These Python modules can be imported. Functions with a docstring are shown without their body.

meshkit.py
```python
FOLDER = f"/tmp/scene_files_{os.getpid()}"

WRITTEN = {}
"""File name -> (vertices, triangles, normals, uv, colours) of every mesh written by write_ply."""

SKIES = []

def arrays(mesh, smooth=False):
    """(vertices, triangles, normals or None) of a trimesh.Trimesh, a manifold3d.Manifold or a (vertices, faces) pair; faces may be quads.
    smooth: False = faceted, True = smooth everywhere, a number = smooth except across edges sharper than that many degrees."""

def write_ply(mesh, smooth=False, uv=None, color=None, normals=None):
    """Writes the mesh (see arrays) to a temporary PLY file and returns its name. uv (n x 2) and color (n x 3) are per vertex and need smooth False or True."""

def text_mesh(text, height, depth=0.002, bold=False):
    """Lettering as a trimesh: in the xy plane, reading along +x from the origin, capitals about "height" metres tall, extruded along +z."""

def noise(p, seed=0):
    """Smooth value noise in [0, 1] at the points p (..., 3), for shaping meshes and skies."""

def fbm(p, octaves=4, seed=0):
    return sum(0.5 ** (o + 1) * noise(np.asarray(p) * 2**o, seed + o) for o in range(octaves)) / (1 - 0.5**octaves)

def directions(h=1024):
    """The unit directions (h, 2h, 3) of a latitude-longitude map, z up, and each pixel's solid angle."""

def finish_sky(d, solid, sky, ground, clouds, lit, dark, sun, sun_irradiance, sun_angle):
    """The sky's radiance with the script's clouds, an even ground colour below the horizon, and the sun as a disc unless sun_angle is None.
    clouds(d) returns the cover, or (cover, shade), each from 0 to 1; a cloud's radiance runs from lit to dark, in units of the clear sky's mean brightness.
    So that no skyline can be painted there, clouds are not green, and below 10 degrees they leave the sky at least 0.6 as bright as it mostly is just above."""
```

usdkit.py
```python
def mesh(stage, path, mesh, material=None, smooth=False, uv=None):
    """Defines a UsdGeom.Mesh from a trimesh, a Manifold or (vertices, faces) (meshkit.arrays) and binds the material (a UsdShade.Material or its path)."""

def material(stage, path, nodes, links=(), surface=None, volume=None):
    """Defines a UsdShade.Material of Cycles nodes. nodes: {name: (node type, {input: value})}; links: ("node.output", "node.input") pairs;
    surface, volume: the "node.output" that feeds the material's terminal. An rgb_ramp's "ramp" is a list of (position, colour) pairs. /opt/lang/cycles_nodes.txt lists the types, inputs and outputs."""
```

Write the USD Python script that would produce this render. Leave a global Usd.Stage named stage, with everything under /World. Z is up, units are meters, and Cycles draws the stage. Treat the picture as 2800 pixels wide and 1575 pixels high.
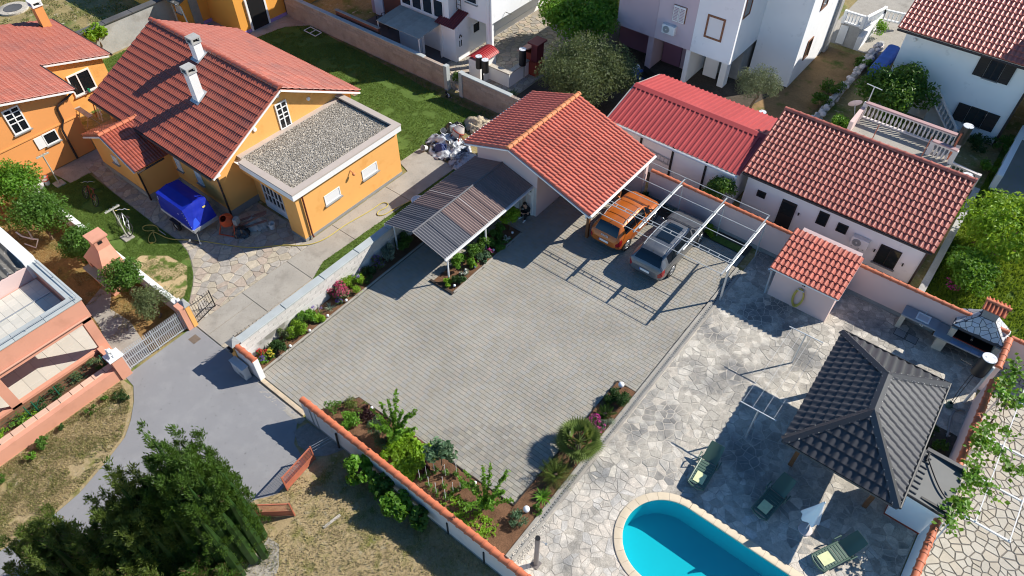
import math, random
import numpy as np, trimesh, manifold3d as m3, usdkit, meshkit
from pxr import Usd, UsdGeom, UsdShade, UsdLux, Gf, Sdf
from shapely.geometry import Polygon, LineString, Point, box as sbox
from shapely.ops import unary_union
from scipy.spatial import Voronoi

stage = Usd.Stage.CreateInMemory()
UsdGeom.SetStageUpAxis(stage, 'Z'); UsdGeom.SetStageMetersPerUnit(stage, 1.0)
UsdGeom.Xform.Define(stage, '/World')
UsdGeom.Scope.Define(stage, '/World/Looks')

# ---------------------------------------------------------------- camera, sky, sun, exposure
EYE = np.array([0.0, 0.0, 24.64])
PITCH, ROLL, YAW = math.radians(47.93), math.radians(0.3), math.radians(-38.08)
cp, sp = math.cos(PITCH), math.sin(PITCH)
_f = np.array([math.sin(YAW)*cp, math.cos(YAW)*cp, -sp]); _r = np.array([math.cos(YAW), -math.sin(YAW), 0.0]); _u = np.cross(_r, _f)
RIGHT, UP = math.cos(ROLL)*_r+math.sin(ROLL)*_u, -math.sin(ROLL)*_r+math.cos(ROLL)*_u
cam = UsdGeom.Camera.Define(stage, '/World/camera')
cam.CreateHorizontalApertureAttr(36.0); cam.CreateVerticalApertureAttr(36.0*9/16)
cam.CreateFocalLengthAttr(36.0*1950/2800); cam.CreateClippingRangeAttr(Gf.Vec2f(0.5, 2000))
cam.CreateExposureAttr(0.45)
cam.AddTransformOp().Set(Gf.Matrix4d(*RIGHT, 0, *UP, 0, *(-_f), 0, *EYE, 1))
SUN_AZ, SUN_EL = math.radians(36.5), math.radians(38.0)
SUN = np.array([math.sin(SUN_AZ)*math.cos(SUN_EL), math.cos(SUN_AZ)*math.cos(SUN_EL), math.sin(SUN_EL)])
dome = UsdLux.DomeLight.Define(stage, '/World/sky')
skym = usdkit.material(stage, '/World/Looks/sky', {
    's': ('sky_texture', {'sky_type': 'single_scattering', 'sun_disc': False, 'sun_elevation': SUN_EL, 'sun_rotation': SUN_AZ, 'altitude': 50.0, 'aerosol_density': 0.35, 'ozone_density': 2.0}),
    'h': ('hsv', {'saturation': 1.3}),
    'b': ('background_shader', {'strength': 0.09})}, [('s.color', 'h.color'), ('h.color', 'b.color')], surface='b.background')
UsdShade.MaterialBindingAPI.Apply(dome.GetPrim()).Bind(skym)
dome.GetPrim().SetCustomDataByKey('kind', 'structure')
sun = UsdLux.DistantLight.Define(stage, '/World/sun')
sun.CreateIntensityAttr(1.25); sun.CreateAngleAttr(0.5); sun.CreateColorAttr(Gf.Vec3f(1.0, 0.94, 0.84)); sun.GetPrim().CreateAttribute('inputs:normalize', Sdf.ValueTypeNames.Bool).Set(True)
sun.AddRotateXYZOp().Set(Gf.Vec3f(90-math.degrees(SUN_EL), 0, 180-math.degrees(SUN_AZ)))

# ---------------------------------------------------------------- helpers
USED = {}
def free(parent, name):
    k = USED.get((parent, name), 0); USED[(parent, name)] = k+1
    return f'{parent}/{name}' if k == 0 else f'{parent}/{name}_{k:03d}'
def ppath(p): return '/World' if p is None else (p if isinstance(p, str) else str(p.GetPath()))
def tag(prim, label=None, cat=None, group=None, kind=None):
    for k, v in (('label', label), ('category', cat), ('group', group), ('kind', kind)):
        if v: prim.SetCustomDataByKey(k, v)
    return prim
def thing(name, label, cat, loc=None, rz=0.0, group=None):
    x = UsdGeom.Xform.Define(stage, free('/World', name))
    if loc is not None:
        x.AddTranslateOp().Set(Gf.Vec3d(*map(float, loc))); x.AddRotateZOp().Set(float(rz))
    return tag(x.GetPrim(), label, cat, group)
def copy_of(src, loc, rz, label, group=None):
    x = UsdGeom.Xform.Define(stage, free('/World', src.GetName().rstrip('0123456789').rstrip('_')))
    x.GetPrim().GetReferences().AddInternalReference(src.GetPath()); x.GetPrim().SetInstanceable(True)
    x.ClearXformOpOrder(); x.AddTranslateOp().Set(Gf.Vec3d(*map(float, loc))); x.AddRotateZOp().Set(float(rz))
    return tag(x.GetPrim(), label, None, group)
class MB:
    def __init__(s): s.v, s.f, s.n = [], [], 0
    def add(s, v, f):
        v = np.asarray(v, float)
        if isinstance(f, (list, tuple)): f = [t for q in f for t in ([tuple(q)] if len(q) == 3 else [(q[0], q[1], q[2]), (q[0], q[2], q[3])])]
        f = np.asarray(f, int)
        if f.shape[1] == 4: f = np.vstack([f[:, [0, 1, 2]], f[:, [0, 2, 3]]])
        s.v.append(v); s.f.append(f+s.n); s.n += len(v); return s
    def mesh(s, m): return s.add(m.vertices, m.faces)
    def man(s, m):
        q = m.to_mesh(); return s.add(q.vert_properties[:, :3], q.tri_verts)
    def box(s, x0, x1, y0, y1, z0, z1):
        v = [(x, y, z) for z in (z0, z1) for y in (y0, y1) for x in (x0, x1)]
        return s.add(v, [(0, 2, 3, 1), (4, 5, 7, 6), (0, 1, 5, 4), (2, 6, 7, 3), (0, 4, 6, 2), (1, 3, 7, 5)])
    def bar(s, p, q, w, h=None, up=(0, 0, 1)):
        h = h or w; p, q = np.asarray(p, float), np.asarray(q, float); d = q-p; d /= np.linalg.norm(d)
        up = np.asarray(up, float)
        if abs(d@up) > .99: up = np.array([0, 1., 0])
        a = np.cross(d, up); a /= np.linalg.norm(a); b = np.cross(a, d)
        v = [e+i*a*w/2+j*b*h/2 for e in (p, q) for j in (-1, 1) for i in (-1, 1)]
        return s.add(v, [(0, 2, 3, 1), (4, 5, 7, 6), (0, 1, 5, 4), (2, 6, 7, 3), (0, 4, 6, 2), (1, 3, 7, 5)])
    def cyl(s, p, q, r, r2=None, n=10): return s.tube([p, q], [r, r if r2 is None else r2], n)
    def tube(s, pts, r, n=8, closed=False):
        pts = np.asarray(pts, float); k = len(pts); r = np.broadcast_to(r, (k,))
        t = np.gradient(pts, axis=0) if not closed else np.roll(pts, -1, 0)-np.roll(pts, 1, 0)
        t /= np.maximum(np.linalg.norm(t, axis=1, keepdims=True), 1e-9)
        a = np.cross(t[0], (0, 0, 1.0)) if abs(t[0][2]) < .9 else np.cross(t[0], (1.0, 0, 0)); a /= np.linalg.norm(a)
        V = []
        ang = np.arange(n)/n*2*math.pi
        for i in range(k):
            a = a-t[i]*(a@t[i]); a /= np.linalg.norm(a); b = np.cross(t[i], a)
            V.append(pts[i]+r[i]*(np.cos(ang)[:, None]*a+np.sin(ang)[:, None]*b))
        F = []
        for i in range(k-1 if not closed else k):
            j2 = (i+1) % k
            for j in range(n):
                F.append((i*n+j, i*n+(j+1) % n, j2*n+(j+1) % n, j2*n+j))
        V = np.vstack(V); F = np.array(F); F = np.vstack([F[:, [0, 1, 2]], F[:, [0, 2, 3]]])
        if not closed:
            q = (k-1)*n; F = np.vstack([F, [(0, i+1, i) for i in range(1, n-1)], [(q, q+i, q+i+1) for i in range(1, n-1)]])
        return s.add(V, F)
    def poly(s, pg, z0, z1=None):
        for g in getattr(pg, 'geoms', [pg]):
            if g.is_empty or g.area < 1e-6: continue
            if z1 is None:
                v, f = trimesh.creation.triangulate_polygon(g, engine='earcut'); a = v[f]; f = np.where((np.cross(a[:, 1]-a[:, 0], a[:, 2]-a[:, 0]) < 0)[:, None], f[:, ::-1], f); s.add(np.c_[v, np.full(len(v), z0)], f)
            else:
                m = trimesh.creation.extrude_polygon(g, z1-z0, engine='earcut'); s.add(m.vertices+[0, 0, z0], m.faces)
        return s
    def quad(s, *p): return s.add(p, [tuple(range(len(p)))] if len(p) in (3, 4) else None)
    def sphere(s, c, r, sub=2, sc=(1, 1, 1)):
        m = trimesh.creation.icosphere(sub, 1.0); return s.add(m.vertices*r*np.array(sc)+c, m.faces)
    def lathe(s, prof, c=(0, 0, 0), n=14):
        prof = np.asarray(prof, float); k = len(prof); a = np.arange(n)/n*2*math.pi
        V = np.vstack([np.c_[r*np.cos(a), r*np.sin(a), np.full(n, z)] for r, z in prof])+np.asarray(c, float)
        F = [(i*n+j, i*n+(j+1) % n, (i+1)*n+(j+1) % n, (i+1)*n+j) for i in range(k-1) for j in range(n)]
        return s.add(V, F)
    def arr(s): return np.vstack(s.v), np.vstack(s.f)
    def build(s, name, mat, parent=None, smooth=False, label=None, cat=None, group=None, kind=None, T=None):
        v, f = s.arr()
        if T is not None: v = T(v)
        p = usdkit.mesh(stage, free(ppath(parent), name), (v, f), mat, smooth).GetPrim()
        return tag(p, label, cat, group, kind)
    def each(s, name, mat, parent=None, smooth=False, **k):
        # every added body becomes a part of its own
        for v, f in zip(s.v, s.f):
            f = f-f.min(); MB().add(v, f).build(name, mat, parent, smooth, **k)
def rotz(deg, loc=(0, 0, 0)):
    a = math.radians(deg); M = np.array([[math.cos(a), -math.sin(a), 0], [math.sin(a), math.cos(a), 0], [0, 0, 1]])
    return lambda v: np.asarray(v) @ M.T+np.asarray(loc, float)

NM = {}
def mat(name, col, rough=.75, var=0.0, col2=None, n1=(0, 0), n2=(0, 0), stain=None, spec=.4, metal=0.0, bump=(0, 0), coat=0.0, fleck=None, wav=None, hue=None):
    """col: albedo; var: spread between single pieces; n1, n2: (scale, spread) of two noises; stain: (colour, scale, low, high); fleck: the same with cells."""
    N = {'geo': ('geometry', {}), 'p': ('principled_bsdf', {'roughness': rough, 'specular_ior_level': spec, 'metallic': metal, 'coat_weight': coat})}
    L = []
    if var or col2:
        N['oi'] = ('object_info', {}); N['ra'] = ('math', {'math_type': 'add'}); N['rf'] = ('math', {'math_type': 'fraction'})
        L += [('geo.random_per_island', 'ra.value1'), ('oi.random', 'ra.value2'), ('ra.value', 'rf.value1')]
    N['c0'] = ('color', {'value': col}); cur = 'c0.color'
    if col2 is not None:
        N['r2'] = ('math', {'math_type': 'multiply', 'value2': 7.31}); N['r3'] = ('math', {'math_type': 'fraction'})
        N['mc'] = ('mix', {'mix_type': 'mix', 'color2': col2}); L += [('rf.value', 'r2.value1'), ('r2.value', 'r3.value1'), ('r3.value', 'mc.fac'), (cur, 'mc.color1')]; cur = 'mc.color'
    if stain is not None:
        N['sn'] = ('noise_texture', {'scale': stain[1], 'detail': 5.0, 'roughness': .6}); N['sr'] = ('map_range', {'from_min': stain[2], 'from_max': stain[3], 'clamp': True})
        N['sm'] = ('mix', {'mix_type': 'mix', 'color2': stain[0]}); L += [('geo.position', 'sn.vector'), ('sn.fac', 'sr.value'), ('sr.result', 'sm.fac'), (cur, 'sm.color1')]; cur = 'sm.color'
    if fleck is not None:
        N['fn'] = ('noise_texture', {'scale': fleck[1], 'detail': 2.0}); N['fr'] = ('map_range', {'from_min': fleck[2], 'from_max': fleck[3], 'clamp': True})
        N['fm'] = ('mix', {'mix_type': 'mix', 'color2': fleck[0]}); L += [('geo.position', 'fn.vector'), ('fn.fac', 'fr.value'), ('fr.result', 'fm.fac'), (cur, 'fm.color1')]; cur = 'fm.color'
    k = 0
    def scale(src, spread):
        nonlocal cur, k; k += 1
        N[f'mr{k}'] = ('map_range', {'from_min': 0.25 if src != 'rf.value' else 0.0, 'from_max': 0.75 if src != 'rf.value' else 1.0, 'to_min': 1-spread, 'to_max': 1+spread, 'clamp': True})
        N[f'mm{k}'] = ('mix', {'mix_type': 'multiply', 'fac': 1.0}); L.extend([(src, f'mr{k}.value'), (cur, f'mm{k}.color1'), (f'mr{k}.result', f'mm{k}.color2')]); cur = f'mm{k}.color'
    if var: scale('rf.value', var)
    for i, (sc, am) in enumerate((n1, n2)):
        if am:
            N[f'n{i}'] = ('noise_texture', {'scale': float(sc), 'detail': 6.0, 'roughness': .62}); L.append(('geo.position', f'n{i}.vector')); scale(f'n{i}.fac', am)
    L.append((cur, 'p.base_color'))
    if bump[1]:
        N['bn'] = ('noise_texture', {'scale': float(bump[0]), 'detail': 4.0}); N['bp'] = ('bump', {'strength': float(bump[1]), 'distance': 0.02})
        L += [('geo.position', 'bn.vector'), ('bn.fac', 'bp.height'), ('bp.normal', 'p.normal')]
    return usdkit.material(stage, f'/World/Looks/{name}', N, L, surface='p.BSDF')
def leafmat(name, a, b, trans=.3, dead=None):
    N = {'geo': ('geometry', {}), 'c1': ('mix', {'mix_type': 'mix', 'color1': a, 'color2': b}), 'd': ('principled_bsdf', {'roughness': .5, 'specular_ior_level': .35}),
         't': ('translucent_bsdf', {}), 'm': ('mix_closure', {'fac': trans}), 'n': ('noise_texture', {'scale': 2.2, 'detail': 3.0}), 'r': ('map_range', {'from_min': .3, 'from_max': .7, 'to_min': .65, 'to_max': 1.3, 'clamp': True}),
         'c2': ('mix', {'mix_type': 'multiply', 'fac': 1.0}), 'c3': ('mix', {'mix_type': 'mix', 'color2': (b[0]*1.5+.02, b[1]*1.5+.03, b[2]), 'fac': .6})}
    L = [('geo.random_per_island', 'c1.fac'), ('geo.position', 'n.vector'), ('n.fac', 'r.value'), ('c1.color', 'c2.color1'), ('r.result', 'c2.color2'), ('c2.color', 'd.base_color'), ('c2.color', 'c3.color1'), ('c3.color', 't.color'),
         ('d.BSDF', 'm.closure1'), ('t.BSDF', 'm.closure2')]
    return usdkit.material(stage, f'/World/Looks/{name}', N, L, surface='m.closure')
def glassmat(name, col, rough=.04):
    N = {'p': ('principled_bsdf', {'base_color': col, 'roughness': rough, 'specular_ior_level': .6, 'coat_weight': .5})}
    return usdkit.material(stage, f'/World/Looks/{name}', N, [], surface='p.BSDF')

def near300(cands, keep=300):
    """indices of the pieces nearest to the camera, which show largest"""
    d = [np.linalg.norm(np.asarray(c)-EYE) for c in cands]
    return set(np.argsort(d, kind='stable')[:keep].tolist())
def pieces(items, name, restname, materials, parent, smooth=False, keep=300):
    """items: (vertices, faces); the nearest become prims of their own, the rest one stuff part."""
    sel = near300([v.mean(0) for v, f in items], keep); rest = [MB() for _ in materials]
    for i, (v, f) in enumerate(items):
        k = (i*7+i//5) % len(materials)
        if i in sel: MB().add(v, f).build(name, materials[k], parent, smooth)
        else: rest[k].add(v, f)
    for k, r in enumerate(rest):
        if r.n: r.build(restname, materials[k], parent, smooth, kind='stuff')
BOXF = [(4, 5, 7, 6), (0, 1, 5, 4), (2, 6, 7, 3), (0, 4, 6, 2), (1, 3, 7, 5)]
def slab(x0, x1, y0, y1, z0, z1, c=.006):
    """a block with chamfered upper edges, open below"""
    lo = [(x0, y0, z0), (x1, y0, z0), (x1, y1, z0), (x0, y1, z0)]; mid = [(x, y, z1-c) for x, y, _ in lo]
    hi = [(x0+c, y0+c, z1), (x1-c, y0+c, z1), (x1-c, y1-c, z1), (x0+c, y1-c, z1)]
    F = [(8, 9, 10, 11)]+[(k*4+i, k*4+(i+1) % 4, k*4+4+(i+1) % 4, k*4+4+i) for k in (0, 1) for i in range(4)]
    return np.array(lo+mid+hi, float), np.vstack([[(a, b, c_), (a, c_, d)] for a, b, c_, d in F])
def polyslab(pts, z0, z1, rng=None, tilt=.004):
    """a flat stone of any convex outline, slightly tilted"""
    p = np.asarray(pts, float); n = len(p); c = p.mean(0); q = c+(p-c)*.95
    dz = np.zeros(n) if rng is None else (q-c) @ rng.uniform(-1, 1, 2)*tilt/.3+rng.uniform(-1, 1)*tilt*.6
    V = np.vstack([np.c_[p, np.full(n, z0)], np.c_[q, z1+dz]])
    F = [(i, (i+1) % n, n+(i+1) % n) for i in range(n)]+[(i, n+(i+1) % n, n+i) for i in range(n)]+[(n, n+i, n+i+1) for i in range(1, n-1)]
    return V, np.array(F)
def crazy(region, spacing, gap, z0, z1, seed, jitter=.42, tilt=.004, drop=.12, lost=0.0):
    """random stones that fill a region: cells of a jittered lattice, shrunk by the joint"""
    rng = np.random.default_rng(seed); x0, y0, x1, y1 = region.bounds
    nx, ny = int((x1-x0)/spacing)+4, int((y1-y0)/spacing/.87)+4
    pts = np.array([(x0+(i-1.5+.5*(j % 2))*spacing, y0+(j-1.5)*spacing*.87) for j in range(ny) for i in range(nx)])+rng.uniform(-jitter, jitter, (nx*ny, 2))*spacing
    pts = pts[rng.random(len(pts)) > drop]
    vor = Voronoi(pts); out = []
    for k, r in enumerate(vor.point_region):
        reg = vor.regions[r]
        if -1 in reg or len(reg) < 3: continue
        if rng.random() < lost: continue
        c = Polygon(vor.vertices[reg])
        if not c.intersects(region): continue
        c = c.intersection(region)
        c = c.buffer(-gap*rng.uniform(.6, 1.4), join_style=2).simplify(.012)
        for g in getattr(c, 'geoms', [c]):
            if g.is_empty or g.area < .006 or g.geom_type != 'Polygon': continue
            h = g if g.convex_hull.area-g.area < .01*g.area else (g.convex_hull if region.contains(g.convex_hull) else None)
            if h is None: continue
            h = Polygon(h.exterior); xy = np.array(h.exterior.coords)[:-1]
            if Polygon(xy).exterior.is_ccw is False: xy = xy[::-1]
            out.append(polyslab(xy, z0, z1, rng, tilt))
    return out
TILE = {  # cross sections of roof tiles: (share of the width, height)
    'roman2': [(0, .0), (.10, .034), (.24, .045), (.38, .034), (.48, .0), (.52, .0), (.62, .034), (.76, .045), (.90, .034), (1, .0)],
    'barrel': [(0, .0), (.10, .04), (.26, .066), (.42, .066), (.56, .04), (.66, .006), (.84, .0), (1.0, .004)],
    'wave': [(0, .0), (.14, .024), (.32, .042), (.5, .024), (.66, .0), (.84, -.008), (1, .0)]}
def tiles(P, U, V, W, Lg, tw, tl, kind, lim=None, lift=.03, mirror=False):
    """single tiles on a slope: P lower left corner, U along the eave, V up the slope, lim(v) the (low, high) extent along the eave"""
    P, U, V = (np.asarray(a, float) for a in (P, U, V)); U = U/np.linalg.norm(U); V = V/np.linalg.norm(V); Nn = np.cross(U, V)
    if Nn[2] < 0: Nn = -Nn
    nu, nv = max(1, round(W/tw)), max(1, round(Lg/tl)); tw, tl = W/nu, Lg/nv
    pr = TILE[kind]; n = len(pr); out = []
    for j in range(nv):
        for i in range(nu):
            v0, v1 = j*tl, (j+1)*tl*1.0+.05
            u = np.array([(i+a)*tw for a, _ in pr]); h = np.array([b for _, b in pr])
            if mirror: h = h[::-1]
            if lim:
                lo, hi = lim(v0+tl/2)
                if (i+1)*tw < lo or i*tw > hi: continue
                a0, b0 = lim(v0); a1, b1 = lim(min(v1, Lg)); uf, ub = np.clip(u, a0, b0), np.clip(u, a1, b1)
            else: uf = ub = u
            f = P+uf[:, None]*U+v0*V+(h+lift)[:, None]*Nn
            b = P+ub[:, None]*U+v1*V+(h*.9+.004)[:, None]*Nn
            lo_ = P+uf[:, None]*U+(v0+.004)*V+(h*.5)[:, None]*Nn
            F = [(k, k+1, n+k+1) for k in range(n-1)]+[(k, n+k+1, n+k) for k in range(n-1)]+[(2*n+k, 2*n+k+1, k+1) for k in range(n-1)]+[(2*n+k, k+1, k) for k in range(n-1)]
            out.append((np.vstack([f, b, lo_]), np.array(F)))
    return out
def ridge_tiles(P, Q, r, step, name, mt, parent, up=(0, 0, 1), ribs=False):
    """overlapping half round caps from P to Q, each a part"""
    P, Q = np.asarray(P, float), np.asarray(Q, float); d = Q-P; Lg = np.linalg.norm(d); d /= Lg
    a = np.cross(d, up); a /= np.linalg.norm(a); b = np.cross(a, d)
    n = max(1, round(Lg/step)); step = Lg/n; ang = np.linspace(0, math.pi, 9)
    for i in range(n):
        m = MB(); st = [(0, r*1.0), (.82*step, r*.93), (.83*step, r*1.13), (step*1.06, r*1.13)]
        V = np.vstack([P+d*(i*step+s)+rr*(np.cos(ang)[:, None]*a+np.sin(ang)[:, None]*b*(.85)) for s, rr in st]); k = len(ang)
        F = [(q*k+j, (q+1)*k+j, (q+1)*k+j+1, q*k+j+1) for q in range(len(st)-1) for j in range(k-1)]
        m.add(V, F)
        for q in (0, 3): m.add(V[q*k:(q+1)*k], [(0, j, j+1) for j in range(1, k-1)])
        m.build(name, mt, parent, 35)
def gable_wall(x0, x1, y0, y1, h0, apex_y, h1):
    """solid with a gable: the ridge runs along x"""
    pg = [(y0, 0), (y1, 0), (y1, h0), (apex_y, h1), (y0, h0)]
    v = [(x0, a, b) for a, b in pg]+[(x1, a, b) for a, b in pg]
    return MB().add(v, [(0, 2, 1), (0, 3, 2), (0, 4, 3), (5, 6, 7), (5, 7, 8), (5, 8, 9)]).add(v, [(i, (i+1) % 5, 5+(i+1) % 5, 5+i) for i in range(5)])
def window(parent, axis, at, a0, a1, z0, z1, frame, pane, fw=.06, out=1, mull=(), rails=(), sill=None, depth=.05, name='window'):
    """a framed window lying on a wall: axis 'x' for a wall of constant x; out = side it faces"""
    def bx(m, a, b, c, d, o0, o1):
        lo, hi = sorted((at+out*o0, at+out*o1))
        return m.box(lo, hi, a, b, c, d) if axis == 'x' else m.box(a, b, lo, hi, c, d)
    m = MB()
    for q in ((a0, a0+fw, z0, z1), (a1-fw, a1, z0, z1), (a0+fw, a1-fw, z0, z0+fw), (a0+fw, a1-fw, z1-fw, z1)): bx(m, *q, .003, depth)
    for t in mull: c = a0+(a1-a0)*t; bx(m, c-fw*.45, c+fw*.45, z0+fw, z1-fw, .003, depth*.9)
    xs = [a0+fw]+[a0+(a1-a0)*t for t in mull]+[a1-fw]
    for t in rails: c = z0+(z1-z0)*t; bx(m, a0+fw, a1-fw, c-fw*.35, c+fw*.35, .003, depth*.8)
    w = m.build(name, frame, parent)
    zs = [z0+fw]+[z0+(z1-z0)*t for t in rails]+[z1-fw]
    for i in range(len(xs)-1):
        for j in range(len(zs)-1): bx(MB(), xs[i], xs[i+1], zs[j], zs[j+1], .004, depth*.4).build('pane', pane, w)
    if sill is not None: bx(MB(), a0-.06, a1+.06, z0-.05, z0, .002, .12).build('sill', sill, w)
    return w
def hull(*sp, n=20):
    ms = [m3.Manifold.sphere(r, n).translate(tuple(map(float, c))) for c, r in sp]
    return m3.Manifold.batch_hull(ms)
def rbox(x0, x1, y0, y1, z0, z1, r, n=12):
    return hull(*[((x, y, z), r) for x in (x0+r, x1-r) for y in (y0+r, y1-r) for z in (z0+r, z1-r)], n=n)
def leaves(centers, normals, size, rng, jitter=.9, aspect=1.9, fold=.25):
    """leaf-sized folded faces (two triangles each) at the given points"""
    c = np.asarray(centers, float); n = len(c)
    nn = np.asarray(normals, float)+rng.normal(0, jitter, (n, 3)); nn /= np.linalg.norm(nn, axis=1, keepdims=True)
    t = np.cross(nn, rng.normal(0, 1, (n, 3))); t /= np.linalg.norm(t, axis=1, keepdims=True); b = np.cross(nn, t)
    s = (size*rng.uniform(.6, 1.35, n))[:, None]
    A, B = c-t*s*.5, c+t*s*.5; C, D = c+b*s*.5/aspect+nn*s*fold*.4, c-b*s*.5/aspect+nn*s*fold*.4
    V = np.stack([A, C, B, D], 1).reshape(-1, 3); k = np.arange(n)*4
    return V, np.vstack([np.c_[k, k+1, k+2], np.c_[k, k+2, k+3]])
def blob_points(blobs, n, rng, shell=.55):
    """points in the outer part of a bunch of balls (centre, radius), with outward directions"""
    w = np.array([b[1]**2 for b in blobs]); idx = rng.choice(len(blobs), n, p=w/w.sum())
    d = rng.normal(0, 1, (n, 3)); d /= np.linalg.norm(d, axis=1, keepdims=True)
    r = (shell+(1-shell)*rng.random(n)**.6)
    c = np.array([b[0] for b in blobs]); R = np.array([b[1] for b in blobs]); sq = np.array([b[2] if len(b) > 2 else 1.0 for b in blobs])
    off = d*(r*R[idx])[:, None]; off[:, 2] *= sq[idx]
    return c[idx]+off, d
def crown_blobs(c, rx, rz, k, rng, rr=(.35, .55)):
    """clumps spread over an ellipsoid so that the outline is uneven and gaps stay open"""
    out = []
    for i in range(k):
        d = rng.normal(0, 1, 3); d /= np.linalg.norm(d); d[2] = abs(d[2])*1.0-.25 if rng.random() < .8 else d[2]
        q = rng.uniform(.45, .85)
        out.append((np.array(c)+d*np.array([rx, rx, rz])*q, rx*rng.uniform(*rr)))
    return out
def at(px, py, z=0.0):
    """where a spot picked in the photograph (2800 px wide) lies on the level z"""
    d = RIGHT*(px-1400)/1950-UP*(py-787.5)/1950+_f; return EYE+d*((z-EYE[2])/d[2])
# ---------------------------------------------------------------- materials
M = {}
M['meadow'] = mat('meadow', (.30, .24, .115), .95, n1=(1.1, .22), n2=(9, .3), stain=((.10, .14, .035), .55, .50, .66), fleck=((.42, .37, .26), 2.6, .60, .75), spec=.1, bump=(30, .6))
M['drygrass'] = mat('dry_ground', (.36, .28, .16), .95, n1=(1.3, .2), n2=(14, .28), stain=((.15, .15, .045), 1.3, .50, .66), fleck=((.34, .29, .19), 5, .58, .72), spec=.1, bump=(30, .6))
M['brownsoil'] = mat('brown_dry_grass', (.27, .165, .065), .95, n1=(1.5, .2), n2=(12, .28), stain=((.17, .14, .04), 1.1, .5, .7), spec=.1, bump=(30, .6))
M['lawn'] = mat('lawn_ground', (.095, .150, .034), .95, n1=(.8, .28), n2=(11, .28), stain=((.17, .14, .06), 1.2, .60, .78), spec=.1)
M['sand'] = mat('sandy_ground', (.46, .35, .20), .95, n1=(2, .15), n2=(15, .2), stain=((.11, .15, .035), 1.6, .50, .60), spec=.1, bump=(25, .5))
M['path_soil'] = mat('path_soil', (.26, .17, .085), .95, n1=(.7, .25), n2=(10, .2), stain=((.09, .12, .03), .9, .55, .7), spec=.1)
M['soil'] = mat('bed_soil', (.155, .085, .05), .95, n1=(3, .25), n2=(22, .35), spec=.1, bump=(25, 1))
M['darksoil'] = mat('dark_soil', (.09, .075, .06), .95, n1=(1, .3), n2=(10, .3), spec=.1)
M['asphalt'] = mat('asphalt', (.255, .255, .265), .9, n1=(.35, .07), n2=(50, .2), stain=((.295, .295, .30), 1.3, .48, .75), fleck=((.17, .17, .175), 6.0, .66, .8), spec=.2, bump=(60, .25))
M['asphalt_dark'] = mat('dark_paving', (.10, .10, .105), .9, n1=(.6, .25), n2=(20, .15), spec=.2)
M['joint'] = mat('paver_joint', (.14, .13, .11), .95, n1=(8, .25), spec=.1)
pv = dict(rough=.88, spec=.2, n1=(.42, .18), n2=(45, .10), bump=(80, .15))
M['paver'] = [mat('paver_grey', (.302, .286, .25), var=.12, **pv), mat('paver_sand', (.325, .30, .25), var=.12, **pv), mat('paver_cool', (.292, .282, .257), var=.12, **pv), mat('paver_warm', (.31, .281, .24), var=.13, **pv)]
ts = dict(rough=.85, spec=.25, n1=(5, .24), n2=(24, .2), bump=(20, .6))
M['stone'] = [mat('terrace_stone_white', (.62, .57, .50), var=.07, stain=((.27, .265, .25), .30, .50, .66), **ts), mat('terrace_stone_cream', (.58, .52, .445), var=.08, stain=((.28, .27, .25), .30, .50, .66), **ts),
              mat('terrace_stone_grey', (.55, .52, .475), var=.10, stain=((.24, .24, .235), .30, .50, .66), **ts)]
M['mortar'] = mat('terrace_mortar', (.50, .455, .39), .92, n1=(6, .28), n2=(24, .25), stain=((.22, .215, .20), .30, .48, .64), spec=.15, bump=(25, .6))
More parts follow.
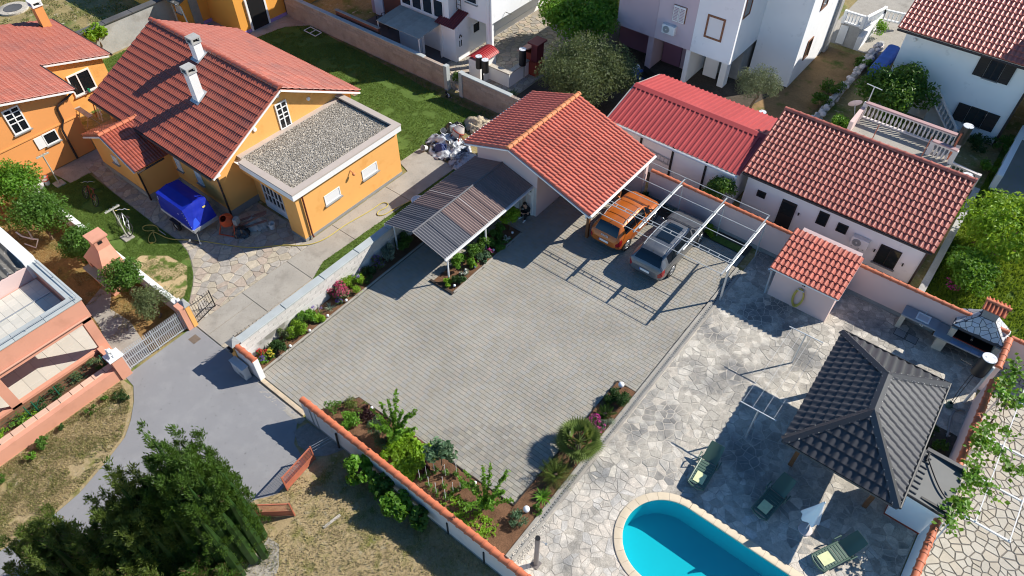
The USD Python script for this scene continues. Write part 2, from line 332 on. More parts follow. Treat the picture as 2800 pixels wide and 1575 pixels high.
M['dstone'] = [mat('drive_stone_cream', (.44, .385, .30), var=.14, **ts), mat('drive_stone_grey', (.37, .34, .30), var=.14, **ts), mat('drive_stone_rose', (.40, .33, .27), var=.13, **ts)]
M['dmortar'] = mat('drive_mortar', (.30, .265, .215), .92, n1=(1.5, .2), n2=(20, .2), spec=.15)
M['pstone'] = [mat('patio_stone_white', (.52, .48, .41), var=.13, n1=(1.2, .16), n2=(20, .1), rough=.8, spec=.3), mat('patio_stone_tan', (.46, .41, .335), var=.14, n1=(1.2, .16), n2=(20, .1), rough=.8, spec=.3)]
M['pmortar'] = mat('patio_joint', (.20, .18, .155), .92, n1=(4, .2), spec=.15)
M['concrete'] = mat('concrete', (.36, .335, .295), .9, n1=(.9, .13), n2=(20, .13), stain=((.25, .23, .20), 1.1, .52, .75), fleck=((.20, .19, .17), 14, .62, .75), spec=.2, bump=(40, .3))
M['kerb'] = mat('kerb_concrete', (.34, .32, .285), .9, var=.06, n1=(2, .15), n2=(30, .12), spec=.2)
M['coping_grey'] = mat('coping_concrete', (.42, .45, .45), .88, var=.04, n1=(1.5, .1), n2=(30, .08), spec=.25)
M['timber_dark'] = mat('dark_timber', (.045, .034, .027), .8, n1=(6, .3))
M['timber'] = mat('brown_timber', (.20, .085, .035), .6, var=.1, n1=(5, .2))
M['orange'] = mat('orange_render', (.81, .42, .13), .9, n1=(.7, .04), n2=(60, .025), stain=((.70, .32, .08), 1.1, .55, .8), spec=.2)
M['orange2'] = mat('salmon_orange_render', (.76, .325, .105), .9, n1=(.5, .03), n2=(60, .02), spec=.2)
M['orange3'] = mat('amber_render', (.76, .35, .07), .9, n1=(.5, .03), n2=(60, .02), spec=.2)
M['white'] = mat('white_paint', (.80, .80, .79), .6, n1=(.8, .03), spec=.4)
M['whitewall'] = mat('white_render', (.82, .83, .84), .9, n1=(.6, .045), n2=(30, .02), stain=((.60, .61, .62), 1.4, .62, .8), spec=.2)
M['pink'] = mat('pink_render', (.69, .52, .49), .9, n1=(.6, .04), n2=(30, .02), spec=.2)
M['palepink'] = mat('pale_render', (.66, .60, .585), .9, n1=(.9, .06), n2=(30, .03), stain=((.45, .40, .37), 1.5, .6, .8), spec=.2)
M['lilac'] = mat('lilac_render', (.52, .40, .44), .9, n1=(.6, .05), stain=((.42, .32, .36), .8, .55, .75), spec=.2)
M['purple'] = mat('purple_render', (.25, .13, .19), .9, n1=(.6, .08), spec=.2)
M['salmon'] = mat('salmon_render', (.66, .32, .22), .9, n1=(.5, .05), n2=(30, .02), stain=((.58, .28, .19), 1.5, .5, .7), spec=.2)
M['plinth'] = mat('grey_plinth', (.28, .285, .28), .9, n1=(2, .15), n2=(20, .1), spec=.2)
M['greywall'] = mat('grey_plaster', (.42, .415, .40), .92, n1=(.8, .13), n2=(12, .1), stain=((.30, .28, .25), .9, .5, .72), spec=.2)
M['oldwall'] = mat('old_block_render', (.40, .325, .275), .92, n1=(1.2, .13), n2=(25, .2), stain=((.30, .24, .20), 1.6, .5, .7), spec=.15, bump=(30, .8))
M['blocks'] = [mat('wall_block', (.56, .53, .50), .92, var=.05, n1=(12, .08), n2=(60, .08), spec=.15), mat('wall_block_pale', (.60, .57, .54), .92, var=.05, n1=(12, .08), n2=(60, .08), spec=.15)]
M['blockmortar'] = mat('block_mortar', (.44, .42, .40), .92, n1=(3, .1), spec=.15)
M['stainwall'] = mat('stained_plaster', (.60, .59, .57), .92, n1=(1, .08), n2=(20, .08), stain=((.24, .23, .20), .9, .50, .66), spec=.15)
M['tile_red'] = mat('glazed_red_tile', (.34, .072, .035), .5, var=.13, stain=((.24, .06, .04), .7, .5, .75), n1=(1.2, .12), n2=(30, .08), spec=1.0)
M['tile_brick'] = mat('brick_red_tile', (.49, .132, .088), .58, var=.14, stain=((.40, .12, .09), .9, .52, .75), n1=(1.2, .09), n2=(30, .1), spec=.45)
M['tile_orange'] = mat('orange_ridge_tile', (.58, .22, .09), .65, var=.12, n1=(3, .1), n2=(30, .1), spec=.4)
M['tile_terra'] = mat('terracotta_tile', (.52, .155, .075), .6, var=.09, n1=(2, .08), n2=(30, .08), spec=.4)
M['tile_rose'] = mat('rose_red_tile', (.40, .12, .085), .45, var=.10, n1=(1.5, .1), n2=(25, .1), col2=(.36, .095, .07), spec=.55)
M['tile_wine'] = mat('wine_red_tile', (.38, .105, .085), .4, var=.11, n1=(1.5, .1), col2=(.43, .14, .105), spec=.55)
M['metal_red'] = mat('red_sheet_metal', (.40, .062, .062), .55, var=.05, n1=(.7, .10), n2=(14, .04), spec=.4)
M['metal_black'] = mat('charcoal_sheet_metal', (.046, .046, .052), .42, var=.05, n1=(1.0, .08), spec=.55)
M['galv'] = mat('galvanised_steel', (.55, .57, .58), .4, var=.05, n1=(6, .1), metal=.6, spec=.5)
M['steelpaint'] = mat('pale_steel', (.60, .61, .62), .5, n1=(6, .08), spec=.5)
M['sheet_brown'] = mat('brown_corrugated_sheet', (.23, .165, .15), .6, var=.06, n1=(1.5, .1), n2=(20, .06))
M['sheet_grey'] = mat('grey_corrugated_sheet', (.13, .13, .145), .6, var=.06, n1=(1.5, .1), n2=(20, .06))
M['fibre'] = mat('fibre_cement_sheet', (.13, .125, .115), .92, n1=(1.5, .2), n2=(25, .25), fleck=((.36, .35, .33), 6, .60, .72), spec=.15)
M['gutter'] = mat('dark_brown_gutter', (.035, .022, .018), .45, spec=.5)
M['black'] = mat('black_metal', (.012, .012, .013), .45, spec=.5)
M['rubber'] = mat('rubber', (.02, .02, .021), .8)
M['shutter'] = mat('dark_shutter', (.022, .018, .018), .6)
M['frame_brown'] = mat('brown_frame', (.22, .10, .055), .6, n1=(5, .15))
M['redpaint'] = mat('red_paint', (.34, .055, .03), .55, n1=(5, .12))
M['rust'] = mat('rust_red_paint', (.42, .13, .075), .7, n1=(5, .2))
M['winepaint'] = mat('wine_red_paint', (.16, .025, .03), .6, n1=(3, .1))
M['brownwall'] = mat('brown_wall_paint', (.20, .075, .05), .85, n1=(1, .08))
M['gravel'] = [mat('roof_gravel', (.40, .365, .31), .95, var=.55, col2=(.30, .27, .23), spec=.15), mat('roof_gravel_white', (.58, .54, .48), .95, var=.3, spec=.15)]
M['ball'] = mat('white_globe', (.82, .83, .86), .25, spec=.5)
M['hose'] = mat('yellow_hose', (.50, .40, .09), .6, n1=(10, .1))
M['pane'] = glassmat('dark_glass', (.012, .014, .017))
M['pane_red'] = glassmat('garage_glass', (.03, .018, .018), .15)
M['blind'] = mat('white_blind', (.74, .74, .74), .7)
M['tilefloor'] = [mat('pale_floor_tile', (.60, .575, .51), .5, var=.03, n1=(4, .04)), mat('floor_tile', (.56, .54, .48), .5, var=.03, n1=(4, .04))]
M['bark'] = mat('bark', (.16, .115, .075), .95, n1=(8, .3), bump=(30, .6))
M['plastic_green'] = mat('green_plastic', (.075, .13, .10), .4, spec=.45)
M['towel'] = mat('pale_yellow_towel', (.66, .70, .40), .95, n1=(8, .08))
M['canvas'] = mat('white_canvas', (.78, .79, .83), .8)

# ---------------------------------------------------------------- the setting: ground, roads, lawns, paving
POOL_X1 = 4.2
POOL = unary_union([Point(-1.95, 11.43).buffer(1.60, 48), sbox(-1.95, 9.83, POOL_X1, 13.03)])
POOL_OUT = unary_union([Point(-1.95, 11.43).buffer(1.885, 48), sbox(-1.95, 9.545, POOL_X1, 13.315)])
def sheet(name, pg, z, m, kind='structure'):
    return MB().poly(pg, z).build(name, m, None, kind=kind)
sheet('ground', sbox(-600, -600, 600, 600).difference(POOL_OUT.buffer(-.02)), -.035, M['meadow'])
ROAD = Polygon([(-23.35, 7.0), (-23.3, 3.55), (-22.6, 3.5), (-21.9, 3.08), (-21.2, 2.5), (-20.7, 1.93), (-20.3, .9), (-19.9, -.43), (-19.8, -1.98), (-20.1, -3.6), (-20.8, -6), (-23, -12), (-14, -14), (-15.6, -6), (-15.6, -1), (-15.0, 2.0), (-14.6, 3.47), (-14.15, 4.09), (-14.3, 5.6), (-15.3, 5.85), (-15.9, 6.5), (-16.0, 6.78), (-18.7, 6.78), (-18.7, 6.92), (-20.2, 6.92), (-20.2, 7.0)])
sheet('road', ROAD, -.018, M['asphalt'])
sheet('yard', sbox(-18.95, 7.05, -6.12, 27.0), -.004, M['joint'])
sheet('terrace', sbox(-5.78, 6.6, 4.86, 27.0).difference(POOL_OUT.buffer(-.01)), .002, M['mortar'])
DRIVE = Polygon([(-37.6, 10.0), (-34.46, 9.74), (-30.3, 9.68), (-28.5, 9.72), (-27.6, 9.56), (-26.9, 9.27), (-26.1, 8.85), (-25.5, 8.38), (-24.8, 7.72), (-24.35, 7.2), (-23.35, 7.02), (-23.3, 10.3), (-23.25, 13.4), (-24.0, 14.0), (-27.9, 14.0), (-27.9, 12.6), (-37.6, 12.6)])
DRIVE2 = Polygon([(-21.5, 7.0), (-20.25, 7.0), (-20.25, 11.1), (-21.45, 12.2)])
sheet('driveway', unary_union([DRIVE, DRIVE2]), -.02, M['dmortar'])
CONC = Polygon([(-23.35, 7.02), (-21.5, 7.02), (-21.45, 12.2), (-21.9, 13.2), (-21.75, 17.5), (-21.66, 22.6), (-24.4, 22.6), (-24.4, 21.0), (-23.5, 20.7), (-23.5, 13.5), (-23.25, 13.4), (-23.3, 10.3)])
cs = [(-23.33, 7.02), (-21.5, 7.02), (-21.47, 9.1), (-23.3, 9.1)]
MB().poly(CONC, -.022).build('concrete_path', M['dmortar'], None, kind='structure')
cp_ = '/World/concrete_path'
for y0, y1 in ((7.04, 9.5), (9.53, 12.1), (12.13, 15.2), (15.23, 19.0), (19.03, 22.58)):
    for x0, x1 in ((-23.34, -22.45), (-22.42, -21.3)) if y0 < 9 else ((-24.4, -21.3),):
        MB().poly(CONC.intersection(sbox(x0, y0, x1, y1)), -.02, .0).build('concrete_slab', M['concrete'], cp_)
sheet('grass_verge', Polygon([(-21.45, 12.2), (-20.25, 11.1), (-20.25, 22.6), (-21.6, 22.6), (-21.75, 17.5), (-21.9, 13.2)]), -.012, M['lawn'])
LAWN1 = Polygon([(-38.3, 7.1), (-24.5, 7.1), (-24.8, 7.72), (-25.5, 8.38), (-26.1, 8.85), (-26.9, 9.27), (-27.6, 9.56), (-28.5, 9.72), (-30.3, 9.68), (-34.46, 9.74), (-36.9, 9.8), (-36.9, 8.75), (-38.3, 8.6)])
DRYP = Polygon([(-28.9, 7.9), (-28.0, 8.6), (-26.8, 8.75), (-25.7, 8.0), (-25.1, 7.3), (-27.6, 7.2), (-28.8, 7.3)]).buffer(.2)
sheet('front_lawn', LAWN1.difference(DRYP), -.014, M['lawn'])
sheet('bare_patch', DRYP.intersection(LAWN1), -.010, M['sand'])
sheet('house_path', sbox(-38.6, 8.6, -36.9, 12.6), -.024, M['concrete'])
LAWN2 = Polygon([(-41.9, 22.5), (-24.4, 21.2), (-24.4, 22.7), (-23.2, 26.0), (-22.4, 27.8), (-40.0, 28.05), (-41.2, 26.9)])
sheet('back_lawn', LAWN2, -.014, M['lawn'])
sheet('lawn_by_grey_wall', sbox(-47.0, 13.0, -41.9, 22.4), -.0145, M['lawn'])
sheet('rear_path', Polygon([(-47, 22.5), (-41.9, 22.5), (-41.2, 26.9), (-40.0, 28.1), (-42.6, 28.3), (-47.5, 22.6)]), -.02, M['oldwall'])
sheet('bare_soil_strip', Polygon([(-40, 28.1), (-22.4, 27.9), (-22.4, 27.3), (-27, 27.2), (-33, 27.75), (-37, 27.85)]), -.009, M['path_soil'])
sheet('side_garden', sbox(-38.3, -6, -25.4, 6.95), -.02, M['brownsoil'])
sheet('garden_path', Polygon([(-25.4, 3.9), (-23.45, 3.6), (-23.45, 4.9), (-25.8, 5.35), (-27.2, 5.2), (-28.2, 5.9), (-28.8, 5.9), (-28.2, 4.6), (-26.4, 4.3)]), -.012, M['concrete'])
sheet('roadside_meadow', Polygon([(-23.27, 3.4), (-22.6, 3.45), (-21.9, 3.04), (-21.2, 2.46), (-20.7, 1.9), (-20.3, .88), (-19.92, -.43), (-19.82, -1.98), (-20.12, -3.6), (-20.8, -6), (-23.27, -6)]), -.024, M['drygrass'])
sheet('dry_slope', Polygon([(-25.4, 4.9), (-23.45, 4.6), (-23.45, 6.95), (-25.4, 6.95)]), -.016, M['brownsoil'])
sheet('dry_meadow', Polygon([(-15.8, 6.5), (-15.3, 5.85), (-14.3, 5.6), (-14.15, 4.09), (-14.6, 3.47), (-15.0, 2.0), (-15.6, -1), (-15.6, -8), (6, -8), (6, 6.9), (-15.8, 6.9)]), -.026, M['drygrass'])
sheet('patio', sbox(5.06, 7, 14, 27.05), -.02, M['pmortar'])
GARDEN = sbox(1.45, 27.3, 16, 45)
sheet('right_garden', GARDEN, -.02, M['lawn'])
sheet('rear_patio', Polygon([(-29.3, 28.3), (-26, 28.3), (-23.4, 30.6), (-23.6, 41), (-29.3, 41)]), -.024, M['dmortar'])
sheet('rear_yard', sbox(-37.5, 28.2, -29.3, 36), -.025, M['asphalt_dark'])
sheet('apartment_yard', sbox(-23.4, 28.2, -10.8, 44), -.026, M['darksoil'])
sheet('dirt_path', Polygon([(-12.5, 35.2), (-8.6, 35.2), (-8.3, 41), (-7.4, 48), (-10.8, 48), (-10.7, 41.6)]), -.02, M['path_soil'])
sheet('side_street', sbox(-11.5, 48.6, -5.5, 75), -.02, M['concrete'])

rng = np.random.default_rng(5)
# pavers of the yard, row by row
yardpoly = sbox(-18.90, 7.10, -6.14, 27.0)
BEDS = {'front_bed': Polygon([(-15.85, 7.12), (-15.3, 8.1), (-14.85, 8.85), (-7.25, 9.12), (-7.0, 9.12), (-7.0, 7.12)]), 'palm_bed': sbox(-7.0, 7.12, -6.14, 16.08),
        'middle_bed': sbox(-16.85, 15.55, -15.68, 20.7), 'back_bed': Polygon([(-14.5, 26.1), (-6.5, 26.2), (-6.14, 26.2), (-6.14, 27.0), (-14.5, 27.0)])}
keepout = unary_union([b.buffer(.02) for b in BEDS.values()]+[sbox(-20, 22.1, -15.9, 27)])
items = []; y = 7.12; row = 0
while y < 26.9:
    x = -18.9-rng.uniform(0, .2)
    while x < -6.16:
        w = rng.choice([.27, .225, .18, .12, .095], p=[.42, .24, .16, .09, .09])
        a, b = max(x, -18.9), min(x+w, -6.15)
        if b-a > .04:
            q = sbox(a, y, b, y+.178); c = q.centroid
            inside = q.intersection(keepout).area/q.area
            if inside < .5 and not (y > 22.0 and x < -15.9):
                dz = rng.normal(0, .0012); g_ = .0075
                items.append(slab(a+g_*.75, b-g_*.6, y+g_*.65, y+.1795-g_*.65, -.004, .018+dz, .004))
        x += w
    y += .1795; row += 1
YARD = stage.GetPrimAtPath('/World/yard')
pieces(items, 'paver', 'pavers_beyond', M['paver'], YARD)
# crazy paving
tr = sbox(-5.74, 6.7, 4.82, 26.95).difference(POOL_OUT.buffer(.01))
ST = crazy(tr, .27, .010, .0, .009, 11, tilt=.008, jitter=.85, drop=.28, lost=.10)
rr0 = np.random.default_rng(77); near_pool = [v[:, 1].mean()+rr0.normal(0, .7) < 14.2+.25*v[:, 0].mean() for v, f in ST]
GS = [mat('weathered_stone_white', (.58, .54, .47), var=.12, stain=((.235, .23, .22), .42, .44, .62), **ts), mat('weathered_stone_grey', (.47, .435, .375), var=.14, stain=((.22, .215, .205), .42, .44, .62), **ts), mat('weathered_stone_dark', (.43, .40, .345), var=.14, stain=((.20, .197, .19), .42, .44, .62), **ts)]
TER = stage.GetPrimAtPath('/World/terrace')
pieces([q for q, k in zip(ST, near_pool) if k], 'flagstone', 'flagstones_beyond', M['stone'], TER, keep=200); pieces([q for q, k in zip(ST, near_pool) if not k], 'flagstone', 'flagstones_beyond', GS, TER, keep=100)
pieces(crazy(unary_union([DRIVE, DRIVE2]).buffer(-.02), .43, .009, -.02, .0, 12, jitter=.5), 'flagstone', 'flagstones_beyond', M['dstone'], stage.GetPrimAtPath('/World/driveway'))
pieces(crazy(sbox(5.1, 10.5, 11.5, 27.0), .29, .017, -.02, .0, 13, jitter=.6, drop=.2), 'flagstone', 'flagstones_beyond', M['pstone'], stage.GetPrimAtPath('/World/patio'))
pieces(crazy(Polygon([(-29.2, 28.4), (-26, 28.4), (-23.5, 30.7), (-23.7, 39), (-29.2, 39)]), .42, .016, -.024, .0, 14), 'flagstone', 'flagstones_beyond', M['dstone'], stage.GetPrimAtPath('/World/rear_patio'), keep=150)
# beds, kerbs
def mound(name, pg, z, amp, m, seed, step=.12):
    x0, y0, x1, y1 = pg.bounds; nx, ny = int((x1-x0)/step)+1, int((y1-y0)/step)+1
    X, Y = np.meshgrid(np.linspace(x0, x1, nx), np.linspace(y0, y1, ny)); r = np.random.default_rng(seed)
    Z = z+amp*(meshkit.fbm(np.stack([X*2.2, Y*2.2, X*0+seed], -1), 4, seed)-.4)+r.normal(0, amp*.16, X.shape)
    V = np.stack([X, Y, Z], -1).reshape(-1, 3); I = np.arange(nx*ny).reshape(ny, nx)
    F = np.stack([I[:-1, :-1], I[:-1, 1:], I[1:, 1:], I[1:, :-1]], -1).reshape(-1, 4)
    cen = V[F].mean(1); ok = np.array([pg.contains(Point(c[0], c[1])) for c in cen])
    return MB().add(V, F[ok]).build(name, m, None, True, kind='structure')
mound('left_flower_bed', sbox(-19.82, 7.15, -19.05, 22.5), .04, .09, M['soil'], 1)
mound('front_vegetable_bed', BEDS['front_bed'], .05, .12, M['soil'], 2)
mound('palm_flower_bed', BEDS['palm_bed'], .05, .09, M['soil'], 3)
mound('middle_flower_bed', BEDS['middle_bed'], .05, .09, M['soil'], 4)
mound('back_flower_bed', BEDS['back_bed'], .03, .08, M['darksoil'], 6)
mound('gazebo_flower_bed', Polygon([(3.6, 19.4), (4.84, 19.4), (4.84, 22.15), (3.95, 22.2), (3.6, 21.5)]), .04, .1, M['darksoil'], 7)
kb = thing('bed_kerb', 'long pale concrete kerb between flower bed and block wall side of the yard', 'kerb')
for i in range(15): MB().add(*slab(-19.05, -18.96, 7.12+i*1.0, 8.115+i*1.0, -.03, .055, .012)).build('kerb_stone', M['kerb'], kb)
kb = thing('bed_kerb', 'concrete kerb and dark sleeper edging the flower bed beside the grey carport', 'kerb')
for i in range(5): MB().add(*slab(-15.69, -15.61, 15.6+i*1.02, 16.61+i*1.02, -.03, .055, .012)).build('kerb_stone', M['kerb'], kb)
MB().add(*slab(-17.0, -15.6, 15.42, 15.55, -.02, .10, .015)).build('sleeper', M['timber_dark'], kb)
kb = thing('bed_edging', 'thin dark edging of the vegetable bed behind the front wall', 'edging')
for a, b in (((-15.3, 8.05), (-14.83, 8.87)), ((-14.83, 8.87), (-11.5, 8.98)), ((-11.5, 8.98), (-7.0, 9.14)), ((-7.02, 9.14), (-7.02, 16.1)), ((-7.02, 16.1), (-6.14, 16.1))):
    MB().bar((*a, .03), (*b, .03), .035, .11).build('edge_board', M['timber_dark'], kb)
kb = thing('drain_channel', 'concrete kerb with grey drain channel between yard and terrace', 'drain')
for i in range(19):
    y0 = 7.5+i*.93
    MB().add(*slab(-6.12, -6.00, y0, y0+.925, -.03, .09, .01)).build('kerb_stone', M['kerb'], kb)
    MB().add(*slab(-5.87, -5.76, y0, y0+.925, -.03, .045, .008)).build('kerb_stone', M['kerb'], kb)
    g = MB().box(-5.995, -5.875, y0, y0+.92, -.02, .012).build('grate', M['plinth'], kb)
    s = MB()
    for q in range(7): s.box(-5.965, -5.905, y0+.05+q*.125, y0+.10+q*.125, .012, .0145)
    s.build('slots', M['black'], g, kind='stuff')
MB().add(*slab(-18.68, -16.0, 6.90, 7.08, -.02, .022, .01)).build('threshold', mat('worn_threshold', (.55, .44, .31), .9, n1=(3, .2), n2=(20, .15)), None, False, 'worn pale concrete threshold with a rail across the yard entrance', 'threshold')
MB().box(-18.68, -15.98, 6.86, 6.90, -.02, .012).build('gate_rail', M['timber_dark'], None, False, 'thin dark sliding gate rail along the yard entrance', 'rail')
mound('verge', sbox(-18.68, 6.55, -15.8, 6.86), -.022, .03, M['concrete'], 9, .06)
# gravel strip by the front wall and its stones
sheet('gravel_strip', Polygon([(-6.1, 7.15), (-5.75, 7.15), (-5.5, 9.2), (-5.85, 9.45), (-6.1, 9.2)]), .006, M['kerb'])
g = MB(); r = np.random.default_rng(3)
ico = trimesh.creation.icosphere(0, 1.0)
for i in range(700):
    p = (r.uniform(-6.1, -5.55), r.uniform(7.2, 9.4), .015); g.add(ico.vertices*r.uniform(.014, .032)*np.array([1, 1, .6])+p, ico.faces)
g.build('gravel', M['gravel'][1], None, False, 'pale round gravel beside the terrace end of the front wall', 'gravel', kind='stuff')
# ---- swimming pool
pool = thing('swimming_pool', 'turquoise swimming pool with rounded end and cream stone coping', 'pool')
water_in = POOL
b = MB(); ring = np.array(POOL.exterior.coords)[:-1]; k = len(ring); D = -1.15
b.add(np.vstack([np.c_[ring, np.full(k, .0)], np.c_[ring, np.full(k, D)]]), [(i, (i+1) % k, k+(i+1) % k, k+i) for i in range(k)]); b.poly(POOL, D)
b.build('basin', mat('pool_lining', (.02, .50, .58), .6, n1=(.5, .03)), pool)
wn = {'t': ('transparent_bsdf', {'color': (.42, .90, .92)}), 'g': ('glossy_bsdf', {'roughness': .03, 'color': (1, 1, 1)}), 'm': ('mix_closure', {'fac': 0.035}), 'geo': ('geometry', {}), 'n': ('noise_texture', {'scale': 1.3, 'detail': 3.0}), 'b': ('bump', {'strength': .15, 'distance': .05})}
WATER = usdkit.material(stage, '/World/Looks/pool_water', wn, [('geo.position', 'n.vector'), ('n.fac', 'b.height'), ('b.normal', 'g.normal'), ('t.BSDF', 'm.closure1'), ('g.BSDF', 'm.closure2')], surface='m.closure')
MB().poly(POOL.buffer(-.002), -.085).build('water', WATER, pool)
CP = [mat('pool_coping', (.63, .53, .385), .7, var=.05, n1=(4, .06), n2=(40, .05)), mat('pool_coping_pale', (.645, .545, .405), .7, var=.05, n1=(4, .06), n2=(40, .05))]
def coping(a0, a1, idx):
    t = np.linspace(a0, a1, 7); c = np.array([-1.95, 11.43]); pts = []
    prof = [(1.588, .028), (1.575, .05), (1.60, .066), (1.70, .06), (1.86, .046), (1.885, .034), (1.885, -.03)]
    V = np.vstack([np.c_[c[0]+r_*np.cos(t), c[1]+r_*np.sin(t), np.full(7, z)] for r_, z in prof]+[np.c_[c[0]+1.588*np.cos(t), c[1]+1.588*np.sin(t), np.full(7, -.03)]])
    n = 7; F = [(q*n+j, q*n+j+1, (q+1)*n+j+1, (q+1)*n+j) for q in range(6) for j in range(n-1)]+[(7*n+j, 7*n+j+1, j+1, j) for j in range(n-1)]
    m = MB().add(V, F)
    for j in (0, n-1): m.add(V[j::n], [(0, 1, 2), (0, 2, 3), (0, 3, 4), (0, 4, 5), (0, 5, 6), (0, 6, 7)])
    m.build('coping_stone', CP[idx % 2], pool, 40)
MB().poly(POOL_OUT.buffer(-.01).difference(POOL.buffer(.02)), .0, .040).build('coping_bed', M['mortar'], pool)
na = 13; a = np.linspace(math.pi/2, 1.5*math.pi, na+1)
for i in range(na): coping(a[i]+.003, a[i+1]-.003, i)
for i in range(13):
    x0 = -1.94+i*.475
    for sgn, y0 in ((1, 13.03), (-1, 9.83)):
        yy = [y0+sgn*q for q in (-.012, -.025, 0, .1, .26, .285, .285, -.012)]; zz = (.028, .05, .066, .06, .046, .034, -.03, -.03)
        V = np.vstack([np.c_[np.full(8, xx), yy, zz] for xx in (x0+.003, x0+.472)])
        m = MB().add(V, [(j, (j+1) % 8, 8+(j+1) % 8, 8+j) for j in range(8)]); m.add(V[:8], [(0, j, j+1) for j in range(1, 7)]); m.add(V[8:], [(0, j, j+1) for j in range(1, 7)])
        m.build('coping_stone', CP[i % 2], pool, 40)
# ---------------------------------------------------------------- buildings
def downpipe(parent, pts, r=.05, name='downpipe', m=None):
    return MB().tube(pts, r, 8).build(name, m or M['gutter'], parent, 40)
def roof_deck(parent, quads, m, name='roof', th=.06):
    b = MB()
    for q in quads:
        q = np.asarray(q, float); n = np.cross(q[1]-q[0], q[-1]-q[0]); n /= np.linalg.norm(n); n = n if n[2] > 0 else -n
        k = len(q); V = np.vstack([q, q-n*th]); b.add(V, [(0, i, i+1) for i in range(1, k-1)]); b.add(V, [(k, k+i+1, k+i) for i in range(1, k-1)])
        b.add(V, [(i, (i+1) % k, k+(i+1) % k, k+i) for i in range(k)])
    return b.build(name, m, parent)
def chimney(parent, cx, cy, z0, z1, w, body, cap, flash=None):
    c = MB().box(cx-w/2, cx+w/2, cy-w/2, cy+w/2, z0, z1-.32).build('chimney', body, parent)
    m = MB().box(cx-w*.62, cx+w*.62, cy-w*.62, cy+w*.62, z1-.32, z1-.25)
    for sx in (-1, 1):
        for sy in (-1, 1): m.box(cx+sx*w*.5-.05, cx+sx*w*.5+.05, cy+sy*w*.5-.05, cy+sy*w*.5+.05, z1-.25, z1-.07)
    m.box(cx-w*.62, cx+w*.62, cy-w*.62, cy+w*.62, z1-.07, z1)
    m.build('chimney_cap', cap, c); MB().box(cx-w*.35, cx+w*.35, cy-w*.35, cy+w*.35, z1-.25, z1-.08).build('flue', M['black'], c)
    if flash: MB().add([(cx-w*.8, cy-w*.8, z0+flash[0]), (cx+w*.8, cy-w*.8, z0+flash[0]), (cx+w*.8, cy+w*.8, z0+flash[1]), (cx-w*.8, cy+w*.8, z0+flash[1])], [(0, 1, 2, 3)]).build('flashing', M['galv'], c)
# ---- main orange house
H = thing('orange_house', 'orange rendered house with two white chimneys, brick red gable roof and gravel topped extension', 'house')
gable_wall(-38.0, -27.9, 12.5, 21.2, 3.02, 16.8, 5.28).build('wall', M['orange'], H)
MB().box(-38.02, -27.88, 12.48, 21.22, -.02, .38).build('plinth', M['plinth'], H)
yl, yr, ya, zl, za = 12.05, 21.55, 16.8, 3.0, 5.5
rf = roof_deck(H, [[(-38.2, yl, zl-.02), (-27.5, yl, zl-.02), (-27.5, ya, za-.02), (-38.2, ya, za-.02)], [(-27.5, yr, zl-.02), (-38.2, yr, zl-.02), (-38.2, ya, za-.02), (-27.5, ya, za-.02)]], M['tile_red'])
sl = math.hypot(ya-yl, za-zl)
T1 = tiles((-38.25, yl-.05, zl), (1, 0, 0), (0, ya-yl, za-zl), 10.8, sl, .30, .42, 'roman2', lift=.045)
T2 = tiles((-27.45, yr+.05, zl), (-1, 0, 0), (0, ya-yr, za-zl), 10.8, sl, .30, .42, 'roman2', lift=.045)
pieces(T1+T2, 'roof_tile', 'roof_tiles_beyond', [M['tile_red']], rf, 40)
ridge_tiles((-38.3, ya, za+.03), (-27.45, ya, za+.03), .15, .40, 'ridge_tile', M['tile_red'], rf)
m = MB()
for y0, y1 in ((yl, ya), (yr, ya)): m.bar((-27.56, y0, zl-.13), (-27.56, y1, za-.13), .09, .2, up=(1, 0, 0)); m.bar((-38.16, y0, zl-.13), (-38.16, y1, za-.13), .09, .2, up=(1, 0, 0))
m.each('verge_board', M['white'], H)
MB().box(-27.9, -27.55, 12.1, 12.5, 2.82, 2.93).box(-27.9, -27.55, 21.2, 21.5, 2.82, 2.93).each('soffit', M['white'], H)
MB().tube([(-38.2, yl-.1, zl-.04), (-27.5, yl-.1, zl-.05)], .075, 8).each('gutter', M['gutter'], H, 40)
downpipe(H, [(-27.75, yl-.1, 2.92), (-27.8, 12.3, 2.7), (-27.86, 12.42, 2.5), (-27.86, 12.42, .05)])
chimney(H, -31.49, 14.67, 4.25, 6.2, .44, M['white'], M['greywall'], (-.0+.06, .5))
chimney(H, -33.3, 16.3, 5.1, 6.45, .44, M['white'], M['greywall'], (.1, .45))
window(H, 'x', -27.9, 16.5, 17.2, 3.05, 4.55, M['white'], M['pane'], .07, 1, (.5,), (.4, .56, .78), M['plinth'], .06)
for y_, z_ in ((16.8, 4.95), (15.1, 3.9), (18.5, 3.9)): MB().cyl((-27.9, y_, z_), (-27.83, y_, z_), .1, n=14).build('vent', M['whitewall'], H, 40)
for x0, x1 in ((-31.95, -31.5), (-30.2, -29.7)): window(H, 'y', 12.5, x0, x1, 1.1, 2.0, M['white'], M['blind'], .05, -1, sill=M['plinth'])
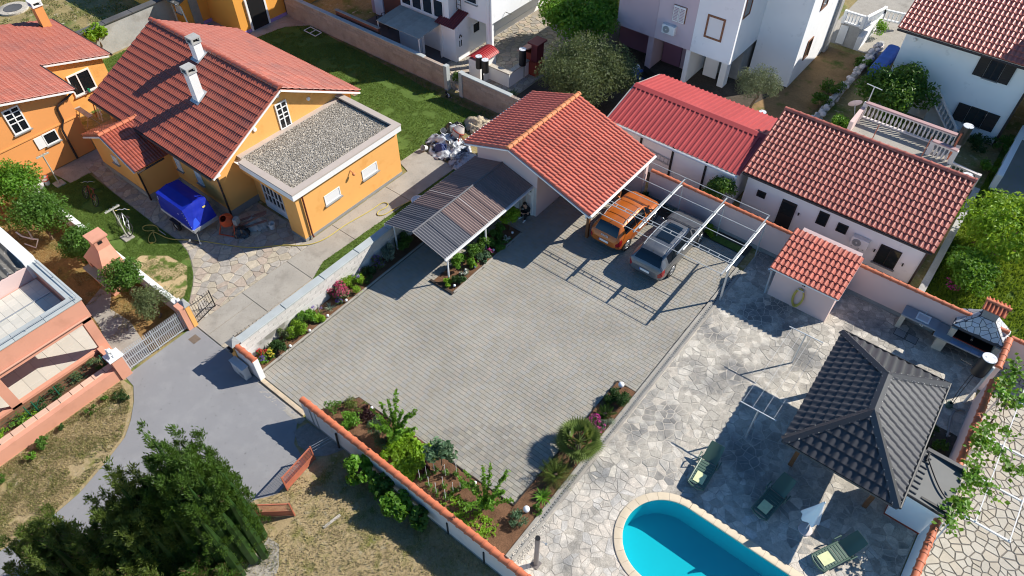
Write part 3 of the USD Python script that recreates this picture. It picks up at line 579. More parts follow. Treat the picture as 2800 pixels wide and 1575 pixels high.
# extension with flat gravel roof
E0 = M['orange']
MB().box(-24.62, -23.58, 13.62, 14.2, -.02, 2.9).build('pillar', E0, H)
MB().box(-27.9, -23.58, 14.2, 20.36, -.02, 2.9).build('extension_wall', E0, H)
MB().box(-27.9, -24.62, 13.75, 14.2, 2.15, 2.9).build('lintel', E0, H)
MB().box(-24.6, -23.565, 13.605, 20.375, -.02, .16).build('plinth', M['plinth'], H)
f = MB().box(-27.2, -24.7, 14.1, 14.195, .02, .38).build('door_panel', M['white'], H)
window(H, 'y', 14.2, -27.2, -24.7, .38, 2.1, M['white'], M['pane'], .06, -1, (.125, .25, .375, .5, .625, .75, .875), (.33, .66), None, .07, 'french_door')
fa = MB().box(-23.42, -23.34, 13.42, 20.5, 2.84, 3.16).box(-27.3, -23.42, 13.42, 13.5, 2.84, 3.16).box(-27.9, -23.42, 20.42, 20.5, 2.84, 3.16).box(-27.85, -23.42, 13.5, 20.42, 2.86, 2.9)
fa.each('fascia', M['white'], H)
rim = MB().box(-23.68, -23.32, 13.4, 20.52, 3.16, 3.24).box(-27.25, -23.68, 13.4, 13.76, 3.16, 3.24).box(-27.9, -23.68, 20.18, 20.52, 3.16, 3.24).box(-27.9, -27.6, 13.76, 20.18, 3.02, 3.1)
rim.each('roof_rim', mat('roof_rim', (.47, .405, .36), .9, n1=(1, .08), spec=.2), H)
MB().box(-27.9, -23.68, 13.76, 20.18, 2.9, 3.04).build('flat_roof', M['gravel'][0], H)
g = MB(); g2 = MB(); r = np.random.default_rng(8); ico0 = trimesh.creation.icosphere(0, 1.0)
for i in range(19000):
    p = (r.uniform(-27.88, -23.70), r.uniform(13.78, 20.16), 3.045+r.uniform(0, .02)); (g if i % 3 else g2).add(ico0.vertices*r.uniform(.014, .034)*r.uniform(.6, 1.2, 3)+p, ico0.faces)
g.build('roof_gravel', M['gravel'][0], H, kind='stuff'); g2.build('roof_gravel', M['gravel'][1], H, kind='stuff')
for y0, y1 in ((17.7, 18.75), (15.2, 16.2)): window(H, 'x', -23.58, y0, y1, 1.27, 1.84, M['white'], M['blind'], .05, 1, (), (), M['plinth'], .03)
w = MB().cyl((-23.58, 17.05, 2.3), (-23.40, 17.05, 2.22), .03, n=8).sphere((-23.36, 17.05, 2.16), .085, 2)
w.build('wall_lamp', M['tile_orange'], H, 40)
downpipe(H, [(-23.5, 14.0, 2.85), (-23.5, 14.0, .25), (-23.42, 14.0, .1)], .045, m=mat('copper_pipe', (.13, .03, .015), .5))
# porch with its own small gable
v0 = [(-36.7, 0), (-32.3, 0), (-32.3, 2.12), (-34.45, 3.08), (-36.7, 2.12)]
V = [(a, 10.7, b) for a, b in v0]+[(a, 12.5, b) for a, b in v0]
MB().add(V, [(0, 1, 2), (0, 2, 3), (0, 3, 4)]).add(V, [(i, 5+i, 5+(i+1) % 5, (i+1) % 5) for i in range(5)]).build('porch_wall', M['orange'], H)
MB().box(-36.72, -32.28, 10.68, 12.5, -.02, .34).build('plinth', M['plinth'], H)
pr = roof_deck(H, [[(-34.45, 10.45, 3.2), (-34.45, 12.5, 3.2), (-32.05, 12.5, 2.1), (-32.05, 10.45, 2.1)], [(-34.45, 12.5, 3.2), (-34.45, 10.45, 3.2), (-36.9, 10.45, 2.1), (-36.9, 12.5, 2.1)]], M['tile_red'], 'porch_roof')
sl2 = math.hypot(2.4, 1.1)
pieces(tiles((-32.0, 10.4, 2.1), (0, 1, 0), (-2.4, 0, 1.1), 2.15, sl2, .3, .4, 'roman2', lift=.04)+tiles((-36.95, 12.5, 2.1), (0, -1, 0), (2.45, 0, 1.1), 2.1, sl2, .3, .4, 'roman2', lift=.04), 'roof_tile', 'roof_tiles_beyond', [M['tile_red']], pr, 40)
ridge_tiles((-34.45, 10.38, 3.24), (-34.45, 12.5, 3.24), .13, .38, 'ridge_tile', M['tile_terra'], pr)
MB().bar((-32.1, 10.46, 2.02), (-34.45, 10.46, 3.1), .07, .16, up=(0, 1, 0)).bar((-36.85, 10.46, 2.02), (-34.45, 10.46, 3.1), .07, .16, up=(0, 1, 0)).each('verge_board', M['white'], H)
MB().sphere((-34.45, 10.42, 3.42), .07, 2, (1, 1.6, 1)).sphere((-34.45, 10.32, 3.5), .045, 1).build('finial', M['tile_terra'], H, True)
downpipe(H, [(-31.95, 12.0, 2.06), (-31.95, 10.5, 2.03), (-32.2, 10.6, 1.85), (-32.25, 10.62, 1.6), (-32.25, 10.62, .04)])
window(H, 'y', 10.7, -34.95, -34.45, 1.2, 1.68, M['white'], M['blind'], .05, -1, sill=M['plinth'])
# ---- orange house on the left
H = thing('orange_house', 'orange house at the left edge with shallow red roof and one orange chimney', 'house')
slp = .27; zf = lambda y: 3.8-slp*(y-11.5)
def wedge(x0, x1, y0, y1, z0, zfun): 
    v = [(x, y, z) for x in (x0, x1) for y, z in ((y0, z0), (y1, z0), (y1, zfun(y1)), (y0, zfun(y0)))]
    return MB().add(v, [(0, 1, 2, 3), (4, 7, 6, 5), (0, 3, 7, 4), (1, 5, 6, 2), (3, 2, 6, 7)])
wedge(-48, -38.65, 0, 11.2, -.02, lambda y: zf(y)-.18).build('wall', M['orange2'], H)
wedge(-48, -42.2, 11.2, 14.9, -.02, lambda y: zf(y)-.18).build('wall', M['orange'], H)
MB().box(-38.70, -38.60, 0, 11.25, 2.17, 2.24).build('string_course', M['orange2'], H)
rf = roof_deck(H, [[(-48.6, -1, zf(-1)), (-38.25, -1, zf(-1)), (-38.25, 11.5, zf(11.5)), (-48.6, 11.5, zf(11.5))], [(-48.6, 11.5, zf(11.5)), (-42.0, 11.5, zf(11.5)), (-42.0, 15.3, zf(15.3)), (-48.6, 15.3, zf(15.3))]], M['tile_red'])
vv = np.array((0, -1, slp))
TT = tiles((-38.2, 11.55, zf(11.55)), (-1, 0, 0), vv, 10.4, 12.9, .30, .40, 'roman2', lift=.04)+tiles((-41.95, 15.35, zf(15.35)), (-1, 0, 0), vv, 6.65, 3.9, .30, .40, 'roman2', lift=.04)
pieces(TT, 'roof_tile', 'roof_tiles_beyond', [M['tile_red']], rf, 40)
MB().bar((-38.3, -1, zf(-1)-.11), (-38.3, 11.45, zf(11.45)-.11), .08, .2, up=(1, 0, 0)).bar((-42.05, 11.6, zf(11.6)-.11), (-42.05, 15.25, zf(15.25)-.11), .08, .2, up=(1, 0, 0)).bar((-48.6, 0, zf(0)-.11), (-48.6, 15.2, zf(15.2)-.11), .08, .2, up=(1, 0, 0)).each('verge_board', M['white'], H)
MB().tube([(-41.9, 11.62, zf(11.6)-.0), (-38.2, 11.62, zf(11.6)-.02)], .07, 8).tube([(-48.6, 15.42, zf(15.4)-.0), (-41.95, 15.42, zf(15.4)-.02)], .07, 8).each('gutter', M['gutter'], H, 40)
downpipe(H, [(-38.4, 11.6, 3.7), (-38.5, 11.2, 3.45), (-38.55, 10.5, 3.2), (-38.58, 10.42, 3.0), (-38.58, 10.4, 2.35), (-38.52, 10.2, 2.1), (-38.54, 10.12, 1.9), (-38.54, 10.1, .05)], .06)
chimney(H, -47.6, 14.6, 2.85, 4.6, .5, M['orange2'], M['white'])
window(H, 'x', -38.65, 8.02, 8.85, 2.7, 4.1, M['white'], M['pane'], .07, 1, (.5,), (.42, .60, .80), M['plinth'], .06)
window(H, 'x', -38.65, 9.1, 9.83, 1.42, 2.1, M['white'], M['pane'], .06, 1, (), (), M['plinth'], .05)
MB().box(-38.65, -38.60, 8.66, 9.08, 1.42, 2.08).build('shutter', M['white'], H)
w = window(H, 'x', -42.2, 12.6, 13.95, 1.2, 2.5, M['white'], M['pane'], .08, 1, (.42,), (), M['greywall'], .07)
MB().box(-42.10, -41.98, 13.35, 13.45, 1.22, 1.42).build('bottle', mat('green_bottle', (.02, .25, .12), .3), H)
# ---- amber outbuilding at the top
H = thing('amber_outbuilding', 'amber coloured outbuilding with violet plinth behind the red roofed orange house', 'building')
MB().box(-55, -42.5, 24.3, 36, -.02, 4.2).build('wall', M['orange3'], H)
MB().box(-55, -45.9, 22.55, 24.3, -.02, 3.0).build('wall', M['orange3'], H)
MB().box(-42.52, -42.44, 24.28, 28.2, -.02, .18).build('plinth', mat('violet_plinth', (.36, .25, .55), .8), H)
MB().box(-45.92, -45.84, 22.6, 24.28, -.02, .18).build('plinth', '/World/Looks/violet_plinth', H)
d = MB().box(-47.9, -47.2, 22.48, 22.55, 0, 1.95).build('door', M['white'], H); MB().box(-47.66, -47.46, 22.46, 22.48, 1.3, 1.6).build('pane', M['pane'], d)
window(H, 'y', 22.55, -46.9, -46.3, 1.0, 1.6, M['white'], M['blind'], .05, -1, sill=M['plinth'])
MB().add([(-47.9, 22.0, 2.1), (-45.5, 22.0, 2.1), (-45.5, 22.6, 2.3), (-47.9, 22.6, 2.3), (-47.9, 22.0, 2.0), (-45.5, 22.0, 2.0), (-45.5, 22.6, 2.2), (-47.9, 22.6, 2.2)], [(0, 1, 2, 3), (4, 7, 6, 5), (0, 4, 5, 1), (1, 5, 6, 2)]).build('canopy', M['fibre'], H)
MB().tube([(-45.6, 22.0, 2.1), (-45.75, 22.3, 1.8), (-45.8, 22.5, .05)], .05, 8).build('downpipe', M['white'], H, 40)
MB().box(-42.5, -42.42, 25.2, 26.5, 0, 2.1).build('doorway', M['black'], H)
MB().box(-42.5, -42.38, 25.06, 25.2, 0, 2.2).box(-42.5, -42.38, 26.5, 26.64, 0, 2.2).each('door_frame', M['white'], H)
MB().box(-45.9, -45.83, 23.0, 23.6, 0, 1.95).build('door', M['plinth'], H)
MB().tube([(-42.45, 28.15, 4.2), (-42.45, 28.15, .05)], .06, 8).build('downpipe', M['gutter'], H, 40)
# ---- garage with the orange tiled roof
H = thing('tiled_garage', 'pale pink garage with brick red tiled gable roof reaching over an open car bay', 'garage')
v0 = [(-19.6, 0), (-15.78, 0), (-15.78, 3.45), (-17.05, 3.88), (-19.6, 3.02)]
V = [(a, 22.1, b) for a, b in v0]+[(a, 27.05, b) for a, b in v0]
MB().add(V, [(0, 1, 2), (0, 2, 3), (0, 3, 4), (5, 7, 6), (5, 8, 7), (5, 9, 8)]).add(V, [(i, 5+i, 5+(i+1) % 5, (i+1) % 5) for i in range(5)]).build('wall', M['pink'], H)
MB().box(-15.78, -12.4, 26.8, 27.05, -.02, 2.35).build('wall', M['pink'], H)
zg = lambda x: 4.1-.327*abs(x+17.05)-(0.0)
rf = roof_deck(H, [[(-17.05, 21.45, 4.1), (-17.05, 27.2, 4.1), (-12.3, 27.2, zg(-12.3)), (-12.3, 21.45, zg(-12.3))], [(-17.05, 27.2, 4.1), (-17.05, 21.45, 4.1), (-19.85, 21.45, zg(-19.85)), (-19.85, 27.2, zg(-19.85))]], M['tile_brick'])
pieces(tiles((-12.25, 21.42, zg(-12.25)), (0, 1, 0), (-4.8, 0, 4.8*.327), 5.8, math.hypot(4.8, 4.8*.327), .235, .37, 'barrel', lift=.06)+tiles((-19.9, 27.22, zg(-19.9)), (0, -1, 0), (2.85, 0, 2.85*.327), 5.8, math.hypot(2.85, 2.85*.327), .235, .37, 'barrel', lift=.04, mirror=True), 'roof_tile', 'roof_tiles_beyond', [M['tile_brick']], rf, 40)
ridge_tiles((-17.05, 21.36, 4.15), (-17.05, 27.25, 4.15), .13, .40, 'ridge_tile', M['tile_orange'], rf)
MB().bar((-12.25, 21.5, zg(-12.25)-.1), (-17.05, 21.5, 4.0), .07, .24, up=(0, 1, 0)).bar((-19.85, 21.5, zg(-19.85)-.1), (-17.05, 21.5, 4.0), .07, .24, up=(0, 1, 0)).each('verge_board', M['white'], H)
MB().tube([(-12.2, 21.4, 2.52), (-12.2, 27.2, 2.5)], .07, 8).each('gutter', M['white'], H, 40)
MB().tube([(-19.93, 21.4, 3.16), (-19.93, 27.2, 3.14)], .06, 8).each('gutter', M['white'], H, 40)
downpipe(H, [(-12.25, 21.6, 2.45), (-12.55, 21.9, 2.2), (-13.0, 22.35, 1.95), (-13.02, 22.38, 1.3)], .045, m=M['white'])
for y_ in (22.5, 25.3): MB().box(-13.0, -12.85, y_-.07, y_+.07, -.01, 2.45).build('post', M['timber'], H)
MB().box(-13.0, -12.86, 21.6, 27, 2.45, 2.6).build('beam', M['timber'], H)
for i in range(6): MB().bar((-12.35, 22.0+i*.95, 2.42), (-15.9, 22.0+i*.95, 3.52), .08, .12).build('rafter', M['timber'], H)
wt = [mat('wall_tile', (.66, .65, .64), .5, var=.04)]
its = []
for j in range(9):
    for i in range(9):
        x0 = -17.6+i*.2+.0; z0 = .05+j*.2
        if x0 < -15.82: its.append((np.array([(x0, 22.1, z0), (x0+.192, 22.1, z0), (x0+.192, 22.1, z0+.192), (x0, 22.1, z0+.192), (x0+.004, 22.088, z0+.004), (x0+.188, 22.088, z0+.004), (x0+.188, 22.088, z0+.188), (x0+.004, 22.088, z0+.188)]), np.array([(4, 5, 6), (4, 6, 7), (0, 1, 5), (0, 5, 4), (1, 2, 6), (1, 6, 5), (2, 3, 7), (2, 7, 6), (3, 0, 4), (3, 4, 7)])))
pieces(its, 'wall_tile', 'wall_tiles_beyond', wt, H)
d = MB().box(-16.75, -15.98, 22.04, 22.084, .03, 1.92).build('door', M['white'], H)
for i in range(3): MB().box(-16.62+i*.22, -16.52+i*.22, 22.03, 22.045, 1.52, 1.72).build('pane', M['pane'], d)
MB().box(-16.62, -16.1, 22.03, 22.042, .2, 1.3).build('panel', M['palepink'], d)
MB().sphere((-16.68, 22.02, 1.0), .025, 1).build('handle', M['galv'], d)
MB().box(-17.7, -16.82, 22.03, 22.084, .03, 1.95).build('door', M['whitewall'], H)
MB().add(*slab(-16.75, -15.85, 21.35, 22.05, -.01, .035, .01)).build('doorstep', M['concrete'], H)
# ---- low carport with corrugated sheets
H = thing('corrugated_carport', 'low open carport under brown and dark grey corrugated gable roof', 'carport')
def corr(P, U, V, W, Lg, pitch, amp, seg=4):
    P, U, V = (np.asarray(a, float) for a in (P, U, V)); U /= np.linalg.norm(U); V /= np.linalg.norm(V); N_ = np.cross(U, V); N_ = N_ if N_[2] > 0 else -N_
    n = int(round(W/pitch))*seg; s = np.linspace(0, W, n+1); h = amp*np.cos(np.arange(n+1)*2*math.pi/seg)
    A = P+s[:, None]*U+h[:, None]*N_; B = A+V*Lg
    return MB().add(np.vstack([A, B]), [(i, i+1, n+2+i, n+1+i) for i in range(n)])
for side, xe, ze in ((1, -16.05, 1.95), (-1, -19.85, 1.9)):
    Lg = math.hypot(xe+17.95, 2.45-ze); Vd = (-17.95-xe, 0, 2.45-ze)
    for i in range(7):
        y0 = 15.6+i*.93
        corr((xe, y0, ze+.004*(i % 2)), (0, 1, 0), Vd, .96, Lg, .137, .022).build('roof_sheet', M['sheet_grey'] if i < 2 else M['sheet_brown'], H, 45)
    MB().bar((xe, 15.62, ze-.07), (xe, 22.05, ze-.07), .05, .09).build('eave_beam', M['steelpaint'], H)
    for y_ in (15.7, 18.4, 21.6): MB().box(xe-side*.22-.03, xe-side*.22+.03, y_+.27, y_+.33, -.02, ze-.03).build('post', M['steelpaint'], H)
    for i in range(5): MB().bar((xe, 15.75+i*1.5, ze-.05), (-17.95, 15.75+i*1.5, 2.40), .05, .07).build('rafter', M['steelpaint'], H)
MB().tube([(-15.98, 15.58, 1.9), (-15.98, 22.0, 1.88)], .055, 8).each('gutter', M['steelpaint'], H, 40)
MB().tube([(-17.95, 15.6, 2.47), (-17.95, 22.08, 2.47)], .045, 8).build('ridge_cap', M['sheet_grey'], H, 40)
# ---- galvanised frame over the parking bay
H = thing('steel_frame', 'open galvanised steel pergola frame over the two parked cars', 'pergola')
zt = 2.4; M['framesteel'] = mat('weathered_steel', (.40, .42, .43), .5, n1=(3, .15), metal=.35, spec=.5)
for x_ in (-12.35, -10.2, -7.95, -5.85):
    y0 = 21.9 if x_ != -12.35 else 21.75
    MB().bar((x_, y0, zt), (x_, 26.75, zt), .055, .06).build('beam', M['framesteel'], H)
    MB().tube([(x_+.07, 22.3, zt-.03), (x_+.07, 26.0, zt-.03), (x_+.07, 26.25, zt-.08), (x_+.07, 26.35, zt-.25), (x_+.07, 26.4, zt-.5), (x_+.07, 26.55, .0)], .035, 8).build('post', M['galv'], H, 40)
MB().tube([(-5.78, 22.84, -.01), (-5.84, 22.82, zt-.03)], .05, 8).build('post', M['galv'], H, 40)
for y_ in (21.95, 24.15, 25.3, 26.7): MB().bar((-12.4, y_, zt+.06), (-5.8, y_, zt+.06), .026, .026).build('purlin', M['framesteel'], H)
tr_ = MB().bar((-12.4, 22.78, zt+.06), (-5.8, 22.78, zt+.06), .03, .03).bar((-12.4, 22.98, zt+.06), (-5.8, 22.98, zt+.06), .03, .03)
for i in range(14): tr_.bar((-12.2+i*.48, 22.78, zt+.06), (-12.2+i*.48, 22.98, zt+.06), .025, .025)
tr_.build('lattice_girder', M['framesteel'], H)
# ---- shed with red sheet metal roof
H = thing('red_metal_shed', 'long white shed under red ribbed sheet metal gable roof', 'shed')
v0 = [(28.85, 0), (34.0, 0), (34.0, 2.25), (31.2, 3.0), (28.85, 2.3)]
V = [(-15.7, a, b) for a, b in v0]+[(-8.4, a, b) for a, b in v0]
MB().add(V, [(0, 2, 1), (0, 3, 2), (0, 4, 3), (5, 6, 7), (5, 7, 8), (5, 8, 9)]).add(V, [(i, (i+1) % 5, 5+(i+1) % 5, 5+i) for i in range(5)]).build('wall', M['whitewall'], H)
def ribbed(P, U, V, W, Lg, m, parent, pitch=.25):
    P, U, V = (np.asarray(a, float) for a in (P, U, V)); U /= np.linalg.norm(U); V /= np.linalg.norm(V); N_ = np.cross(U, V); N_ = N_ if N_[2] > 0 else -N_
    n = int(round(W/pitch)); pitch = W/n; prof = []
    for i in range(n): prof += [(i*pitch, 0), (i*pitch+.55*pitch, 0), (i*pitch+.66*pitch, .05), (i*pitch+.86*pitch, .05), (i*pitch+.97*pitch, 0)]
    prof.append((W, 0)); prof = np.array(prof); A = P+prof[:, :1]*U+prof[:, 1:]*N_; B = A+V*Lg; k = len(prof)
    MB().add(np.vstack([A, B]), [(i, i+1, k+i+1, k+i) for i in range(k-1)]).build('roof_sheet', m, parent)
for i in range(7):
    ribbed((-15.95+i*1.1, 28.5, 2.42+.003*(i % 2)), (1, 0, 0), (0, 2.75, .78), 1.11, 2.86, M['metal_red'], H)
    ribbed((-15.95+i*1.1, 34.2, 2.42+.003*(i % 2)), (1, 0, 0), (0, -2.95, .78), 1.11, 3.05, M['metal_red'], H)
MB().add([(-15.97, 30.98, 3.17), (-8.22, 30.98, 3.17), (-8.22, 31.25, 3.27), (-15.97, 31.25, 3.27), (-8.22, 31.52, 3.17), (-15.97, 31.52, 3.17)], [(0, 1, 2, 3), (3, 2, 4, 5)]).build('ridge_cap', M['metal_red'], H)
MB().tube([(-15.9, 28.42, 2.36), (-8.3, 28.42, 2.34)], .07, 8).each('gutter', M['steelpaint'], H, 40)
MB().bar((-15.98, 28.5, 2.36), (-15.98, 31.25, 3.14), .05, .14, up=(1, 0, 0)).bar((-15.98, 34.2, 2.36), (-15.98, 31.25, 3.14), .05, .14, up=(1, 0, 0)).each('verge_board', M['greywall'], H)
for x_ in (-13.9, -12.0, -10.1): MB().box(x_-.05, x_+.05, 28.78, 28.86, 0, 2.3).build('post', M['shutter'], H)
# ---- old white house with the large tiled roof
H = thing('old_white_house', 'long low white house with rose tiled roof and dark openings behind the pink wall', 'house')
MB().add([(x, y, z) for x in (-8.0, .7) for y, z in ((29.3, -.02), (32.75, -.02), (32.75, 4.0), (29.3, 2.66))], [(0, 1, 2, 3), (4, 7, 6, 5), (0, 3, 7, 4), (1, 5, 6, 2), (3, 2, 6, 7)]).build('wall', M['whitewall'], H)
zo = lambda y: 2.6+(y-28.75)*(1.52/3.85)
rf = roof_deck(H, [[(-8.15, 28.75, 2.6), (.85, 28.75, 2.6), (.85, 32.6, 4.12), (-8.15, 32.6, 4.12)]], M['tile_rose'])
pieces(tiles((-8.2, 28.7, 2.6), (1, 0, 0), (0, 3.85, 1.52), 9.1, 4.14, .235, .36, 'barrel', lift=.05), 'roof_tile', 'roof_tiles_beyond', [M['tile_rose']], rf, 40)
ridge_tiles((-8.2, 32.6, 4.17), (.9, 32.6, 4.17), .13, .40, 'ridge_tile', M['tile_rose'], rf)
MB().tube([(-8.15, 28.66, 2.56), (.85, 28.66, 2.55)], .06, 8).each('gutter', M['gutter'], H, 40)
downpipe(H, [(.72, 28.7, 2.5), (.68, 29.2, 2.3), (.68, 29.22, .05)], .05)
d = MB().box(-6.05, -5.3, 29.24, 29.3, -.0, 1.62).build('door', M['shutter'], H); MB().box(-5.98, -5.37, 29.235, 29.24, .8, 1.5).build('pane', M['pane'], d)
for x0, x1, z0, z1 in ((-7.35, -6.9, 1.15, 1.52), (-4.24, -3.74, 1.08, 1.85), (-3.26, -2.76, 1.15, 1.66), (-1.16, -.2, .38, 1.5)):
    window(H, 'y', 29.3, x0, x1, z0, z1, M['shutter'], M['pane'], .045, -1, (.5,) if x1-x0 > .8 else (), sill=M['plinth'] if x1-x0 > .8 else None)
for x_, z_ in ((-5.1, 1.15), (-1.3, 1.0), (.05, .9)): MB().box(x_-.03, x_+.03, 29.22, 29.3, z_-.07, z_+.07).build('shutter_hook', M['black'], H)
def aircon(x0, y, z0, label, w=.8, h=.52):
    a = thing('air_conditioner', label, 'air conditioner', (x0, y, z0))
    MB().man(rbox(0, w, -.3, -.02, 0, h, .02, 8)).build('case', M['white'], a, 40)
    r_ = h*.40; MB().cyl((w*.36, -.318, h*.5), (w*.36, -.298, h*.5), r_, n=24).build('fan_grille', M['galv'], a, 40)
    g = MB()
    for q in range(5): g.tube([(w*.36+r_*.18*(q+1)*math.cos(t), -.322, h*.5+r_*.18*(q+1)*math.sin(t)) for t in np.linspace(0, 2*math.pi, 17)], .005, 4)
    g.build('guard_rings', M['plinth'], a); MB().cyl((w*.36, -.328, h*.5), (w*.36, -.31, h*.5), .04, n=12).build('hub', M['white'], a)
    MB().box(.1, .16, -.3, 0, -.05, 0).box(w-.16, w-.1, -.3, 0, -.05, 0).build('bracket', M['galv'], a); return a
a = aircon(-2.42, 29.3, .95, 'white air conditioner with round grille on the low old white house wall')
MB().tube([(.5, -.03, 0), (.45, -.03, -.3), (.35, -.03, -.9)], .015, 6).build('drain_hose', M['galv'], a)
# ---- small pink shed
H = thing('pink_shed', 'small pale pink tool shed with one sloping brick red tile roof', 'shed')
MB().add([(x, y, z) for x in (-4.25, -1.53) for y, z in ((24.56, -.02), (27.0, -.02), (27.0, 2.42), (24.56, 1.78))], [(0, 1, 2, 3), (4, 7, 6, 5), (0, 3, 7, 4), (1, 5, 6, 2), (3, 2, 6, 7)]).build('wall', M['pink'], H)
rf = roof_deck(H, [[(-4.5, 24.35, 1.80), (-1.42, 24.35, 1.80), (-1.42, 26.65, 2.40), (-4.5, 26.65, 2.40)]], M['tile_brick'])
pieces(tiles((-4.53, 24.32, 1.80), (1, 0, 0), (0, 2.35, .62), 3.14, 2.43, .225, .37, 'barrel', lift=.045), 'roof_tile', 'roof_tiles_beyond', [M['tile_brick']], rf, 40)
MB().bar((-1.44, 24.37, 1.73), (-1.44, 26.65, 2.34), .05, .1, up=(1, 0, 0)).bar((-4.5, 24.35, 1.74), (-1.42, 24.35, 1.74), .04, .07).each('verge_board', M['white'], H)
downpipe(H, [(-4.52, 24.3, 1.7), (-4.42, 24.5, 1.5), (-4.36, 24.52, .05)], .045, m=M['galv'])
g = MB()
for q in range(4): g.add(*slab(-2.98+.07*(q % 2), -2.93+.07*(q % 2), 0, .01, 0, .05)[:2]) if False else g.box(-3.0+.08*(q % 2), -2.95+.08*(q % 2), 24.545, 24.56, 1.42+.08*(q//2), 1.47+.08*(q//2))
g.each('vent_hole', M['black'], H)
hz = thing('garden_hose', 'coiled yellow garden hose hanging on the pink shed wall', 'hose')
g = MB(); r = np.random.default_rng(4)
for q in range(7):
    t = np.linspace(0, 2*math.pi, 29); a, b = .19+r.uniform(-.03, .03), .52+r.uniform(-.05, .05)
    g.tube(np.c_[-2.95+r.uniform(-.02, .02)+a*np.cos(t), np.full(29, 24.50-.02*(q % 3)), .74+r.uniform(-.04, .02)+b*np.sin(t)], .022, 6)
g.build('coil', M['hose'], hz, True); MB().box(-3.1, -2.8, 24.42, 24.56, 1.2, 1.26).build('hook', M['galv'], hz)
# ---- gazebo with black hipped metal roof
H = thing('gazebo', 'open timber gazebo with charcoal hipped tile-sheet metal roof near the pool', 'gazebo')
GX0, GX1, GY0, GY1, GZ, GA = -.42, 3.58, 15.95, 22.0, 2.55, 3.9
R0, R1 = np.array([1.55, 17.95, GA]), np.array([1.42, 19.75, GA])
ca, cb, cc, cd = (np.array(p) for p in ((GX0, GY0, GZ), (GX1, GY0, GZ), (GX1-.15, GY1, GZ), (GX0-.17, GY1, GZ)))
def hipface(A, B, C, D_, m, parent, tw=.30, tl=.36, flat=False):
    """one slope of the roof as a pressed sheet: A-B the eave, C above B, D above A"""
    A, B, C, D_ = (np.asarray(p, float) for p in (A, B, C, D_)); U = (B-A)/np.linalg.norm(B-A); n = np.cross(U, (C+D_)/2-A); n /= np.linalg.norm(n); n = n if n[2] > 0 else -n; V = np.cross(n, U); V = V if V[2] > 0 else -V
    Lg = ((C+D_)/2-A) @ V; W = np.linalg.norm(B-A); dlo = (D_-A) @ U; dhi = W-(C-A) @ U
    lim = lambda v: (dlo*min(v/Lg, 1), W-dhi*min(v/Lg, 1))
    out = MB()
    for v, f in tiles(A, U, V, W, Lg, tw, tl, 'wave', lim, .05): out.add(v, f)
    return out.build('roof_sheet', m, parent, 40)
rf = roof_deck(H, [[ca, cb, R0], [cb, cc, R1, R0], [cc, cd, R1], [cd, ca, R0, R1]], M['metal_black'], th=.05)
hipface(ca, cb, R0, R0, M['metal_black'], rf); hipface(cb, cc, R1, R0, M['metal_black'], rf); hipface(cc, cd, R1, R1, M['metal_black'], rf); hipface(cd, ca, R0, R1, M['metal_black'], rf)
for p, q in ((ca, R0), (cb, R0), (cc, R1), (cd, R1), (R0, R1)):
    d = (q-p)/np.linalg.norm(q-p); s_ = np.cross(d, (0, 0, 1)); s_ /= np.linalg.norm(s_); up = np.cross(s_, d)
    w = .17; V = [p+s_*w-up*.03+up*.03, p+up*.115, p-s_*w, q+d*.05+s_*w, q+d*.05+up*.115, q+d*.05-s_*w]
    hp = MB().add(V, [(0, 1, 4, 3), (1, 2, 5, 4), (0, 2, 1), (3, 4, 5)]).build('hip_cap', M['metal_black'], rf)
    g = MB(); n = int(np.linalg.norm(q-p)/.33)
    for i in range(n):
        for sg in (-1, 1): c = p+(q-p)*(i+.5)/n+s_*sg*.15+up*.03; g.sphere(c, .012, 0)
    g.build('screws', M['galv'], hp, kind='stuff')
MB().bar(ca-(0, 0, .06), cb-(0, 0, .06), .05, .1).bar(cb-(0, 0, .06), cc-(0, 0, .06), .05, .1).bar(cc-(0, 0, .06), cd-(0, 0, .06), .05, .1).bar(cd-(0, 0, .06), ca-(0, 0, .06), .05, .1).each('eave_trim', M['metal_black'], H)
MB().tube([cb+(.05, 0, .03), cc+(.05, .05, .03), cd+(0, .05, .03)], .06, 8).build('gutter', M['black'], H, 40)
for x_, y_ in ((.2, 17.0), (3.02, 17.1), (2.95, 21.2), (.05, 21.2)):
    MB().box(x_-.08, x_+.08, y_-.08, y_+.08, .0, 2.5).build('post', M['timber'], H)
    for dx, dy in ((1 if x_ < 1.5 else -1, 0), (0, 1 if y_ < 19 else -1)): MB().bar((x_+dx*.05, y_+dy*.05, 1.75), (x_+dx*.65, y_+dy*.65, 2.42), .07, .1).build('brace', M['timber'], H)
for a_, b_ in (((-.2, 17.0, 2.44), (3.35, 17.1, 2.44)), ((-.2, 21.2, 2.44), (3.25, 21.2, 2.44)), ((.2, 16.3, 2.44), (.05, 21.7, 2.44)), ((3.02, 16.3, 2.44), (2.95, 21.7, 2.44))): MB().bar(a_, b_, .12, .14).build('beam', M['timber'], H)
tb = MB().box(.9, 2.1, 18.2, 20.0, .70, .76)
for x_ in (1.0, 2.0):
    for y_ in (18.3, 19.9): tb.box(x_-.04, x_+.04, y_-.04, y_+.04, .01, .70)
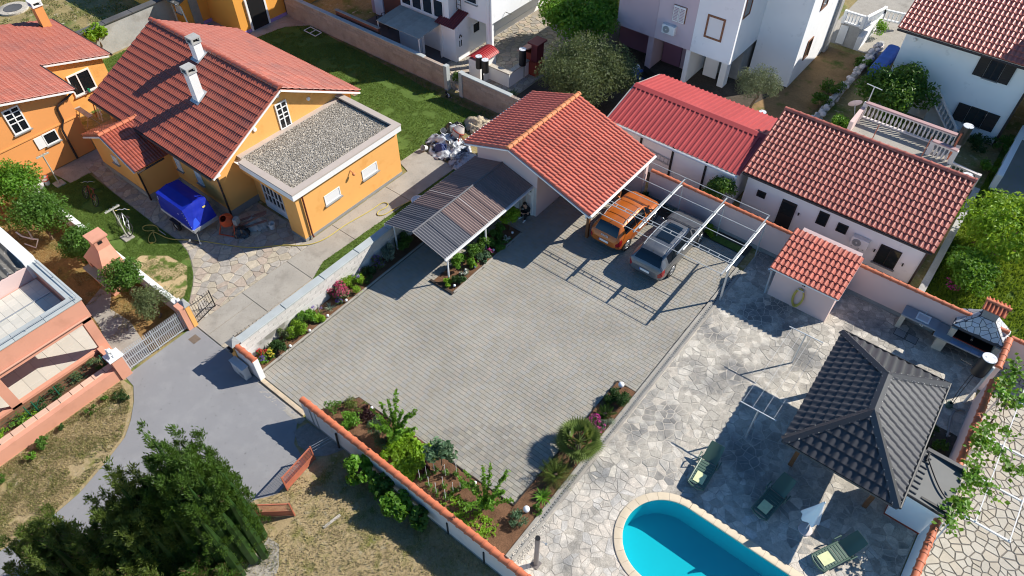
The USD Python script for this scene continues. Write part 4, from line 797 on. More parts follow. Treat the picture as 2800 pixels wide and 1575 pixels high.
# annex beside it
H2 = thing('pool_annex', 'white annex with red base line and shallow dark roof joined to the gazebo corner', 'annex')
MB().box(3.68, 4.98, 17.25, 19.1, .0, 1.98).build('wall', M['whitewall'], H2)
MB().box(3.66, 5.0, 17.23, 19.1, .0, .07).build('plinth', M['redpaint'], H2)
MB().add([(3.55, 17.0, 2.12), (5.06, 17.0, 2.0), (5.06, 19.2, 2.0), (3.6, 19.2, 2.12), (3.55, 17.0, 2.04), (5.06, 17.0, 1.92), (5.06, 19.2, 1.92), (3.6, 19.2, 2.04)], [(0, 1, 2, 3), (4, 7, 6, 5), (0, 4, 5, 1), (1, 5, 6, 2), (2, 6, 7, 3), (3, 7, 4, 0)]).build('roof', mat('grey_roof_felt', (.115, .12, .12), .6, n1=(2, .1)), H2)
MB().tube([(3.5, 16.98, 2.08), (5.08, 16.98, 1.98)], .05, 8).build('gutter', M['black'], H2, 40)
MB().box(4.16, 4.98, 17.12, 17.2, 1.99, 2.1).build('roof_edge', M['black'], H2)
for i in range(9): MB().cyl((3.65, 17.15+i*.235, 2.13), (3.98, 17.15+i*.235, 2.10), .03, n=8).build('roof_rib', M['metal_black'], H2, 40)
MB().box(3.58, 3.74, 17.0, 19.2, 2.12, 2.16).box(3.58, 5.05, 19.05, 19.2, 2.04, 2.16).each('roof_flashing', M['metal_black'], H2)
pp = thing('black_pipe', 'curved black pipe lying on the grey annex roof', 'pipe')
t = np.linspace(0, 1, 16); MB().tube(np.c_[3.85+.95*t+.1*np.sin(t*3), 18.75-1.1*t-.22*np.sin(t*math.pi), 2.16-.09*t+.02], .028, 8).build('hose', M['black'], pp, True); MB().cyl((3.85, 18.6, 2.16), (3.85, 18.95, 2.18), .04).build('end_cap', M['black'], pp)
# ---- stone barbecue with sink counter
H = thing('stone_barbecue', 'outdoor barbecue with crazy paved stone hood, grey worktop and sink against the pink wall', 'barbecue')
ct = mat('blue_grey_worktop', (.27, .295, .33), .5, n1=(2, .1)); cs = mat('cream_stone', (.52, .47, .38), .8, var=.06, n1=(3, .12))
MB().box(1.0, 2.45, 26.25, 26.92, .80, .88).build('worktop', ct, H)
MB().box(1.02, 1.22, 26.3, 26.9, .0, .80).build('support', cs, H)
s = MB().box(1.55, 2.1, 26.36, 26.42, .882, .91).box(1.55, 2.1, 26.78, 26.84, .882, .91).box(1.55, 1.61, 26.42, 26.78, .882, .91).box(2.04, 2.1, 26.42, 26.78, .882, .91).build('sink', M['white'], H)
MB().box(1.61, 2.04, 26.42, 26.78, .882, .888).build('bowl', M['palepink'], s); MB().tube([(1.82, 26.86, .9), (1.82, 26.86, 1.12), (1.82, 26.78, 1.16), (1.82, 26.7, 1.1)], .014, 6).build('tap', M['galv'], s, True)
MB().tube([(1.8, 26.5, .8), (1.85, 26.5, .55), (1.95, 26.5, .5), (1.98, 26.6, .7)], .03, 8).build('waste_pipe', M['white'], s, True)
MB().box(2.45, 4.84, 26.0, 26.92, .74, .82).build('worktop', ct, H)
for i in range(6): MB().box(3.12+i*.28, 3.385+i*.28, 25.99, 26.2, .822, .83).build('front_tile', [mat('blue_tile', (.25, .32, .47), .35, var=.12)][0] if i == 0 else '/World/Looks/blue_tile', H)
for x0, x1 in ((2.65, 3.05), (4.5, 4.82)): MB().box(x0, x1, 26.1, 26.9, .0, .74).build('support', cs, H)
MB().box(2.45, 4.84, 26.85, 26.93, .0, .74).build('back_wall', M['darksoil'], H)
for x0, x1 in ((2.9, 3.12), (4.62, 4.84)): MB().box(x0, x1, 26.35, 26.95, .82, 1.30).build('pier', cs, H)
MB().box(3.12, 4.62, 26.9, 26.98, .82, 1.30).build('fireback', M['black'], H)
MB().box(3.13, 4.61, 26.4, 26.9, .822, .84).build('hearth', M['black'], H); MB().box(3.12, 4.62, 26.36, 26.40, .82, .86).build('hearth_edge', M['redpaint'], H)
hb = [(2.86, 26.45, 1.38), (4.90, 26.45, 1.38), (4.90, 27.6, 1.38), (2.86, 27.6, 1.38)]; ht = [(3.56, 26.95, 2.0), (4.13, 26.95, 2.0), (4.13, 27.4, 2.0), (3.56, 27.4, 2.0)]
hood = MB().add(hb+ht, [(0, 1, 5, 4), (1, 2, 6, 5), (2, 3, 7, 6), (3, 0, 4, 7), (0, 3, 2, 1)]).box(2.86, 4.9, 26.45, 27.6, 1.28, 1.38).build('hood', mat('hood_joint', (.07, .075, .085), .9), H)
hst = [mat('hood_stone', (.60, .59, .57), .7, var=.10, n1=(4, .1)), mat('hood_stone_blue', (.52, .54, .57), .7, var=.10, n1=(4, .1))]
for fi, (i, j) in enumerate(((0, 1), (1, 2), (3, 0))):
    A, B, C, D_ = (np.array(q, float) for q in (hb[i], hb[j], ht[j], ht[i])); U = (B-A)/np.linalg.norm(B-A); n = np.cross(U, D_-A); n /= np.linalg.norm(n); n = n if n[2] > 0 else -n; V = np.cross(n, U)
    pg = Polygon([((q-A) @ U, (q-A) @ V) for q in (A, B, C, D_)]).buffer(-.012)
    for k, (v, f) in enumerate(crazy(pg, .24, .008, -.004, .012, 40+fi, tilt=.001)):
        MB().add(A+v[:, :1]*U+v[:, 1:2]*V+v[:, 2:]*n, f).build('hood_stone', hst[k % 2], hood)
MB().box(3.57, 4.12, 26.96, 27.39, 1.98, 2.52).build('chimney', M['plinth'], H)
cpm = roof_deck(H, [[(3.42, 26.82, 2.50), (4.27, 26.82, 2.50), (4.27, 27.17, 2.68), (3.42, 27.17, 2.68)], [(4.27, 27.55, 2.50), (3.42, 27.55, 2.50), (3.42, 27.17, 2.68), (4.27, 27.17, 2.68)]], M['tile_terra'], 'chimney_roof', .04)
for v, f in tiles((3.4, 26.78, 2.5), (1, 0, 0), (0, .39, .2), .9, .44, .15, .44, 'barrel', lift=.03)+tiles((4.3, 27.58, 2.5), (-1, 0, 0), (0, -.41, .2), .9, .44, .15, .44, 'barrel', lift=.03): MB().add(v, f).build('roof_tile', M['tile_terra'], cpm, 40)
ridge_tiles((3.38, 27.17, 2.72), (4.32, 27.17, 2.72), .085, .47, 'ridge_tile', M['tile_terra'], cpm)
MB().box(3.7, 3.78, 26.2, 26.5, 1.2, 1.28).build('spit_motor', M['black'], H)
# ---- walls with terracotta caps
def capped_wall(name, label, a, b, th, h, m, r_, base=None, step=.37, cap='tile_terra', z0=-.03, axis=None):
    w = thing(name, label, 'wall'); a, b = np.array(a, float), np.array(b, float); d = (b-a)/np.linalg.norm(b-a); nrm = np.array((-d[1], d[0]))
    pg = Polygon([a+nrm*th/2, b+nrm*th/2, b-nrm*th/2, a-nrm*th/2])
    MB().poly(pg, z0, h).build('wall_body', m, w)
    if base: MB().poly(pg.buffer(.012, join_style=2), z0, base).build('plinth', M['plinth'], w)
    ridge_tiles((*a, h+.01), (*b, h+.01), r_, step, 'cap_tile', M[cap], w)
    return w
fw = capped_wall('front_wall', 'long low pale wall with terracotta caps along the vegetable bed', (-15.78, 7.0), (1.5, 7.0), .2, 1.28, M['palepink'], .135, .1)
MB().box(-15.3, -15.24, 6.88, 6.9, 0, 1.28).box(-15.0, -14.96, 6.885, 6.9, .0, 1.28).each('wall_post', M['plinth'], fw)
for x_ in (-8.2, -6.55): MB().box(x_-.025, x_+.025, 6.86, 6.9, 0, .9).build('iron_post', M['black'], fw)
ew = capped_wall('entrance_wall', 'short white wall with terracotta caps left of the yard entrance', (-19.9, 7.05), (-18.72, 7.05), .22, 1.22, M['palepink'], .13)
MB().box(-18.72, -18.66, 6.93, 7.17, -.02, 1.24).build('end_face', M['white'], ew)
capped_wall('back_wall', 'long pink boundary wall with terracotta caps behind cars and shed', (-12.2, 27.08), (4.75, 27.08), .2, 1.68, M['pink'], .115, .22)
capped_wall('far_right_wall', 'pink boundary wall with terracotta caps right of the stone barbecue', (4.95, 27.08), (12, 27.08), .2, 1.5, M['pink'], .115)
capped_wall('terrace_wall', 'short pink wall with terracotta caps running toward the black drum', (4.92, 26.95), (4.92, 25.1), .2, 1.52, M['pink'], .13)
capped_wall('terrace_wall', 'long pink terrace wall with terracotta caps beneath the grape vine', (4.95, 24.4), (4.95, 19.2), .2, 1.42, M['pink'], .13)
capped_wall('terrace_wall', 'pale terrace wall with terracotta caps below the white annex', (5.0, 17.2), (5.0, 8.5), .2, 1.32, M['whitewall'], .13)
# ---- block wall between the yards
w = thing('block_wall', 'long white block wall with grey coping between yard and stone driveway', 'wall')
MB().box(-20.2, -19.86, 7.2, 22.4, -.03, .62).build('footing', M['stainwall'], w)
MB().box(-20.18, -19.88, 7.2, 22.4, .62, 1.25).build('core', M['blockmortar'], w)
its = []
for j in range(3):
    for i in range(33):
        y0 = 7.2+(i-.5*(j % 2))*.47; y1 = min(y0+.46, 22.4); y0 = max(y0, 7.2)
        if y1-y0 > .1:
            v, f = slab(0, y1-y0, 0, .20, 0, .02, .006); its.append((np.c_[-19.885+v[:, 2], y0+v[:, 0], .63+j*.205+v[:, 1]], f[:, ::-1]*1))
pieces(its, 'block', 'blocks_beyond', M['blocks'], w)
y0 = 7.25
for Lb in (2.35, 2.2, 2.1, 2.0, 2.0, 2.2, 2.3): MB().add(*slab(-20.24, -19.84, y0, y0+Lb-.035, 1.25, 1.33, .012)).build('coping_stone', M['coping_grey'], w); y0 += Lb
MB().box(-20.3, -19.9, 6.9, 7.24, -.03, 1.32).build('pillar', M['orange'], w)
MB().add(*[(np.array([(-20.36, 6.84, 1.32), (-19.86, 6.84, 1.32), (-19.86, 7.28, 1.32), (-20.36, 7.28, 1.32), (-20.11, 7.06, 1.48)])), np.array([(0, 1, 4), (1, 2, 4), (2, 3, 4), (3, 0, 4)])]).build('pillar_cap', M['plinth'], w)
mb = thing('mailbox', 'small dark mailbox on the amber pillar by the driveway', 'mailbox'); MB().man(rbox(-20.2, -19.98, 6.76, 6.89, .95, 1.2, .03, 8)).build('box', M['black'], mb, 40); MB().box(-20.17, -20.01, 6.752, 6.76, 1.12, 1.14).build('slot', M['galv'], mb)
# ---- garden walls to the left and rear
w = thing('low_garden_wall', 'low garden wall with worn white top behind the row of shrubs', 'wall')
MB().box(-38.2, -23.75, 6.93, 7.13, -.03, .84).build('wall_body', M['palepink'], w)
for i in range(12): MB().add(*slab(-38.2+i*1.2, -37.01+i*1.2, 6.9, 7.16, .84, .90, .012)).build('wall_cap', M['whitewall'], w)
w = thing('gate_pillar', 'salmon and amber gate pillar with grey cap beside the black iron gate', 'pillar')
MB().box(-23.72, -23.28, 6.68, 6.93, -.03, 1.36).build('salmon_side', M['salmon'], w); MB().box(-23.70, -23.26, 6.932, 7.13, -.03, 1.34).build('amber_side', M['orange'], w)
MB().add(np.array([(-23.78, 6.9, 1.34), (-23.2, 6.9, 1.34), (-23.2, 7.2, 1.34), (-23.78, 7.2, 1.34), (-23.5, 7.05, 1.5)]), np.array([(0, 1, 4), (1, 2, 4), (2, 3, 4), (3, 0, 4)])).build('cap', M['plinth'], w)
w = thing('old_boundary_wall', 'long old reddish block wall at the far edge of the green back lawn', 'wall')
for x0, x1 in ((-42.3, -27.35), (-25.95, -21.4)):
    MB().box(x0, x1, 28.05, 28.27, -.03, 1.5).build('wall_body', M['oldwall'], w)
    n = 0
    for j in range(3):
        L_ = .62; k = int((x1-x0)/L_)
        for i in range(k):
            xx = x0+(i+.5*(j % 2))*L_
            if xx+L_ < x1: v, f = slab(0, L_-.012, 0, .2, 0, .016, .005); MB().add(np.c_[xx+v[:, 0], 28.05-v[:, 2], .86+j*.213+v[:, 1]], f).build('block', '/World/Looks/old_block' if n or x0 > -40 else mat('old_block', (.40, .325, .28), .92, var=.12, n1=(6, .12), n2=(40, .12), spec=.15), w); n += 1
    for i in range(int((x1-x0)/1.9)): MB().add(*slab(x0+i*1.9, x0+(i+1)*1.9-.02, 28.0, 28.3, 1.5, 1.56, .01)).build('coping_stone', M['coping_grey'], w)
for x_ in (-27.2, -25.98): MB().box(x_-.13, x_+.13, 27.98, 28.28, -.03, 1.62).build('gate_post', M['coping_grey'], w)
w = thing('grey_plaster_wall', 'grey plastered boundary wall beside the orange house and dry meadow', 'wall')
MB().box(-47.6, -47.3, 12, 23.6, -.03, 1.9).build('wall_body', M['greywall'], w)
for i in range(6): MB().add(*slab(-47.75, -47.2, 12+i*1.93, 13.91+i*1.93, 1.9, 1.97, .012)).build('coping_stone', M['asphalt_dark'], w)
w = thing('garden_divider', 'weathered concrete strip wall between old white house and leafy garden', 'wall'); MB().box(1.12, 1.42, 28.2, 38, -.03, .42).build('wall_body', M['greywall'], w)
w = thing('rubble_wall', 'overgrown pale rubble wall beside the dirt path', 'wall'); r = np.random.default_rng(12); MB().box(-8.0, -7.72, 36.5, 50, -.03, .45).build('core', M['greywall'], w)
g = MB()
for i in range(120): g.sphere((-7.86+r.uniform(-.18, .18), r.uniform(36.6, 50), r.uniform(.1, .55)), r.uniform(.08, .18), 1, (1, 1.3, .8))
g.build('rubble', M['palepink'], w, kind='stuff')
# ---- salmon building with roof terrace, lower left
H = thing('salmon_building', 'salmon building with tiled roof terrace, open columns and grey corrugated roof', 'building')
S = M['salmon']
MB().box(-34, -25.0, -7, 4.0, 2.45, 2.60).build('terrace_floor', S, H)
fl = MB().box(-28.25, -25.3, -7, 3.65, 2.60, 2.612).build('tile_bed', M['plinth'], H)
its = []
for i in range(8):
    for j in range(26): its.append(slab(-28.22+i*.365, -28.22+i*.365+.358, 3.63-(j+1)*.365, 3.63-j*.365-.007, 2.612, 2.622, .003))
pieces(its, 'floor_tile', 'floor_tiles_beyond', M['tilefloor'], fl)
MB().box(-25.25, -24.87, -7, 4.05, 2.30, 3.30).build('parapet', S, H)
MB().box(-28.3, -25.25, 3.72, 4.05, 2.30, 3.30).build('parapet', S, H)
for y0 in np.arange(-7, 3.9, 1.2): MB().add(*slab(-25.3, -24.83, y0, min(y0+1.19, 4.09), 3.30, 3.36, .01)).build('parapet_cap', M['coping_grey'], H)
for x0 in (-28.3, -26.8): MB().add(*slab(x0, x0+1.49, 3.68, 4.09, 3.30, 3.36, .01)).build('parapet_cap', M['coping_grey'], H)
MB().tube([(-24.95, -7, 3.46), (-24.95, 3.98, 3.46), (-28.2, 3.98, 3.46)], .022, 8).build('handrail', M['galv'], H, 40)
for p in ((-24.95, 3.9), (-24.95, 1.9), (-24.95, -.2), (-24.95, -2.4), (-26.8, 3.98), (-28.1, 3.98)): MB().cyl((*p, 3.34), (*p, 3.46), .018, n=6).build('rail_post', M['galv'], H)
MB().box(-27.05, -26.99, .2, 3.6, 2.615, 2.66).build('floor_rail', M['galv'], H)
MB().tube([(-24.82, -7, 2.42), (-24.82, 3.9, 2.4)], .045, 8).build('gutter', M['tile_terra'] if 0 else mat('salmon_gutter', (.55, .30, .22), .5), H, 40)
MB().box(-34, -28.3, 3.58, 4.05, 2.3, 3.62).build('side_wall', M['white'], H)
MB().box(-28.65, -28.3, -7, 3.58, 2.6, 3.28).build('inner_wall', M['pink'], H)
for i in range(9): corr((-28.35, 3.55-(i+1)*1.16, 3.32+.004*(i % 2)), (0, 1, 0), (-5, 0, 1.0), 1.18, 5.1, .29, .045, 6).build('roof_sheet', M['fibre'], H, 45)
for y_ in (3.82, .05, -3.8): MB().box(-25.25, -24.9, y_-.2, y_+.17, -.02, 2.3).build('column', S, H)
MB().box(-25.25, -24.9, -7, 4.0, 2.12, 2.3).build('beam', S, H)
MB().box(-34, -30.2, -7, 4.0, -.02, 2.45).build('wall', S, H)
MB().box(-30.2, -25.1, -7, 3.95, -.03, .05).build('patio_bed', M['plinth'], H)
its = []
for i in range(8):
    for j in range(17): its.append(slab(-30.15+i*.62, -30.15+i*.62+.61, 3.9-(j+1)*.62, 3.9-j*.62-.01, .05, .062, .004))
pieces(its, 'patio_tile', 'patio_tiles_beyond', M['tilefloor'], H)
# planter in front of it
P = thing('planter', 'long salmon planter wall with pale cap tiles and green wire fence beside the road', 'planter')
MB().box(-23.52, -23.27, -7, 3.72, -.05, .62).box(-25.1, -24.9, -7, 3.72, -.05, .5).box(-24.9, -23.52, 3.5, 3.72, -.05, .62).each('planter_wall', S, P)
MB().box(-24.9, -23.52, -7, 3.5, -.02, .38).build('soil', M['soil'], P)
pt = mat('pale_cap_tile', (.66, .43, .32), .8, var=.06)
for i in range(22): MB().add(*slab(-23.78, -23.50, -6.9+i*.475, -6.9+i*.475+.455, .62, .655, .01)).build('cap_tile', pt, P)
gp = mat('green_fence', (.01, .11, .06), .5)
F = thing('wire_fence', 'dark green posts and wire mesh standing in the salmon planter', 'fence')
for y_ in (3.3, 1.35, .45, .15, -1.35, -2.8, -4.3): MB().tube([(-24.0, y_, .38), (-24.0, y_, 1.12)], .025, 6).build('post', gp, F)
for y_ in (.3,): MB().bar((-24.0, y_-.1, .42), (-24.0, y_+.5, 1.1), .02).build('brace', gp, F)
g = MB()
for z_ in (.55, .75, .95, 1.1): g.bar((-24.0, -6.5, z_), (-24.0, 3.4, z_), .007)
for y_ in np.arange(-6.5, 3.4, .14): g.bar((-24.0, y_, .5), (-24.0, y_, 1.12), .005)
g.build('mesh', gp, F, kind='stuff')
w = thing('gate_pillar', 'salmon pillar with grey cap at the corner of the planter', 'pillar'); MB().box(-23.62, -23.2, 3.4, 3.85, -.05, 1.22).build('pillar_body', S, w); MB().add(*slab(-23.7, -23.12, 3.32, 3.93, 1.22, 1.28, .02)).build('cap', M['whitewall'], w)
def lion(loc, rz, label):
    t = thing('lion_statue', label, 'statue', loc, rz)
    MB().box(-.17, .2, -.13, .13, 0, .05).build('base', M['white'], t)
    b = hull(((-.1, 0, .13), .09), ((-.02, 0, .2), .085)) + hull(((-.02, 0, .2), .085), ((.06, 0, .33), .08)) + hull(((.06, 0, .33), .085), ((.09, 0, .42), .085))
    b += hull(((.1, 0, .43), .07), ((.18, 0, .40), .04)); b += m3.Manifold.sphere(.105, 20).translate((.07, 0, .39)) + m3.Manifold.sphere(.025, 10).translate((.06, .07, .5)) + m3.Manifold.sphere(.025, 10).translate((.06, -.07, .5))
    for s_ in (-1, 1): b += hull(((.07, s_*.06, .3), .04), ((.12, s_*.06, .08), .03)) + hull(((.12, s_*.06, .08), .03), ((.18, s_*.06, .075), .028)) + hull(((-.1, s_*.09, .12), .06), ((-.02, s_*.1, .085), .035))
    b += hull(((-.17, 0, .1), .025), ((-.19, .06, .12), .02))
    MB().man(b).build('body', M['white'], t, 50)
lion((-23.42, 3.6, 1.28), -20, 'white lion statue on the salmon planter pillar'); lion((-23.95, 7.02, .9), -20, 'white lion statue at the end of the low garden wall beside the gates')
def slat_gate(name, label, a, b, h, n, m, spear=True):
    g = thing(name, label, 'gate'); a, b = np.array(a, float), np.array(b, float); d = (b-a)/np.linalg.norm(b-a)
    for z_ in (.12, h*.5, h*.82): MB().bar((*a, z_), (*b, z_), .03, .04).build('rail', m, g)
    for t in (0, .5, 1): p = a+(b-a)*t; MB().bar((*p, .03), (*p, h+.02), .05, .05).build('stile', m, g)
    for i in range(1, n):
        p = a+(b-a)*i/n; MB().bar((*p, .06), (*p, h), .022, .03).add([(*(p-d*.016), h), (*(p+d*.016), h), (*p, h+.07)], [(0, 1, 2), (0, 2, 1)]).build('slat', m, g)
    return g
slat_gate('slatted_gate', 'pale grey steel slat gate closing the salmon house driveway', (-23.4, 3.9), (-23.42, 6.68), 1.2, 32, mat('gate_grey', (.42, .44, .46), .5))
def iron_gate(label, a, b, h, n, m=None):
    m = m or M['black']; g = thing('iron_gate', label, 'gate'); a, b = np.array(a, float), np.array(b, float); d = (b-a)/np.linalg.norm(b-a)
    top = lambda t: h-.22*math.sin(math.pi*t*.5)
    MB().bar((*a, .1), (*b, .1), .025, .035).build('bottom_rail', m, g); MB().bar((*a, .42), (*b, .42), .02, .03).build('middle_rail', m, g)
    MB().tube([(*(a+(b-a)*t), top(t)-.1) for t in np.linspace(0, 1, 9)], .016, 6).build('top_rail', m, g)
    for t in (0, 1): p = a+(b-a)*t; MB().bar((*p, .03), (*p, top(t)), .04, .04).build('stile', m, g)
    for i in range(1, n):
        t = i/n; p = a+(b-a)*t; MB().bar((*p, .1), (*p, top(t)), .014, .014).sphere((*p, top(t)+.03), .02, 0, (1, 1, 2)).sphere((*p, .75), .022, 0).build('bar', m, g)
    for s_ in (.35, .65):
        c = a+(b-a)*s_; t = np.linspace(0, 2*math.pi, 13); MB().tube([(*(c+d*.09*math.cos(q)), .62+.11*math.sin(q)) for q in t], .009, 5).build('scroll', m, g)
    return g
iron_gate('open black wrought iron gate leaf hinged on the amber pillar', (-23.3, 7.12), (-23.55, 8.25), 1.3, 9)
iron_gate('black wrought iron gate leaf lying open against the white block wall', (-20.42, 7.3), (-20.42, 9.6), 1.28, 12)
# ---- salmon barbecue in the side garden
H = thing('salmon_barbecue', 'salmon painted garden barbecue with tapering hood and square chimney among shrubs', 'barbecue')
MB().box(-29.4, -27.7, 5.75, 6.85, -.02, .75).build('base', S, H); MB().box(-29.5, -27.6, 5.6, 6.9, .75, .84).build('shelf', M['concrete'], H)
MB().box(-29.4, -29.15, 5.9, 6.85, .84, 1.4).box(-27.95, -27.7, 5.9, 6.85, .84, 1.4).box(-29.15, -27.95, 6.7, 6.85, .84, 1.4).each('side', S, H)
b0 = [(-29.42, 5.85, 1.4), (-27.68, 5.85, 1.4), (-27.68, 6.87, 1.4), (-29.42, 6.87, 1.4)]; b1 = [(-28.85, 6.25, 2.15), (-28.25, 6.25, 2.15), (-28.25, 6.85, 2.15), (-28.85, 6.85, 2.15)]
MB().add(b0+b1, [(0, 1, 5, 4), (1, 2, 6, 5), (2, 3, 7, 6), (3, 0, 4, 7), (0, 3, 2, 1)]).build('hood', S, H)
MB().box(-28.85, -28.25, 6.25, 6.85, 2.15, 2.7).build('chimney', S, H); MB().box(-28.25, -28.235, 6.4, 6.6, 2.45, 2.6).build('smoke_hole', M['black'], H)
MB().box(-28.92, -28.18, 6.18, 6.92, 2.7, 2.78).build('cap', S, H)
# ---- white house behind the lawn
H = thing('white_house', 'two storey white house with dark windows, tall white corner pole and low annex', 'house')
WW = M['whitewall']
MB().box(-38.0, -33.9, 32.2, 42, -.02, 3.2).build('garage_wall', M['lilac'], H)
MB().box(-36.6, -34.2, 32.1, 32.2, 0, 2.2).build('garage_door', M['brownwall'], H); MB().box(-37.6, -36.75, 32.12, 32.2, 0, 2.0).build('door', M['whitewall'], H)
MB().box(-33.9, -29.6, 31.2, 42, -.02, 6.2).build('wall', WW, H); MB().box(-29.6, -29.0, 32.1, 42, -.02, 2.6).build('wall', WW, H)
MB().box(-29.6, -27.0, 32.1, 42, 2.6, 6.6).build('upper_storey', WW, H)
MB().box(-29.0, -28.97, 35, 42, .0, .38).build('base_line', M['white'], H)
MB().box(-38.3, -29.6, 31.0, 42, 6.2, 6.35).build('flat_roof', M['plinth'], H)
for i in range(4):
    x0 = -33.75+i*.95
    window(H, 'y', 31.2, x0, x0+.85, 2.35, 3.55, M['white'], M['pane'], .05, -1, depth=.05); window(H, 'y', 31.2, x0, x0+.85, 3.7, 4.7, M['white'], M['pane'], .05, -1, depth=.05)
window(H, 'y', 32.1, -28.9, -28.0, 3.6, 4.5, M['white'], M['pane'], .06, -1, sill=M['plinth'])
window(H, 'x', -29.0, 32.7, 33.4, 1.1, 1.8, M['white'], M['pane'], .05, 1)
MB().add([(x, y, z) for x in (-30.2, -28.8) for y, z in ((30.8, -.02), (32.1, -.02), (32.1, 2.75), (30.8, 2.3))], [(0, 1, 2, 3), (4, 7, 6, 5), (0, 3, 7, 4), (1, 5, 6, 2), (3, 2, 6, 7)]).build('annex', WW, H)
corr((-30.35, 30.6, 2.36), (1, 0, 0), (0, 1.45, .5), 1.65, 1.6, .16, .025).build('annex_roof', M['winepaint'], H, 45)
d = MB().tube([(-28.77, 31.15+.22*t, 1.55+.18*math.sin(t*math.pi)) for t in np.linspace(0, 1, 7)], .03, 6).build('door_arch', M['black'], H)
MB().box(-28.8, -28.77, 31.15, 31.2, .95, 1.35).box(-28.8, -28.77, 31.32, 31.37, .95, 1.35).each('door_slit', M['black'], H)
MB().box(-27.55, -27.2, 32.35, 32.7, -.02, 2.6).build('corner_pier', WW, H)
MB().cyl((-27.0, 32.0, .0), (-27.0, 32.0, 9.5), .13, n=12).cyl((-26.8, 31.97, 0), (-26.8, 31.97, 9.5), .07, n=10).each('pole', M['white'], H, 40)
ld = MB()
for i in range(5): ld.bar((-29.55, 31.9, 3.0+i*.3), (-29.2, 31.9, 3.0+i*.3), .025)
ld.bar((-29.55, 31.9, 2.9), (-29.55, 31.9, 4.6), .03).bar((-29.2, 31.9, 2.9), (-29.2, 31.9, 4.6), .03); ld.build('ladder', M['black'], H)
MB().tube([(-29.95, 30.78, 2.3), (-29.95, 30.74, .1), (-29.95, 30.6, .05)], .045, 8).build('downpipe', M['white'], H, 40)
MB().bar((-26.97, 33.6, 2.9), (-26.5, 33.6, 2.9), .03).build('clothes_bracket', M['black'], H)
C = thing('reed_canopy', 'canopy of grey reed matting on thin white posts beside the white house', 'canopy')
rd = mat('reed_mat', (.37, .35, .31), .9, var=.1, n1=(3, .15), n2=(30, .2))
for i in range(5): MB().add(np.array([(-33.75+i*.75, 28.75, 2.12), (-33.75+i*.75+.76, 28.75, 2.11), (-33.75+i*.75+.76, 31.0, 2.28), (-33.75+i*.75, 31.0, 2.29)]+[(-33.75+i*.75, 28.75, 2.09), (-33.75+i*.75+.76, 28.75, 2.08), (-33.75+i*.75+.76, 31.0, 2.25), (-33.75+i*.75, 31.0, 2.26)]), [(0, 1, 2, 3), (4, 7, 6, 5), (0, 4, 5, 1), (1, 5, 6, 2), (3, 2, 6, 7), (0, 3, 7, 4)]).build('reed_panel', rd, C)
for x_ in (-33.7, -30.1): MB().tube([(x_, 28.85, 0), (x_, 28.85, 2.1)], .035, 8).build('post', M['white'], C, 40)
MB().bar((-33.75, 28.85, 2.05), (-30.0, 28.85, 2.05), .04, .05).build('beam', M['white'], C)
w = thing('brown_wall', 'low brown painted wall with pale top behind the old boundary wall', 'wall'); MB().box(-37.4, -33.4, 28.5, 28.66, -.02, 1.75).build('wall_body', M['brownwall'], w); MB().box(-37.45, -33.35, 28.47, 28.69, 1.75, 1.79).build('wall_cap', M['concrete'], w)
w = thing('white_partition', 'white partition wall under the reed canopy', 'wall'); MB().box(-33.3, -31.2, 30.2, 30.4, -.02, 1.3).build('wall_body', WW, w)
tb = thing('metal_trolley', 'black tubular garden trolley by the lilac garage', 'trolley')
for y_ in (31.0, 31.5): MB().tube([(-36.3, y_, .1), (-36.3, y_, .7), (-35.7, y_, .95), (-35.2, y_, .8), (-35.2, y_, .1)], .022, 6).build('frame', M['black'], tb, True)
MB().box(-36.3, -35.2, 31.0, 31.5, .4, .44).build('shelf', M['timber_dark'], tb)
# small red roofed store and chimney
H = thing('utility_kiosk', 'small white brick kiosk with bright red ribbed roof', 'kiosk')
MB().box(-26.8, -25.9, 29.75, 31.3, -.02, 1.5).build('body', M['white'], H)
g = MB(); U = np.linspace(0, 1, 9)
its = [(-26.95+1.25*t, 0, 1.52+.28*math.sin(math.pi*t)**.8) for t in U]
for i in range(12):
    y0 = 29.62+i*.15; V = np.array([(x, y0+dy, z+dz) for x, _, z in its for dy, dz in ((0, 0), (.08, 0), (.1, .03), (.14, .03), (.15, 0))]); k = 5
    MB().add(V, [(a*k+b, a*k+b+1, (a+1)*k+b+1, (a+1)*k+b) for a in range(8) for b in range(4)]).build('roof_strip', mat('kiosk_red', (.42, .03, .03), .5, var=.05) if i == 0 else '/World/Looks/kiosk_red', H)
w = thing('low_white_wall', 'low white wall with stone top beside the red roofed kiosk', 'wall'); MB().box(-25.9, -24.3, 30.6, 30.85, -.02, .9).box(-24.55, -24.3, 30.85, 32.6, -.02, .9).each('wall_body', WW, w); MB().box(-25.95, -24.25, 30.55, 30.9, .9, .97).box(-24.6, -24.25, 30.9, 32.65, .9, .97).each('wall_cap', M['mortar'], w)
H = thing('brick_barbecue', 'wine red garden barbecue with tall chimney and pitched tile hood', 'barbecue')
MB().box(-24.55, -23.75, 32.6, 33.5, -.02, .95).build('base', M['redpaint'], H); MB().box(-24.2, -23.75, 32.7, 33.4, .95, 2.1).build('chimney', M['winepaint'], H); MB().box(-24.4, -23.6, 32.55, 33.55, 2.1, 2.2).build('cap', M['winepaint'], H)
roof_deck(H, [[(-25.2, 32.5, 1.35), (-25.2, 33.5, 1.35), (-24.2, 33.5, 1.85), (-24.2, 32.5, 1.85)]], mat('hood_tile', (.40, .22, .18), .8, var=.1), 'hood', .05); MB().box(-25.0, -24.2, 32.7, 33.3, .95, 1.4).build('fire_chamber', M['redpaint'], H)
